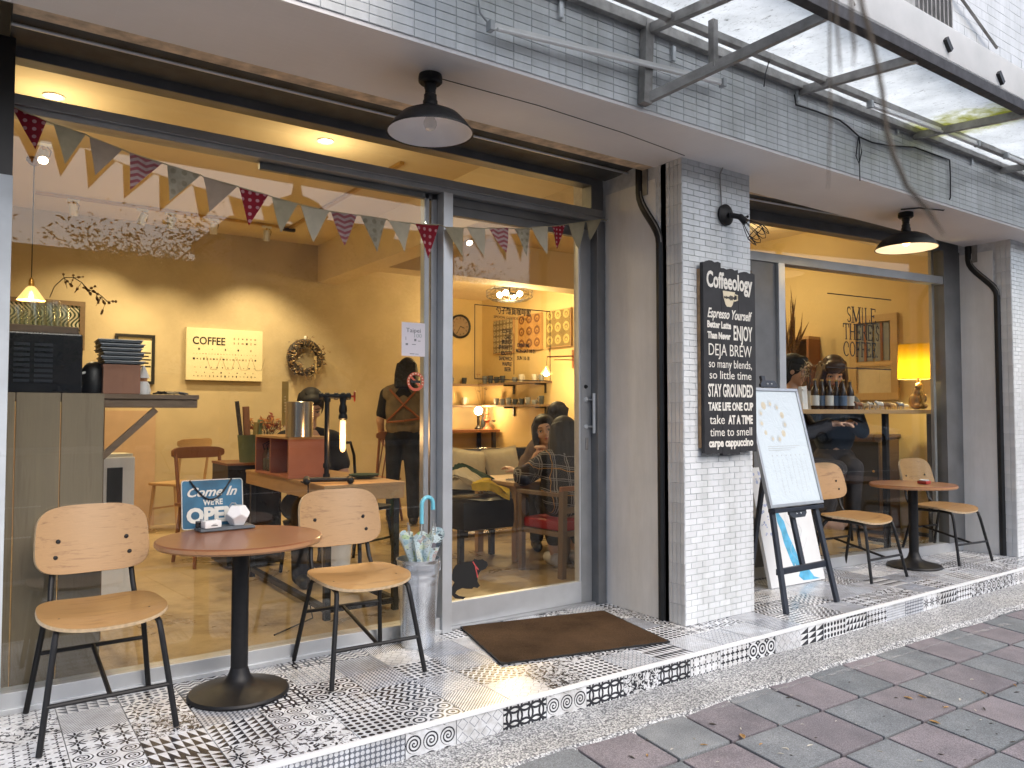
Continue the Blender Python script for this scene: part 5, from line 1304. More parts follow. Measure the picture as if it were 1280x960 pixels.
p = onz(383, 603, TZ); t = thing('cable', 'black lamp lead hanging over the edge of the work table', 'cable', (0, 0, 0)); m_ = MB(); m_.tube([p, p + Vector((-.05, -.05, .01)), Vector((1.59, .72, .74)), Vector((1.585, .70, .6)), Vector((1.585, .69, .12)), Vector((1.58, .6, .01)), Vector((1.3, .4, .008))], .004, 6); m_.build('lead', 'black', t, smooth=SM)
# pots and dried flowers beyond the crate
def tuft(t, base, n, spread, h, mats, ball=.012, seed=1):
    random.seed(seed); m_ = MB(); tops = {k: MB() for k in mats}
    for k in range(n):
        d = Vector((random.gauss(0, spread), random.gauss(0, spread), h * random.uniform(.6, 1.05))); mid = d * .5 + Vector((random.gauss(0, .01), random.gauss(0, .01), 0))
        m_.tube([base, base + mid, base + d], .0015, 4); mk = random.choice(mats)
        for q in range(4):
            c = base + d + Vector((random.gauss(0, ball), random.gauss(0, ball), random.gauss(0, ball))); e = Vector((random.gauss(0, 1), random.gauss(0, 1), random.gauss(0, 1))).normalized(); f = e.orthogonal().normalized()
            tops[mk].add([c - f * ball * .5, c + e * ball * 1.4, c + f * ball * .5, c - e * ball], [(0, 1, 2, 3)])
    stuff(m_.build('stems', 'dried_dark', t))
    for k, mm in tops.items(): stuff(mm.build('flower_heads', k, t))
p = ond(337, 545, 5.7); cabz = p.z - .02
cab = thing('low_cabinet', 'low black cabinet behind the work table', 'cabinet', (ond(312, 580, 5.9).x, ond(312, 580, 5.9).y, 0)); zc3 = ond(312, 580, 5.9).z
m_ = MB(); m_.b2((-.20, -.15, .02), (.20, .30, zc3), bev=.004); m_.build('carcass', 'black', cab); m_ = MB(); m_.b2((-.205, -.155, zc3 + .001), (.205, .305, zc3 + .018)); m_.build('top_board', 'teak', cab)
for sx in (-.1, .1): m_ = MB(); m_.box((sx, -.156, zc3 / 2), (.19, .01, zc3 - .06)); m_.build('cabinet_door', 'black_gloss', cab)
zc3 += .019
t = thing('plant_pot', 'black pot of orange dried flowers beside the gold card sign', 'plant', (cab.location.x + .15, cab.location.y + .05, zc3)); m_ = MB(); m_.lathe([(0, 0), (.06, 0), (.075, .16), (.07, .16), (.06, .13), (0, .13)], 20); m_.build('pot', 'black', t, smooth=SM); mat('dried_orange', (.50, .22, .08), .9, var=.3, vs=40)
tuft(t, Vector((0, 0, .14)), 40, .075, .19, ('dried_orange', 'dried_pale', 'berry'), .02, 3)
t = thing('green_bucket', 'pale green tin bucket holding paper rolls', 'bucket', (cab.location.x - .02, cab.location.y - .05, zc3)); m_ = MB(); m_.lathe([(0, 0), (.068, 0), (.085, .20), (.088, .205), (.08, .20), (.064, .01)], 26); m_.build('tin', 'green_tin', t, smooth=SM)
for k, (x, y, l, r_, mt, ti) in enumerate(((-.04, 0, .46, .016, 'dried_dark', -.12), (-.005, .01, .42, .026, 'cardboard', -.05), (.03, 0, .30, .02, 'gold_card', .08), (.05, .01, .32, .022, 'green_tin', .12))):
    m_ = MB(); m_.tube([(x, y, .02), (x + ti * l, y, l)], r_, 12); m_.build('paper_roll', mt, t, smooth=SM)
t = thing('woven_ball', 'pale woven rattan ball in front of the green bucket', 'ornament', (cab.location.x + .06, cab.location.y - .11, zc3)); m_ = MB()
for k in range(10): a = k * .63; q_ = Euler((a, a * 1.7, a * .6)).to_matrix(); m_.tube([q_ @ Vector((.04 * math.cos(R(s * 20)), .04 * math.sin(R(s * 20)), 0)) + Vector((0, 0, .042)) for s in range(18)], .005, 5, closed=True)
m_.build('weave', 'dried_pale', t, smooth=SM)
# ---------------------------------------------------------------- inside chairs
def simple_chair(loc, rz, label, mt, seat_z=.45, back_z=.80, spindles=0, hoop=False, wdt=.40, group=None, nm='wooden_chair', seatm=None, curved=True):
    t = thing(nm, label, 'chair', loc, rz, group); h = wdt / 2
    m_ = MB(); m_.box((0, 0, seat_z - .014), (wdt, wdt * .95, .028), bev=.012); m_.build('seat', seatm or mt, t, smooth=SM)
    for sx in (-1, 1):
        m_ = MB(); m_.tube([(sx * h * .8, -h * .75, seat_z - .03), (sx * h * .95, -h * .95, 0)], [.018, .013], 10); m_.build('leg', mt, t, smooth=SM)
        m_ = MB(); m_.tube([(sx * h * .8, h * .7, seat_z - .03), (sx * h * .95, h * 1.05, 0)], [.018, .013], 10); m_.build('leg', mt, t, smooth=SM)
        if not hoop: m_ = MB(); m_.tube([(sx * h * .82, h * .85, seat_z - .02), (sx * h * .88, h * 1.15, back_z)], .014, 10); m_.build('back_post', mt, t, smooth=SM)
    m_ = MB(); m_.tube([(-h * .88, -h * .85, seat_z * .45), (h * .88, -h * .85, seat_z * .45)], .009, 8); m_.build('stretcher', mt, t, smooth=SM)
    if hoop:
        m_ = MB(); m_.tube([(-h * .9, h * .85, seat_z - .02), (-h * .95, h * 1.05, back_z - .1), (-h * .8, h * 1.1, back_z), (h * .8, h * 1.1, back_z), (h * .95, h * 1.05, back_z - .1), (h * .9, h * .85, seat_z - .02)], .012, 10); m_.build('back_hoop', mt, t, smooth=SM)
        m_ = MB(); m_.box((0, h * 1.02, (seat_z + back_z) / 2), (.09, .008, back_z - seat_z)); m_.build('splat', mt, t)
    else:
        def rail(u, v): return (h * 1.05 * u, h * 1.15 + .05 - .07 * u * u, back_z + .045 * v)
        sheet3(rail, 14, 4, .022, rounded(4)).build('back_rail', [mt, mt], t, smooth=SM)
        for k in range(spindles):
            x = -h * .7 + h * 1.4 * k / max(1, spindles - 1); m_ = MB(); m_.tube([(x, h * .8, seat_z), (x, h * 1.15 + .03, back_z)], .007, 6); m_.build('spindle', mt, t)
    return t
p = ond(223, 600, 7.7); simple_chair((p.x, p.y, 0), R(-150), 'light oak chair with curved back rail against the salmon wall', 'oak', .47, .86, group=None)
p = ond(263, 560, 6.0); simple_chair((p.x, p.y, 0), R(10), 'dark brown chair with curved back rail behind the open sign', 'teak', .46, .84)
p = ond(448, 560, 5.9); simple_chair((p.x, p.y, 0), R(25), 'black metal hoop back chair beyond the work table', 'black_metal', .45, .92, hoop=True, wdt=.42)
p = ond(470, 560, 8.3); simple_chair((p.x, p.y, 0), R(200), 'spindle backed brown chair beside the standing barista', 'teak', .46, .92, spindles=5)
# salmon painted dado behind the counter
slab('dado_panel', (-1.19, 5.04, 0), (1.55, 5.069, 1.18), 'salmon')
t = thing('plastic_bin', 'white plastic waste bin under the work table', 'bin', (ond(420, 700, 5.2).x, ond(420, 700, 5.2).y, 0)); m_ = MB(); m_.lathe([(0, .005), (.085, .005), (.105, .30), (.11, .305), (.10, .30), (.082, .01)], 26); m_.build('tub', 'white_paint', t, smooth=SM); m_ = MB(); m_.lathe([(.107, .285), (.112, .29), (.112, .306)], 26); m_.build('rim', 'white_paint', t)
# ================================================================ ceiling lights
spot_h = CEIL
def cyl_spot(loc, aim, label, lit, energy=22, group=None, parent_z=CEIL - .03):
    t = thing('track_spot', label, 'spotlight', loc, 0, group)
    m_ = MB(); m_.box((0, 0, -.012), (.10, .03, .022), bev=.003); m_.build('adapter', 'white_paint', t)
    m_ = MB(); m_.tube([(0, 0, -.02), (0, 0, -.075)], .009, 8); m_.build('stem', 'brass', t)
    c = Vector((0, 0, -.095)); a = (Vector(aim) - Vector(loc) - c).normalized(); q = a.to_track_quat('Z', 'Y').to_matrix()
    m_ = MB(); m_.lathe([(0, -.055), (.03, -.055), (.034, -.05), (.036, .055), (.032, .058), (.03, .04), (0, .04)], 18, c, rot=q); m_.build('can', 'white_paint' if not lit else 'alu_light', t, smooth=SM)
    m_ = MB(); m_.lathe([(.0, .045), (.029, .045)], 16, c, rot=q); m_.build('lens', 'spot_lens' if lit else 'white_gloss', t)
    m_ = MB(); m_.tube([(.02, 0, -.02), (.05, .01, -.05), (.04, .01, -.09), (.02, 0, -.10)], .003, 5); m_.build('lead', 'black', t)
    if lit:
        lo = lamp('spot_light', 'SPOT', c + a * .065, energy, WARM, t, .03, (95, .8)); lo.rotation_euler = (-a).to_track_quat('Z', 'Y').to_euler()
    return t
emit('spot_lens', (1.0, .80, .50), 30.0)
ytr = 4.25; zt = CEIL - .012
ta = onz(45, 238, zt); tb_ = onz(357, 287, zt); ytr = (ta.y + tb_.y) / 2
t = thing('light_track', 'white ceiling track carrying spotlights along the back wall', 'light track', (0, ytr, CEIL)); m_ = MB(); m_.b2((ta.x, -.018, -.024), (tb_.x, .018, -.001)); m_.build('rail', 'brass', t)
m_ = MB(); m_.b2((tb_.x, -2.6, -.024), (tb_.x + .036, .018, -.0012)); m_.build('rail', 'brass', t); m_ = MB(); m_.box((tb_.x + .01, 0, -.03), (.12, .05, .03)); m_.build('end_feed', 'black', t)
for i, (x, lit, tx) in enumerate(((88, 0, 1.0), (172, 1, .6), (206, 1, 1.7), (258, 0, 2.0), (322, 1, 2.6))):
    px_ = onz(x, 258 + (x - 88) * .14, CEIL - .03).x; cyl_spot((px_, ytr, CEIL - .024), (tx, 5.0, .9 if i != 2 else 0), ('unlit', 'lit')[lit] + ' can spotlight on the track ' + ('over the bar counter', 'above the black framed print', 'above the coffee canvas', 'right of the coffee canvas', 'above the wreath')[i], lit, 34)
p = onz(404, 268, CEIL - .03); cyl_spot((tb_.x + .018, p.y, CEIL - .024), (2.4, 4.8, .8), 'lit can spotlight on the cross track above the work table', 1, 36)
cyl_spot((4.35, 3.45, CEIL), (4.0, 1.2, .9), 'lit can spotlight above the cafe table', 1, 55)
cyl_spot((.38, 2.9, CEIL), (.2, 1.0, .9), 'lit can spotlight beside the brass pendant', 1, 25)
for x, y, lb in ((946, 277, 'bright downlight in the ceiling behind the smile coffee window'), (67, 120, 'bright downlight in the ceiling over the bar counter'), (407, 176, 'bright downlight in the ceiling over the work table')):
    p = onz(x, y, CEIL - .002); t = thing('downlight', lb, 'downlight', (p.x, p.y, CEIL)); m_ = MB(); m_.lathe([(.05, -.001), (.062, -.001), (.062, -.008), (.048, -.008)], 24); m_.build('trim', 'white_paint', t, smooth=SM)
    m_ = MB(); m_.lathe([(0, -.004), (.048, -.004)], 20); m_.build('diffuser', 'spot_lens', t); lamp('down_light', 'SPOT', (0, 0, -.02), 26, WARM, t, .05, (150, 1.0)); lamp('ceiling_fill_light', 'POINT', (0, 0, -.30), 4.0, WARM, t, .05)  # second lamp: fill point added below each downlight to brighten the ceiling
# brass pendant with cone glass
pr = onz(43, 198, CEIL); pb = ond(38, 371, depth(pr)); t = thing('pendant_lamp', 'brass pendant lamp with a small cone shade above the glasses', 'pendant lamp', (pr.x, pr.y, CEIL)); dz = pb.z - CEIL
m_ = MB(); m_.lathe([(.05, 0), (.055, -.02), (.03, -.05), (.012, -.06)], 20); m_.build('ceiling_rose', 'bronze', t, smooth=SM); m_ = MB(); m_.tube([(0, 0, -.05), (0, 0, dz + .13)], .004, 6); m_.build('cord', 'black', t)
m_ = MB(); m_.lathe([(.008, dz + .14), (.018, dz + .12), (.02, dz + .075), (.012, dz + .07)], 14); m_.build('socket', 'brass', t, smooth=SM)
def amber(name, c, e):
    m, tt, b, o = newmat(name); b.inputs['Base Color'].default_value = (*c, 1); b.inputs['Transmission Weight'].default_value = .6; b.inputs['Roughness'].default_value = .3; b.inputs['Emission Color'].default_value = (*c, 1); b.inputs['Emission Strength'].default_value = e; M[name] = m
amber('amber_glass', (1.0, .62, .2), .9)
m_ = MB(); m_.lathe([(.02, dz + .075), (.035, dz + .06), (.095, dz - .03), (.096, dz - .034)], 28); m_.build('glass_shade', 'amber_glass', t, smooth=SM)
m_ = MB(); m_.lathe([(.012, dz + .06), (.02, dz + .03), (.024, dz), (.015, dz - .02), (0, dz - .025)], 14); m_.build('bulb', 'bulb_white', t, smooth=SM); lamp('bulb_light', 'POINT', (0, 0, dz - .06), 6, WARM, t, .03)
# ================================================================ alcove behind the door
XS = 6.335; YA = 6.255
# clock
a = ony(575, 408, YA - .03); t = thing('wall_clock', 'round black rimmed clock on the alcove wall', 'clock', (a.x, YA - .002, a.z)); rc = .178
m_ = MB(); m_.lathe([(0, 0), (rc, 0), (rc, .05), (rc - .012, .056), (rc - .025, .05), (rc - .03, .035)], 40, rot=RX90); m_.build('rim', 'black', t, smooth=SM); m_ = MB(); m_.lathe([(0, .034), (rc - .028, .034)], 36, rot=RX90); m_.build('dial', mat('dial', (.30, .22, .15), .5).name, t)
m_ = MB()
for k in range(12): a_ = R(k * 30); m_.box((.12 * math.sin(a_), -.036, .12 * math.cos(a_)), (.008, .002, .024), Matrix.Rotation(a_, 3, 'Y'))
stuff(m_.build('hour_marks', 'black', t))
for nm, an, l, wd in (('hour_hand', 110, .075, .010), ('minute_hand', 208, .115, .007)): m_ = MB(); a_ = R(an); m_.box((l / 2 * math.sin(a_), -.039, l / 2 * math.cos(a_)), (wd, .002, l), Matrix.Rotation(a_, 3, 'Y')); m_.build(nm, 'black', t)
# patterned pictures on the side wall
def P_pea(n): return lambda u, v, t: ((rad(rep(u, n), rep(v, n), .5, .6) - .28).ab().lt(.09)).mx(rad(rep(u, n), rep(v, n), .5, .55).lt(.10)).mx(((rep(u, n) - .5).ab() * 2.0 + (rep(v, n) - .95).ab()).lt(.14))
uvpat('retro_green', P_pea(3), (.52, .42, .16), (.25, .18, .06), .8); uvpat('retro_orange', P_pea(3), (.24, .10, .03), (.62, .36, .12), .8); uvpat('retro_grey', P_pea(6), (.62, .55, .36), (.24, .19, .11), .8)
for k, (x0, x1, yt, yb, mt, lb) in enumerate(((619, 644, 399, 442, 'retro_grey', 'small grey patterned picture in the alcove'), (650, 679, 393, 438, 'retro_orange', 'orange retro patterned picture in the alcove'), (685, 716, 387, 434, 'retro_green', 'olive retro patterned picture nearest the alcove corner'))):
    A_ = onx(x0, (yt + yb) / 2, XS); B_ = onx(x1, (yt + yb) / 2, XS); z0, z1 = onx((x0 + x1) / 2, yb, XS).z, onx((x0 + x1) / 2, yt, XS).z; W_ = abs(A_.y - B_.y); H_ = z1 - z0
    t = thing('picture', lb, 'picture', (XS - .002, (A_.y + B_.y) / 2, z0), R(-90)); m_ = MB(); m_.b2((-W_ / 2, -.035, 0), (W_ / 2, 0, H_)); m_.build('stretcher', 'oak', t)
    m_ = MB(); m_.b2((-W_ / 2 + .012, -.038, .012), (W_ / 2 - .012, -.0352, H_ - .012)); m_.build('print', mt, t, uv=lambda c, W_=W_, H_=H_: (c.x / W_ + .5, c.z / H_ * 1.0))
# shelves with crockery, running round the corner
cupm = {}
for nm, mt in (('a', 'cup_grey'), ('b', 'cup_white'), ('c', 'cup_dark')):
    mm = MB(); mm.lathe([(0, .0), (.028, 0), (.037, .035), (.04, .075), (.036, .075), (.03, .01), (0, .008)], 14); cupm[nm] = mm.mesh('cup_body', mt, smooth=SM)
    mm = MB(); mm.tube([(.036, 0, .06), (.058, 0, .055), (.056, 0, .025), (.034, 0, .02)], .005, 6); cupm[nm + 'h'] = mm.mesh('handle', mt, smooth=SM)
random.seed(19)
for lvl, py in enumerate((478, 506)):
    z = onx(655, py, XS).z; y0 = onx(690, py, XS).y
    t = thing('crockery_shelf', ('upper', 'lower')[lvl] + ' dark corner shelf of cups in the alcove', 'shelf', (0, 0, z)); m_ = MB(); m_.b2((XS - .20, y0, -.028), (XS, YA, 0)); m_.build('board', 'plank_dark', t); m_ = MB(); m_.b2((4.97, YA - .2, -.028), (XS - .201, YA, 0)); m_.build('board', 'plank_dark', t)
    for yy in (y0 + .12, (y0 + YA) / 2): m_ = MB(); m_.b2((XS - .18, yy, -.05), (XS, yy + .025, -.0285)); m_.b2((XS - .02, yy, -.16), (XS, yy + .025, -.05)); m_.build('bracket', 'black', t)
    for xx in (5.2,): m_ = MB(); m_.b2((xx, YA - .18, -.05), (xx + .025, YA, -.0285)); m_.b2((xx, YA - .02, -.16), (xx + .025, YA, -.05)); m_.build('bracket', 'black', t)
    spots = [(XS - .10, y0 + .10 + k * .155) for k in range(10)] + [(5.3 + .22 * k, YA - .1) for k in range(4)]
    for k, (x, y) in enumerate(spots):
        if y > YA - .06 or random.random() < .18: continue
        kk = random.choice('aabc'); c = thing('cup', ('grey', 'pale', 'dark')['abc'.index(kk)] + ' cup on the ' + ('upper', 'lower')[lvl] + ' alcove shelf', 'cup', (x, y, z + .001), random.uniform(0, 6), 'cups on the alcove shelves')
        c.scale = (1, 1, random.uniform(.8, 1.6)); link('cup_body', cupm[kk], c); link('handle', cupm[kk + 'h'], c)
# cage chandelier
pc_ = ond(637, 368, 9.6); t = thing('cage_chandelier', 'wire cage ceiling lamp with four glowing bulbs in the alcove', 'ceiling lamp', pc_)
m_ = MB(); rc = .29
for k in range(20):
    a = R(k * 18); d = Vector((math.cos(a), math.sin(a), 0)); m_.tube([d * .03 + Vector((0, 0, .085)), d * rc * .7 + Vector((0, 0, .085)), d * rc + Vector((0, 0, .04)), d * rc + Vector((0, 0, -.03)), d * rc * .75 + Vector((0, 0, -.075)), d * .03 + Vector((0, 0, -.085))], .0025, 4)
for rr, z in ((rc, .04), (rc, -.03), (rc * .7, .085), (rc * .5, -.08)): m_.tube([(rr * math.cos(R(k * 15)), rr * math.sin(R(k * 15)), z) for k in range(24)], .003, 4, closed=True)
stuff(m_.build('cage', 'black_metal', t)); m_ = MB(); m_.tube([(0, 0, 0), (0, 0, 2.87 - pc_.z)], .009, 8); m_.lathe([(.05, 2.87 - pc_.z - .02), (.05, 2.87 - pc_.z)], 16, capb=True); m_.build('rod', 'black_metal', t); m_ = MB(); m_.ball((0, 0, 0), .05, 12, 8, sc=(1, 1, .6)); m_.build('hub', 'black_metal', t)
for k in range(4):
    a = R(35 + 90 * k); d = Vector((math.cos(a), math.sin(a), 0)); m_ = MB(); m_.tube([d * .03, d * .09], .014, 8); m_.build('socket', 'black_metal', t); m_ = MB(); m_.ball(d * .135, .036, 12, 8); m_.build('bulb', 'bulb_white', t, smooth=SM)
lamp('cage_light', 'POINT', (0, 0, -.12), 30, (1, .70, .32), t, .12)
# swing arm wall lamp
w0 = onx(718, 447, XS); w1 = onx(684, 445, XS - .42) ; w1 = ond(684, 446, depth(w0) - .25); wb = ond(683, 466, depth(w0) - .25)
t = thing('swing_arm_lamp', 'brown swing arm wall lamp with a hanging glowing bulb', 'wall lamp', w0); m_ = MB(); m_.box((-.012, 0, -.02), (.024, .05, .24)); m_.build('wall_plate', 'teak', t); m_ = MB(); m_.tube([(0, 0, .02), w1 - w0 + Vector((0, 0, .0))], .009, 8); m_.tube([(0, 0, -.03), (w1 - w0) * .75 + Vector((0, 0, -.035))], .006, 8); m_.build('arm', 'teak', t)
m_ = MB(); m_.tube([w1 - w0, wb - w0 + Vector((0, 0, .08))], .003, 6); m_.build('cord', 'black', t); m_ = MB(); m_.lathe([(.012, .085), (.02, .06), (.075, -.01), (.076, -.013)], 20, wb - w0); m_.build('shade', 'amber_glass', t, smooth=SM); m_ = MB(); m_.ball(wb - w0 + Vector((0, 0, -.0)), .042, 12, 8); m_.build('bulb', 'bulb_white', t, smooth=SM); lamp('bulb_light', 'POINT', wb - w0 + Vector((0, 0, -.08)), 7, (1, .66, .28), t, .04)
# desk at the back of the alcove with table lamp and candlestick
dkz = .92; t = thing('back_desk', 'dark wooden desk along the back of the alcove', 'desk', (5.65, YA - .28, 0)); m_ = MB(); m_.b2((-.70, -.25, dkz - .04), (.66, .26, dkz), bev=.003); m_.build('desktop', 'teak', t)
for sx in (-.62, .58):
    for sy in (-.2, .2): m_ = MB(); m_.box((sx, sy, (dkz - .041) / 2), (.05, .05, dkz - .041)); m_.build('leg', 'black', t)
def ondesk(x): q = ony(x, 540, YA - .35); return q
q = ondesk(598); t = thing('table_lamp', 'small table lamp with bare glowing bulb on the back desk', 'lamp', (q.x, YA - .35, dkz + .001)); m_ = MB(); m_.lathe([(0, 0), (.06, 0), (.055, .02), (.03, .04), (.018, .07), (.024, .11), (.016, .16), (.024, .2), (0, .2)], 18); m_.build('stand', 'black', t, smooth=SM); m_ = MB(); m_.ball((0, 0, .27), .06, 14, 10); m_.build('bulb', 'bulb_white', t, smooth=SM); lamp('bulb_light', 'POINT', (0, -.1, .30), 7, (1, .58, .22), t, .06)
q = ondesk(609); t = thing('candlestick', 'turned red brown candlestick beside the small table lamp', 'candlestick', (q.x, YA - .35, dkz + .001)); m_ = MB(); m_.lathe([(0, 0), (.07, 0), (.06, .02), (.025, .05), (.018, .1), (.05, .13), (.018, .15), (.02, .21), (.04, .23), (.016, .25), (.022, .30), (.035, .31), (0, .315)], 18); m_.build('stem', 'red_wood', t, smooth=SM)
for k in range(3): m_ = MB(); m_.tube([(0, 0, .14), (.05 * math.cos(k * 2.1), .05 * math.sin(k * 2.1), .145), (.055 * math.cos(k * 2.1), .055 * math.sin(k * 2.1), .175)], .006, 6); m_.build('arm', 'red_wood', t)
q = ondesk(624); t = thing('dark_bowl', 'dark bowl on the back desk beside the candlestick', 'bowl', (q.x, YA - .32, dkz + .001)); m_ = MB(); m_.lathe([(.03, 0), (.03, .05), (.09, .12), (.095, .13), (.085, .13), (0, .07)], 18); m_.build('bowl', 'cup_dark', t, smooth=SM); m_ = MB(); m_.lathe([(0, 0), (.045, 0), (.04, .006)], 14); m_.build('foot', 'cup_dark', t)
q = ondesk(606); t = thing('twig_vase', 'slim vase of bare berry twigs on the back desk', 'vase', (q.x + .1, YA - .15, dkz + .001)); m_ = MB(); m_.lathe([(0, 0), (.03, 0), (.035, .1), (.015, .18), (.018, .2)], 14); m_.build('vase', 'cup_dark', t, smooth=SM); tuft(t, Vector((0, 0, .18)), 10, .17, .62, ('berry', 'dried_dark'), .015, 8)
# ---------------------------------------------------------------- sofa bench, cushions, coats, table, armchair
sf = thing('bench_sofa', 'low black bench with padded back behind the cafe table', 'sofa', (4.55, 2.78, 0))
m_ = MB(); m_.b2((-.85, -.28, .12), (1.1, .25, .40), bev=.03); m_.build('seat', 'black', sf, smooth=SM); m_ = MB(); m_.b2((-.85, .16, .38), (1.1, .28, .80), bev=.03); m_.build('back', 'black_gloss', sf, smooth=SM)
for sx in (-.78, 1.02): 
    for sy in (-.22, .2): m_ = MB(); m_.box((sx, sy, .06), (.05, .05, .12)); m_.build('leg', 'black', sf)
def cushion(loc, rot, label):
    t = thing('cushion', label, 'cushion', loc, rot, 'cushions on the bench'); bm = bmesh.new(); bmesh.ops.create_grid(bm, x_segments=12, y_segments=12, size=.21)
    top = []
    for v in bm.verts:
        e = (1 - (abs(v.co.x) / .21) ** 3) * (1 - (abs(v.co.y) / .21) ** 3); v.co.z = .075 * e ** .5 if e > 0 else 0
        k = 1 - .06 * (1 - abs(v.co.x) / .21) * (abs(v.co.y) / .21) - .06 * (1 - abs(v.co.y) / .21) * (abs(v.co.x) / .21); v.co.x *= k; v.co.y *= k
    g = bmesh.ops.duplicate(bm, geom=bm.verts[:] + bm.edges[:] + bm.faces[:])
    for v in g['geom']:
        if isinstance(v, bmesh.types.BMVert): v.co.z *= -1
    bmesh.ops.remove_doubles(bm, verts=bm.verts, dist=.0005); me = bpy.data.meshes.new('cover'); bm.to_mesh(me); bm.free(); me.materials.append(M['cream_cloth']); me.polygons.foreach_set('use_smooth', [True] * len(me.polygons)); link('cover', me, t); 
    m_ = MB(); m_.tube([(x, y, 0) for x, y in ((-.20, -.20), (0, -.19), (.20, -.20), (.19, 0), (.20, .20), (0, .19), (-.20, .20), (-.19, 0))], .005, 5, closed=True); m_.build('piping', 'cream_cloth', t); return t
cushion((3.92, 2.74, .61), (R(72), R(8), 0), 'cream cushion propped on the bench beside the folded coats'); cushion((4.34, 2.76, .61), (R(74), R(-5), 0), 'cream cushion propped on the bench beside the woman')
# coats: draped folded sheets
def drape(name, label, pts, wdt, mt, seed, cat='coat', hem=0):
    """a strip of cloth following pts with folds"""
    t = thing(name, label, cat, pts[0]); random.seed(seed); o_ = Vector(pts[0]); nv = 16; vs = []
    P_ = [Vector(q) - o_ for q in pts]; n = (len(P_) - 1) * 4 + 1
    for i in range(n):
        s = i / 4; k = min(int(s), len(P_) - 2); f = s - k; c = P_[k].lerp(P_[k + 1], f); d = (P_[k + 1] - P_[k]); sd = d.cross(Vector((0, 0, 1))); sd = sd.normalized() if sd.length > 1e-5 else Vector((1, 0, 0))
        for j in range(nv + 1):
            w_ = (j / nv - .5) * wdt; vs.append(c + sd * w_ + Vector((0, 0, .022 * math.sin(j * 1.5 + i * .35 + seed) + .012 * math.sin(j * 3.1 + seed * 2) - .25 * w_ * w_ * 4)))
    q = nv + 1; m_ = MB(); T_ = len(vs); fs = []
    vs += [v - Vector((0, 0, .018)) for v in vs]
    for i in range(n - 1):
        for j in range(nv): a = i * q + j; fs += [(a, a + 1, a + q + 1, a + q), (T_ + a, T_ + a + q, T_ + a + q + 1, T_ + a + 1)]
    m_.add(vs, fs); m_.build('cloth', mt, t, smooth=R(70)); m_ = MB(); m_.tube([vs[i * q] for i in range(n)], .008, 6); m_.build('hem', mt, t, smooth=SM); return t
cb = ond(575, 585, 6.9)
drape('folded_coat', 'dark green coat draped over the bench end', [ond(556, 596, 6.2), ond(572, 583, 6.2), ond(590, 588, 6.15), ond(612, 602, 6.1)], .26, 'green_cloth', 2)
drape('folded_coat', 'cream coat sleeve thrown over the dark green coat', [ond(562, 594, 6.0), ond(576, 588, 5.95), ond(590, 597, 5.9), ond(606, 609, 5.85)], .17, 'cream_cloth', 5)
drape('folded_coat', 'bright yellow scarf hanging below the cafe table', [ond(596, 603, 5.8), ond(610, 605, 5.75), ond(624, 610, 5.75), ond(637, 617, 5.75)], .15, 'yellow_cloth', 7, 'scarf')
t = thing('coat_stool', 'low black padded stool heaped with coats', 'stool', (ond(596, 640, 6.05).x, ond(596, 640, 6.05).y, 0)); m_ = MB(); m_.b2((-.26, -.22, .26), (.26, .22, .50), bev=.06); m_.build('pad', 'black', t, smooth=SM)
for sx in (-.25, .25):
    for sy in (-.17, .17): m_ = MB(); m_.box((sx, sy, .14), (.04, .04, .28)); m_.build('leg', 'black', t)
CT = .62; ct = thing('cafe_table', 'square oak cafe table where two women sit', 'table', (3.78, 1.60, 0)); m_ = MB(); m_.b2((-.37, -.35, CT - .03), (.37, .35, CT), bev=.006); m_.build('tabletop', 'oak', ct); m_ = MB(); m_.b2((-.31, -.29, CT - .08), (.31, .29, CT - .0305)); m_.build('apron', 'oak', ct)
for sx in (-.29, .29):
    for sy in (-.27, .27): m_ = MB(); m_.bar((sx, sy, CT - .0305), (sx, sy, 0), .055, .055, bev=.004); m_.build('leg', 'oak', ct)
p = onz(651, 598, CT); t = thing('phone', 'phone lying on the oak cafe table', 'phone', (3.55, 1.42, CT + .001), R(30)); m_ = MB(); m_.box((0, 0, .005), (.075, .15, .009), bev=.003); m_.build('body', 'alu_light', t); m_ = MB(); m_.box((0, 0, .0101), (.07, .145, .001)); m_.build('screen', 'black_gloss', t)
ar = thing('armchair', 'dark wooden chair with red padded seat under the plaid woman', 'chair', (3.60, .86, 0), R(6)); sz_ = .39
m_ = MB(); m_.box((0, .02, sz_ - .035), (.46, .44, .07), bev=.02); m_.build('seat_pad', 'red_seat', ar, smooth=SM); m_ = MB(); m_.box((0, .02, sz_ - .09), (.48, .45, .035)); m_.build('seat_frame', 'plank_dark', ar)
for sx in (-.235, .235):
    m_ = MB(); m_.bar((sx, -.20, 0), (sx, -.215, .61), .042, .045); m_.build('leg', 'plank_dark', ar); m_ = MB(); m_.bar((sx, .22, 0), (sx, .22, .56), .04, .04); m_.build('leg', 'plank_dark', ar); m_ = MB(); m_.b2((sx - .022, -.19, .565), (sx + .022, .25, .59)); m_.build('armrest', 'plank_dark', ar)
m_ = MB(); m_.box((0, -.217, .622), (.53, .028, .035), bev=.006); m_.build('top_rail', 'teak', ar); m_ = MB(); m_.box((0, -.212, .47), (.43, .018, .04)); m_.build('back_rail', 'plank_dark', ar)

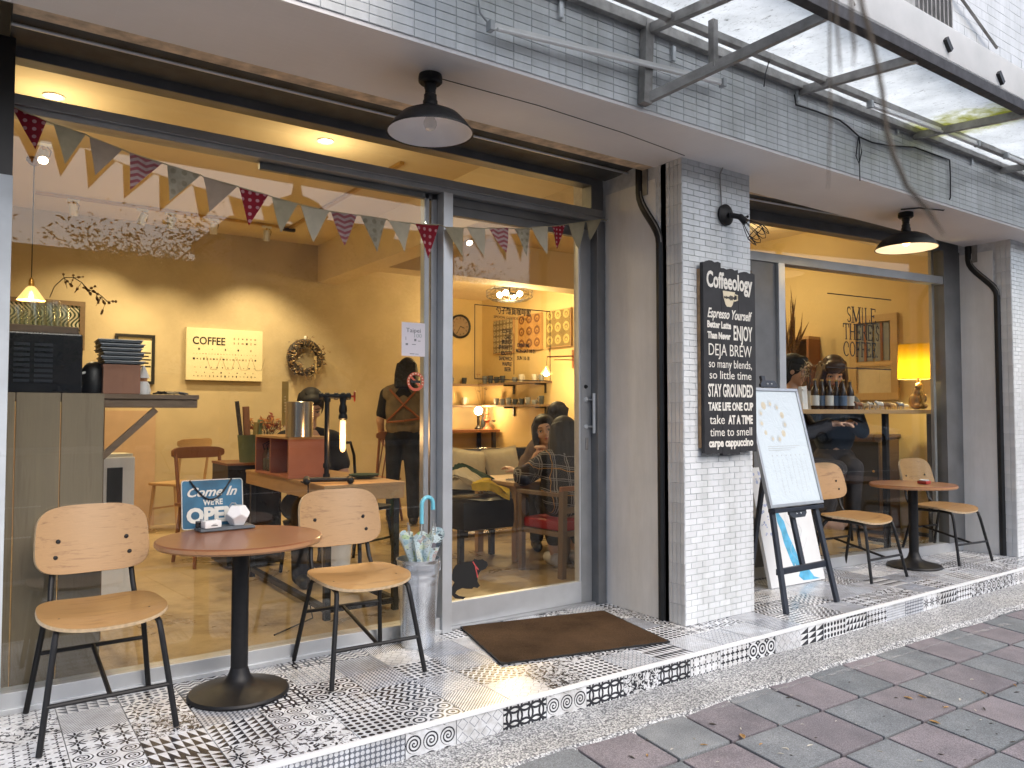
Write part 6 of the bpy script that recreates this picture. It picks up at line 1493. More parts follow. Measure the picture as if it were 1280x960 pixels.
# ================================================================ stickers and lettering on the glass
GY = -.0012
def on_glass(nm, lb, cat, x, y, Y=GY): p = ony(x, y, Y); return thing(nm, lb, cat, (p.x, Y, p.z)), p
a = ony(502, 403, GY); b = ony(531, 446, GY); t = thing('poster', 'white paper poster headed Taipei taped to the glass', 'poster', ((a.x + b.x) / 2, GY, b.z)); W_, H_ = b.x - a.x, ony(516, 403, GY).z - ony(516, 445, GY).z
mat('poster_white', (.72, .68, .72), .6, var=.02)
m_ = MB(); m_.b2((-W_ / 2, -.001, 0), (W_ / 2, 0, H_)); m_.build('sheet', 'poster_white', t); text('Taipei', .032, 'print_dark', t, T(0, -.0016, H_ * .71) @ FACE, width=W_ * .62); text('100', .03, 'print_grey', t, T(W_ * .20, -.0016, H_ * .56) @ FACE, width=W_ * .32)
m_ = MB()
for x, z, w_, h_ in ((-.32, .47, .02, .10), (.08, .45, .09, .07), (.25, .45, .11, .02), (-.28, .32, .1, .06), (.02, .34, .16, .02), (-.05, .06, .2, .02), (.15, .06, .15, .015)): m_.b2((W_ * (x - w_ / 2), -.0016, H_ * z), (W_ * (x + w_ / 2), -.0011, H_ * (z + h_)))
stuff(m_.build('small_print', 'print_dark', t))
ns = ony(519.5, 477, GY); t = thing('no_smoking_sticker', 'round red no smoking sticker on the glass', 'sticker', (ns.x, GY, ns.z)); rn = .050
mat('sticker_red', (.50, .10, .05), .5, var=.1)
m_ = MB(); n = 40; vs = [(r * math.cos(2 * math.pi * k / n), -.0008, r * math.sin(2 * math.pi * k / n)) for r in (rn, rn * .70) for k in range(n)]; vs += [(x, 0, z) for x, y, z in vs]
fs = [(k, (k + 1) % n, n + (k + 1) % n, n + k) for k in range(n)] + [(2 * n + k, 3 * n + k, 3 * n + (k + 1) % n, 2 * n + (k + 1) % n) for k in range(n)]; m_.add(vs, fs); m_.box((0, -.0006, 0), (rn * 1.6, .001, .011), Matrix.Rotation(R(42), 3, 'Y')); m_.build('ring', 'sticker_red', t)
m_ = MB(); m_.b2((-rn * .58, -.0014, -.007), (rn * .55, -.0002, .006)); m_.tube([(-.01, -.001, .014), (.0, -.001, .02), (-.004, -.001, .026)], .0015, 4); m_.build('cigarette', 'black', t); 
for k in range(11): a_ = R(200 - k * 22); m_ = MB(); m_.box((rn * .85 * math.cos(a_), -.0012, rn * .85 * math.sin(a_)), (.006, .0006, .006), Matrix.Rotation(-a_, 3, 'Y')); m_.build('mark', 'cream', t)
# door lettering
DG = .0210
A_, B_ = ony(593, 381, DG), ony(688, 470, DG); tl, br_ = ony(593, 380, DG), ony(688, 476, DG); zt_, zb2 = tl.z, ony(593, 474, DG).z; x0, x1 = tl.x, br_.x
dt = thing('door_lettering', 'black framed menu lettering on the sliding door glass', 'lettering', (x0, DG, zb2)); W_, H_ = x1 - x0, zt_ - zb2
for a, b in (((0, 0), (W_, .005)), ((0, H_ - .005), (W_, H_)), ((0, .005), (.005, H_ - .005)), ((W_ - .005, .005), (W_, H_ - .005))): m_ = MB(); m_.b2((a[0], -.0008, a[1]), (b[0], 0, b[1])); m_.build('border', 'ink', dt)
def dtx(s, x, y, size, **k): p = ony(x, y, DG) - Vector((x0, DG, zb2)); return text(s, size, 'ink', dt, T(p.x, -.0006, p.z) @ FACE, **k)
dtx('勺子雜貨咖啡館', 642, 393, .045, width=.245, bold=.0006); dtx('SPOON GOODS CAFE', 638, 399, .02, width=.23)
for s, y, w_ in (('COFFEE', 416.5, .066), ('CAKE', 424, .045), ('BRUNCH', 430, .068), ('SPAGHETTI', 436.5, .094), ('RISOTTO', 444, .074), ('SANDWICH', 450.5, .092), ('WAFFLE', 457.5, .066), ('BEER', 464, .045)): dtx(s, 639.5 - (w_ - .066) / .066 * 7.5 * .5 - 6, y, .032, width=w_, bold=.0008)
for s, y, w_ in (('OPENTIME', 434, .088), ('MON-SAT 10-21', 441, .138), ('SUN 10-18', 450, .088)): dtx(s, 654 + (w_ - .088) / .088 * 5, y, .030, width=w_, bold=.0006)
p0, p1 = ony(642, 417, DG), ony(642, 468, DG); m_ = MB(); m_.b2((p0.x - x0, -.0008, p1.z - zb2), (p0.x - x0 + .004, 0, p0.z - zb2)); m_.build('divider', 'ink', dt)
# cat sticker low on the door
cp = ony(577, 745, DG); k_ = .0043 * .92
CATP = [(559, 712), (563, 706), (571, 703), (580, 702), (584, 701), (586, 698), (590, 700), (596, 699), (601, 702), (603, 706), (600, 711), (595, 713), (592, 716), (590, 722), (590, 727), (593, 732), (590, 735), (585, 734), (583, 736), (576, 736), (571, 735), (564, 738), (562, 742), (567, 745), (575, 746), (572, 749), (562, 748), (557, 743), (557, 736), (561, 728), (557, 724)]
CATP = [(x + 7, y) for x, y in CATP]
ct_ = thing('cat_sticker', 'black sitting cat sticker with red collar on the door glass', 'sticker', (cp.x, DG, cp.z)); m_ = MB(); m_.prism([((ony(x, y, DG) - cp).x, (ony(x, y, DG) - cp).z) for x, y in CATP][::-1], .001, FACE); m_.build('silhouette', 'ink', ct_)
m_ = MB(); pts = [ony(x, y, DG - .0016) - cp for x, y in ((591, 702), (594, 707), (598, 712))]; m_.tube(pts, .004, 5); m_.tube([pts[1], ony(597, 722, DG - .0016) - cp], .004, 5); m_.build('collar', mat('sticker_pink', (.62, .10, .10), .5).name, ct_)
# ================================================================ behind the far window
def w2pt(u, off, z): return A2 + W2D * u - W2N * off + Vector((0, 0, z))       # off: metres inside the glass
ug = lambda px_, off: w2loc(onw2(px_, 515, -off)).x
zc_ = onw2(1110, 512, -.18).z
wt = thing('window_bar', 'narrow wooden bar top standing inside the smile coffee window', 'bar table', w2pt(0, .30, 0), W2A); u0, u1_ = ug(950, .2), ug(1181, .2)
m_ = MB(); m_.b2((u0, -.14, zc_ - .034), (u1_, .16, zc_), bev=.003); m_.build('bar_top', 'oak', wt)
for px_ in (1101, 1157):
    uu = ug(px_, .3); m_ = MB(); m_.b2((uu - .02, -.06, 0), (uu + .02, -.02, zc_ - .035)); m_.build('leg', 'black_metal', wt)
    m_ = MB(); m_.b2((uu - .018, -.0195, .06), (uu + .018, .14, .09)); m_.build('foot', 'black_metal', wt)
# rabbit lamp
pl_ = w2pt(ug(1147, .25), .25, zc_ + .001); rl = thing('rabbit_lamp', 'bronze rabbit table lamp with a glowing yellow drum shade', 'lamp', pl_, W2A)
m_ = MB(); m_.ball((0, .01, .075), .062, 18, 12, sc=(.85, 1.05, 1.2)); m_.ball((0, -.012, .15), .045, 16, 10, sc=(.9, .9, 1.15)); m_.ball((-.02, -.028, .205), .036, 16, 10, sc=(1.15, .8, .85)); m_.ball((-.052, -.03, .20), .018, 12, 8)
for s in (-1, 1):
    m_.ball((s * .035, -.03, .03), .032, 12, 8, sc=(.8, 1.3, .8)); m_.ball((s * .03, -.055, .10), .016, 10, 8, sc=(.8, .9, 2.2)); m_.ball((.0 + s * .014 + .006, -.02, .262), .013, 10, 8, sc=(.7, .6, 3.2), rot=Euler((0, s * .22, 0)).to_matrix())
m_.ball((.03, .07, .04), .02, 10, 8)
def fuse(mb, vox, smooth=4, name='fused'):
    me = bpy.data.meshes.new(name); me.from_pydata(mb.v, [], mb.f); o = bpy.data.objects.new(name, me); col.objects.link(o)
    r = o.modifiers.new('r', 'REMESH'); r.mode = 'VOXEL'; r.voxel_size = vox; r.use_smooth_shade = True
    s = o.modifiers.new('s', 'SMOOTH'); s.factor = .5; s.iterations = smooth
    dg = bpy.context.evaluated_depsgraph_get(); me2 = bpy.data.meshes.new_from_object(o.evaluated_get(dg)); bpy.data.objects.remove(o); bpy.data.meshes.remove(me)
    me2.polygons.foreach_set('use_smooth', [True] * len(me2.polygons)); me2.name = name; return me2
def fused(mb, vox, mt, name, parent, smooth=4):
    me = fuse(mb, vox, smooth, name); me.materials.clear(); me.materials.append(M[mt]); return link(name, me, parent)
fused(m_, .006, 'bronze', 'rabbit', rl, 2)
m_ = MB(); m_.tube([(0, 0, .24), (0, 0, .33)], .006, 8); m_.build('stem', 'brass', rl)
def shade_mat(name):
    m, t, b, o = newmat(name); t.nodes.remove(b); f = noise(t, tcoord(t, 'Object', (1, 1, 1)), 260, 3, .6)
    cc = ramp(t, f, [(.3, (.22, .115, .006)), (.7, (.38, .22, .010))]); d = t.nodes.new('ShaderNodeBsdfDiffuse'); tr = t.nodes.new('ShaderNodeBsdfTranslucent'); mx = t.nodes.new('ShaderNodeMixShader'); mx.inputs[0].default_value = .5
    t.links.new(cc, d.inputs[0]); t.links.new(cc, tr.inputs[0]); t.links.new(d.outputs[0], mx.inputs[1]); t.links.new(tr.outputs[0], mx.inputs[2]); t.links.new(mx.outputs[0], o.inputs[0]); M[name] = m
shade_mat('yellow_shade')
dl_ = depth(pl_); rs = 44 / F_PX * dl_ / 2; hs = 43 / F_PX * dl_; zs = .27
m_ = MB(); m_.lathe([(rs, zs), (rs * .93, zs + hs)], 48); m_.build('drum_shade', 'yellow_shade', rl, smooth=SM)
for r_, z in ((rs, zs), (rs * .93, zs + hs)): m_ = MB(); m_.tube([(r_ * math.cos(R(k * 10)), r_ * math.sin(R(k * 10)), z) for k in range(36)], .003, 5, closed=True); m_.build('shade_ring', 'gold_card', rl)
m_ = MB(); m_.ball((0, 0, zs + .12), .032, 12, 8); m_.build('bulb', 'bulb_white', rl, smooth=SM); lamp('bulb_light', 'POINT', (0, 0, zs + .05), 9, (1, .78, .38), rl, .03)
# bottles, book, flowers, animal figures on the bar top
mat('brown_glass', (.035, .018, .010), .12, var=.1); mat('label_white', (.62, .62, .60), .6); mat('label_blue', (.10, .16, .26), .6)
for k, px_ in enumerate((1019, 1028, 1037, 1046, 1054, 1063)):
    off = .24 + .05 * (k % 2); p = w2pt(ug(px_, off), off, zc_ + .001); t = thing('beer_bottle', 'dark beer bottle with a ' + ('white', 'blue', 'white', 'blue', 'blue', 'white')[k] + ' label on the window bar', 'bottle', p, W2A, 'bottles on the window bar'); h_ = .24
    m_ = MB(); m_.lathe([(0, 0), (.03, 0), (.032, .01), (.032, h_ * .58), (.026, h_ * .68), (.013, h_ * .80), (.012, h_), (0, h_)], 18); m_.build('glass', 'brown_glass', t, smooth=SM); m_ = MB(); m_.lathe([(.0326, .03), (.0326, .11)], 18); m_.build('label', 'label_white' if k in (0, 2, 5) else 'label_blue', t, smooth=SM); m_ = MB(); m_.lathe([(.014, h_ - .012), (.014, h_ + .002), (0, h_ + .003)], 14); m_.build('cap', 'brass', t)
p = w2pt(ug(1006, .2), .22, zc_ + .001); t = thing('paper_bag', 'white folded paper bag beside the beer bottles', 'bag', p, W2A + .3); m_ = MB(); m_.add([(-.045, -.025, 0), (.045, -.025, 0), (.05, .03, 0), (-.05, .03, 0), (-.04, -.01, .17), (.05, -.012, .185), (.05, .012, .18), (-.045, .012, .175)], [(0, 1, 5, 4), (1, 2, 6, 5), (2, 3, 7, 6), (3, 0, 4, 7), (4, 5, 6, 7), (3, 2, 1, 0)]); m_.build('bag', 'white_paint', t); m_ = MB(); m_.box((.0, -.012, .15), (.08, .02, .012)); m_.build('fold', 'white_paint', t)
p = w2pt(ug(1014, .36), .38, zc_ + .001); t = thing('flower_vase', 'vase of dried white flowers on the window bar', 'plant', p); m_ = MB(); m_.lathe([(0, 0), (.03, 0), (.04, .07), (.018, .13), (.022, .15)], 16); m_.build('vase', 'cup_white', t, smooth=SM); tuft(t, Vector((0, 0, .13)), 24, .035, .24, ('dried_pale', 'canvas_warm', 'dried'), .012, 4)
ANIM = [(1074, 'brown', 'teak', .05), (1082, 'tan', 'dried_pale', .045), (1090, 'black and white', 'cup_white', .05), (1100, 'white', 'cup_white', .055), (1109, 'brown', 'dried', .05), (1117, 'tan', 'dried_pale', .045), (1126, 'grey', 'cup_grey', .05), (1133, 'cream', 'cream_cloth', .04)]
for k, (px_, cn, mt, s) in enumerate(ANIM):
    off = .19 + .03 * (k % 3); p = w2pt(ug(px_, off), off, zc_ + .001); t = thing('animal_figure', 'small ' + cn + ' toy animal standing on the window bar', 'toy animal', p, W2A + random.uniform(-.6, .6), 'toy animals on the window bar')
    m_ = MB(); m_.ball((0, 0, s * .85), s * .42, 10, 8, sc=(1.6, .8, .85)); m_.ball((-s * .75, 0, s * 1.15), s * .22, 8, 6, sc=(1.3, .8, .9)); m_.tube([(-s * .5, 0, s * .95), (-s * .75, 0, s * 1.15)], s * .16, 8)
    for a in (-.45, .45):
        for b in (-.18, .18): m_.tube([(s * a, s * b, s * .7), (s * a, s * b, 0)], s * .1, 6)
    m_.tube([(s * .62, 0, s * .95), (s * .78, 0, s * .6)], s * .05, 5); fused(m_, .005, mt, 'body', t, 1)
    if 'black' in cn: m2 = MB(); m2.ball((s * .1, -s * .02, s * .95), s * .36, 8, 6, sc=(1, .98, .8)); m2.build('patch', 'black', t, smooth=SM)
p = w2pt(ug(1092, .33), .36, zc_ + .001); t = thing('crocodile_figure', 'long dark toy crocodile behind the small toy animals', 'toy animal', p, W2A); m_ = MB(); m_.tube([(-.10, 0, .03), (-.05, 0, .035), (.03, 0, .035), (.12, 0, .02)], [.012, .022, .02, .004], 10); m_.build('body', 'slate', t, smooth=SM); m_ = MB(); [m_.tube([(x, y, .03), (x, y * 1.6, 0)], .006, 6) for x in (-.04, .03) for y in (-.018, .018)]; stuff(m_.build('legs', 'slate', t))
# framed window picture, dresser and dried bouquet on the right wall
XR = 7.398
def on_right(nm, lb, cat, x0, x1, yt, yb):
    A_ = onx(x0, (yt + yb) / 2, XR); B_ = onx(x1, (yt + yb) / 2, XR); zc = (x0 + x1) / 2; z0, z1 = onx(zc, yb, XR).z, onx(zc, yt, XR).z
    return thing(nm, lb, cat, (XR - .002, (A_.y + B_.y) / 2, z0), R(-90)), abs(A_.y - B_.y), z1 - z0
t, W_, H_ = on_right('window_frame', 'pale wooden window frame hung on the wall beside the rabbit lamp', 'frame', 1064, 1124, 394, 500)
for a, b in (((-W_ / 2, 0), (W_ / 2, .07)), ((-W_ / 2, H_ - .07), (W_ / 2, H_)), ((-W_ / 2, .0705), (-W_ / 2 + .07, H_ - .0705)), ((W_ / 2 - .07, .0705), (W_ / 2, H_ - .0705)), ((-W_ / 2 + .0705, H_ * .40), (W_ / 2 - .0705, H_ * .45))): m_ = MB(); m_.b2((a[0], -.03, a[1]), (b[0], 0, b[1])); m_.build('bar', 'pine', t)
for k in range(2):
    c = -W_ / 2 + .09 + k * (W_ - .16) / 2; m_ = MB(); m_.b2((c, -.012, H_ * .46), (c + (W_ - .20) / 2, -.006, H_ - .08)); m_.build('pane', 'cup_grey', t); m_ = MB(); m_.b2((c + (W_ - .2) / 4 - .012, -.02, H_ * .46), (c + (W_ - .2) / 4 + .012, -.0125, H_ - .08)); m_.build('glazing_bar', 'teak', t)
m_ = MB(); m_.b2((-W_ / 2 + .0705, -.010, .0705), (W_ / 2 - .0705, -.004, H_ * .40)); m_.build('lower_panel', 'cream_cloth', t)
t, W_, H_ = on_right('wall_cabinet', 'red brown glazed wall cabinet behind the seated guests', 'cabinet', 962, 1026, 424, 540)
for a, b, mt in (((-W_ / 2, -.2, 0), (W_ / 2, 0, .03), 'teak'), ((-W_ / 2, -.2, H_ - .03), (W_ / 2, 0, H_), 'oak'), ((-W_ / 2, -.2, .0305), (-W_ / 2 + .03, 0, H_ - .0305), 'teak'), ((W_ / 2 - .03, -.2, .0305), (W_ / 2, 0, H_ - .0305), 'teak'), ((-.02, -.19, .0305), (.02, -.01, H_ - .0305), 'oak'), ((-W_ / 2 + .031, -.012, .031), (-.021, -.004, H_ - .031), 'plank_dark'), ((.021, -.012, .031), (W_ / 2 - .031, -.004, H_ - .031), 'plank_dark')): m_ = MB(); m_.b2(a, b); m_.build('panel', mt, t)
c = ond(988, 372, 7.9); t = thing('dried_bouquet', 'tall bundle of dried palm leaves beside the window mullion', 'plant', (c.x, c.y, 1.62)); random.seed(14); m_ = MB()
for k in range(30):
    a = Vector((random.gauss(0, .05), random.gauss(0, .05), 0)); b = a + Vector((random.gauss(0, .10), random.gauss(0, .08), random.uniform(.45, .85))); sd = (b - a).cross(Vector((random.gauss(0, 1), random.gauss(0, 1), 0))).normalized() * random.uniform(.008, .02); mid = (a + b) / 2 + sd * .8
    m_.add([a - sd * .2, mid - sd, b, mid + sd * 1.2], [(0, 1, 2, 3)])
stuff(m_.build('leaves', 'dried', t)); m_ = MB(); m_.lathe([(0, -.46), (.08, -.46), (.1, -.2), (.06, .02), (.07, .04)], 20); m_.build('vase', 'plank_dark', t, smooth=SM)
st_ = thing('vase_stand', 'tall slim stand under the dried palm leaves', 'stand', (c.x, c.y, 0)); m_ = MB(); m_.b2((-.12, -.12, 1.12), (.12, .12, 1.158)); m_.build('top', 'plank_dark', st_); m_ = MB(); m_.b2((-.05, -.05, .0), (.05, .05, 1.1195)); m_.build('post', 'plank_dark', st_)
ya_, yb_ = onx(1100, 560, 7.05).y, onx(972, 560, 7.05).y  # added dark cupboard, deepens the background so reflections show in the pane
t = thing('added_cupboard', 'low dark wooden cupboard added to darken the wall behind the window bar', 'cupboard', (7.22, (ya_ + yb_) / 2, 0)); L_ = abs(yb_ - ya_)
m_ = MB(); m_.b2((-.16, -L_ / 2, .04), (.17, L_ / 2, .92), bev=.004); m_.build('carcass', 'plank_dark', t); m_ = MB(); m_.b2((-.18, -L_ / 2 - .02, .921), (.172, L_ / 2 + .02, .95), bev=.003); m_.build('top_board', 'plank_dark', t)
for k in range(3): m_ = MB(); m_.b2((-.172, -L_ / 2 + .02 + k * (L_ - .02) / 3, .08), (-.1605, -L_ / 2 + (k + 1) * (L_ - .02) / 3, .88), bev=.002); o = m_.build('cupboard_door', 'black', t); m2 = MB(); m2.ball((-.18, -L_ / 2 + .06 + k * (L_ - .02) / 3, .6), .012, 8, 6); m2.build('knob', 'brass', o)
# lettering with serifs on the far window
SER = {'M': [(.12, 0, .12, 1, .06), (.88, 0, .88, 1, .12), (.12, 1, .5, .05, .12), (.5, .05, .88, 1, .05)], 'I': [(.5, 0, .5, 1, .13)], 'L': [(.25, 0, .25, 1, .13), (.25, .02, .85, .02, .05), (.85, 0, .88, .25, .05)],
       'E': [(.22, 0, .22, 1, .13), (.22, .98, .82, .98, .05), (.22, .5, .62, .5, .05), (.22, .02, .86, .02, .05), (.82, 1, .84, .8, .05), (.86, 0, .89, .22, .05), (.62, .4, .62, .6, .04)], 'T': [(.5, 0, .5, 1, .13), (.06, .98, .94, .98, .05), (.06, 1, .04, .76, .05), (.94, 1, .96, .76, .05)],
       'H': [(.2, 0, .2, 1, .13), (.8, 0, .8, 1, .13), (.2, .5, .8, .5, .05)], 'F': [(.22, 0, .22, 1, .13), (.22, .98, .82, .98, .05), (.22, .5, .62, .5, .05), (.82, 1, .84, .78, .05), (.62, .4, .62, .6, .04)],
       'R': [(.2, 0, .2, 1, .13), (.2, .98, .55, .98, .05), (.55, .98, .74, .86, .08), (.74, .86, .74, .64, .12), (.74, .64, .55, .52, .08), (.2, .52, .55, .52, .05), (.5, .52, .88, .02, .12)], ',': [(.3, .12, .3, 0, .14), (.3, 0, .2, -.16, .07)], '.': [(.3, .12, .3, 0, .14)], "'": [(.3, 1, .28, .74, .1)]}
arc = lambda cx_, cy_, rx, ry, a0, a1, n, w0, w1: [(cx_ + rx * math.cos(R(a0 + (a1 - a0) * k / n)), cy_ + ry * math.sin(R(a0 + (a1 - a0) * k / n)), cx_ + rx * math.cos(R(a0 + (a1 - a0) * (k + 1) / n)), cy_ + ry * math.sin(R(a0 + (a1 - a0) * (k + 1) / n)), w0 + (w1 - w0) * abs(math.cos(R(a0 + (a1 - a0) * (k + .5) / n)))) for k in range(n)]
SER['O'] = arc(.5, .5, .38, .48, 0, 360, 20, .05, .13); SER['C'] = arc(.55, .5, .42, .48, 45, 315, 16, .05, .13) + [(.86, .84, .88, .62, .05)]
SER['S'] = arc(.5, .75, .27, .23, 20, 250, 10, .06, .10) + [(.42, .53, .62, .44, .13)] + arc(.5, .25, .28, .23, 60, -160, 10, .06, .10)
WID = {'M': 1.15, 'I': .5, "'": .35, ',': .4, '.': .4, 'S': .72, 'L': .8, 'E': .82, 'T': .88, 'F': .78, 'R': .9, 'H': .98, 'O': .95, 'C': .92}
lt = thing('window_lettering', 'black serif lettering smile there is coffee between two rules', 'lettering', A2 + W2N * .0010, W2A)
def serif_line(s, pxl, pxr, py_top, py_bot):
    a = w2loc(onw2(pxl, py_bot, .001)); b = w2loc(onw2(pxr, py_bot, .001)); zt_ = w2loc(onw2((pxl + pxr) / 2, py_top, .001)).z; z0 = w2loc(onw2((pxl + pxr) / 2, py_bot, .001)).z; H_ = zt_ - z0; tot = sum(WID[c] for c in s); sc = (b.x - a.x) / tot; x = a.x
    for ch_ in s:
        m_ = MB(); w_ = WID[ch_] * sc
        for (xa_, ya_, xb_, yb_, th) in SER[ch_]:
            p, q = Vector((x + xa_ * w_, 0, z0 + ya_ * H_)), Vector((x + xb_ * w_, 0, z0 + yb_ * H_)); m_.bar(p, q, .0012, max(.0035, th * w_ * 1.05), up=(0, 1, 0)) if False else m_.box((p + q) / 2, ((q - p).length + .002, .0008, max(.0085, th * w_ * 1.25)), Matrix.Rotation(-math.atan2(q.z - p.z, q.x - p.x), 3, 'Y'))
        if ch_ in 'MILETHFR':
            for (xa_, ya_, xb_, yb_, th) in SER[ch_]:
                if xa_ == xb_ and th > .05 and abs(yb_ - ya_) == 1:
                    for yy in (0, 1): m_.box((x + xa_ * w_, 0, z0 + yy * H_), (w_ * .32, .0009, .007))
        m_.build('letter', 'ink', lt); x += w_
serif_line('SMILE,', 1058, 1099, 385, 404); serif_line("THERE'S", 1054, 1100, 406, 425); serif_line('COFFEE.', 1054, 1099, 428, 446)
for pa_, pb_ in (((1034, 365), (1114, 376.5)), ((1033, 458), (1114, 463))):
    a = w2loc(onw2(*pa_, .001)); b = w2loc(onw2(*pb_, .001)); m_ = MB(); m_.b2((a.x, -.0004, (a.z + b.z) / 2 - .004), (b.x, .0004, (a.z + b.z) / 2 + .004)); m_.build('rule', 'ink', lt)

# ================================================================ people
mat('skin', (.62, .38, .26), .5, var=.05, vs=20); mat('hair', (.009, .008, .009), .6, var=.3, vs=60, stretch=(8, 8, 1)); mat('hair_brown', (.055, .028, .018), .4, var=.3, vs=60, stretch=(8, 8, 1))
mat('tee_black', (.014, .014, .016), .85, var=.2); mat('jeans', (.020, .024, .034), .85, var=.35, vs=14); mat('olive', (.21, .17, .11), .85, var=.18, vs=10); mat('strap', (.36, .12, .045), .5); mat('coat_brown', (.15, .105, .085), .9, var=.15, vs=12); mat('coat_dark', (.035, .03, .032), .9); mat('white_cloth', (.62, .60, .55), .85); mat('lip', (.42, .14, .11), .5); mat('eye_white', (.7, .68, .64), .3); mat('navy_top', (.03, .045, .07), .85); mat('steel_thin', (.45, .40, .36), .3, .8); mat('shoe_white', (.72, .70, .66), .6)
def plaid(name):
    m, t, b, o = newmat(name); x, y, z = sep(t, tcoord(t, 'Object')); n = noise(t, tcoord(t, 'Object'), 5, 2) * .5
    def lines(c, f, w_): return ((c * f + n).fr() - .5).ab().lt(w_)
    wl = lines(z + x * .12, 11.0, .035).mx(lines(x, 11.0, .035)).mx(lines(z + x * .12 + .014, 11.0, .025)).mx(lines(x + .014, 11.0, .025)); ol = lines(z + x * .12 + .05, 5.5, .016).mx(lines(x + .05, 5.5, .016))
    cc = mixc(t, ol, mixc(t, wl * .7, (.012, .013, .020), (.34, .33, .33)), (.42, .22, .06)); t.links.new(cc, b.inputs['Base Color']); b.inputs['Roughness'].default_value = .9; M[name] = m
plaid('plaid')
def cap(m, a, b, ra, rb, seg=10):
    a, b = Vector(a), Vector(b); m.ball(a, ra, seg, 8); m.ball(b, rb, seg, 8)
    if (b - a).length > 1e-4: m.tube([a, b], [ra, rb], seg)
def limb(m, pts, rs):
    for i in range(len(pts) - 1): cap(m, pts[i], pts[i + 1], rs[i], rs[i + 1])
def hand(m, wr, d, n, curl=.5, sc=1.0, thumb=1):
    """palm and five bent fingers: wr wrist, d pointing direction, n palm normal"""
    wr, d, n = Vector(wr), Vector(d).normalized(), Vector(n); n = (n - d * n.dot(d)).normalized(); s = d.cross(n)
    pc = wr + d * .045 * sc; cap(m, wr, wr + d * .02, .024 * sc, .026 * sc)
    for k in range(4):
        o = s * (k - 1.5) * .0195 * sc; L = (.030, .036, .034, .026)[k] * sc; base = wr + d * .082 * sc + o; cap(m, wr + d * .02 + o * .6, base, .013 * sc, .0105 * sc, 8); q = base
        for j in range(3):
            a = curl * (j + .7) * .75; dd = (d * math.cos(a) + n * math.sin(a)).normalized(); q2 = q + dd * L * (1, .75, .6)[j]; cap(m, q, q2, .0098 * sc, .0085 * sc, 8); q = q2
    tb = wr + d * .03 * sc - s * thumb * .026 * sc; t1_ = tb + (d * .6 - s * thumb * .7 + n * .35).normalized() * .038 * sc; cap(m, wr + d * .01, tb, .015 * sc, .012 * sc, 8); cap(m, tb, t1_, .012 * sc, .0105 * sc, 8); cap(m, t1_, t1_ + (d * .9 + n * .5).normalized() * .028 * sc, .0105 * sc, .009 * sc, 8)
def frame3(fwd, up=(0, 0, 1), tilt=0):
    f = Vector(fwd).normalized(); u = Vector(up); s = f.cross(u).normalized(); u = s.cross(f); return Matrix((s, f, u)).transposed()     # columns: right, forward, up
def head(m, c, q, sc=1.0):
    """skull, jaw, nose, ears around head centre c; q = right/forward/up frame"""
    P = lambda x, y, z: Vector(c) + q @ (Vector((x, y, z)) * sc)
    m.ball(P(0, -.008, .022), .088 * sc, 18, 12, sc=(.88, 1.08, 1.0), rot=q); m.ball(P(0, .018, -.035), .066 * sc, 16, 10, sc=(.90, 1.0, 1.12), rot=q); m.ball(P(0, .046, -.088), .026 * sc, 12, 8, sc=(1.25, .9, .8), rot=q)
    cap(m, P(0, .080, .012), P(0, .095, -.024), .008 * sc, .0125 * sc, 8); m.ball(P(.011, .086, -.027), .008 * sc, 8, 6); m.ball(P(-.011, .086, -.027), .008 * sc, 8, 6)
    for s in (-1, 1): m.ball(P(s * .081, -.005, -.008), .022 * sc, 10, 8, sc=(.35, .75, 1.3), rot=q); m.ball(P(s * .040, .060, -.03), .022 * sc, 10, 8)
    m.ball(P(0, .083, -.052), .013 * sc, 10, 6, sc=(1.5, .6, .55), rot=q); m.ball(P(0, .081, -.064), .012 * sc, 10, 6, sc=(1.3, .6, .6), rot=q)
def face(t, c, q, sc=1.0, glasses=True):
    P = lambda x, y, z: Vector(c) + q @ (Vector((x, y, z)) * sc)
    for s in (-1, 1):
        m_ = MB(); m_.ball(P(s * .033, .075, .003), .0125 * sc, 12, 8, sc=(1.15, .5, .62), rot=q); m_.build('eye', 'eye_white', t, smooth=SM); m_ = MB(); m_.ball(P(s * .033, .0805, .003), .0062 * sc, 10, 8, sc=(1, .5, 1), rot=q); m_.build('iris', 'hair', t, smooth=SM)
        m_ = MB(); m_.tube([P(s * .016, .083, .030), P(s * .034, .083, .035), P(s * .052, .072, .029)], [.003 * sc, .0036 * sc, .002 * sc], 6); m_.build('eyebrow', 'hair', t, smooth=SM); m_ = MB(); m_.tube([P(s * .019, .082, .009), P(s * .033, .084, .013), P(s * .048, .077, .007)], .0022 * sc, 5); m_.build('eyelash', 'hair', t)
        if glasses: m_ = MB(); m_.tube([P(s * .034 + .026 * math.cos(R(k * 24)), .092 - abs(.026 * math.cos(R(k * 24)) * s > 0 and .006), .0 + .022 * math.sin(R(k * 24))) for k in range(15)], .0014 * sc, 5, closed=True); m_.tube([P(s * .060, .086, .004), P(s * .082, .0, .006)], .0012 * sc, 5); m_.build('spectacle_rim', 'steel_thin', t)
    m_ = MB(); m_.ball(P(0, .089, -.053), .011 * sc, 12, 6, sc=(1.7, .5, .38), rot=q); m_.ball(P(0, .087, -.061), .011 * sc, 12, 6, sc=(1.4, .5, .45), rot=q); m_.build('lips', 'lip', t, smooth=SM)
def strands(t, lst, mt, r=.006, name='hair_strands'):
    m_ = MB()
    for pts in lst: m_.tube(pts, [r, r * 1.1] + [r * .9] * (len(pts) - 3) + [r * .3], 5)
    m_.build(name, mt, t, smooth=SM)
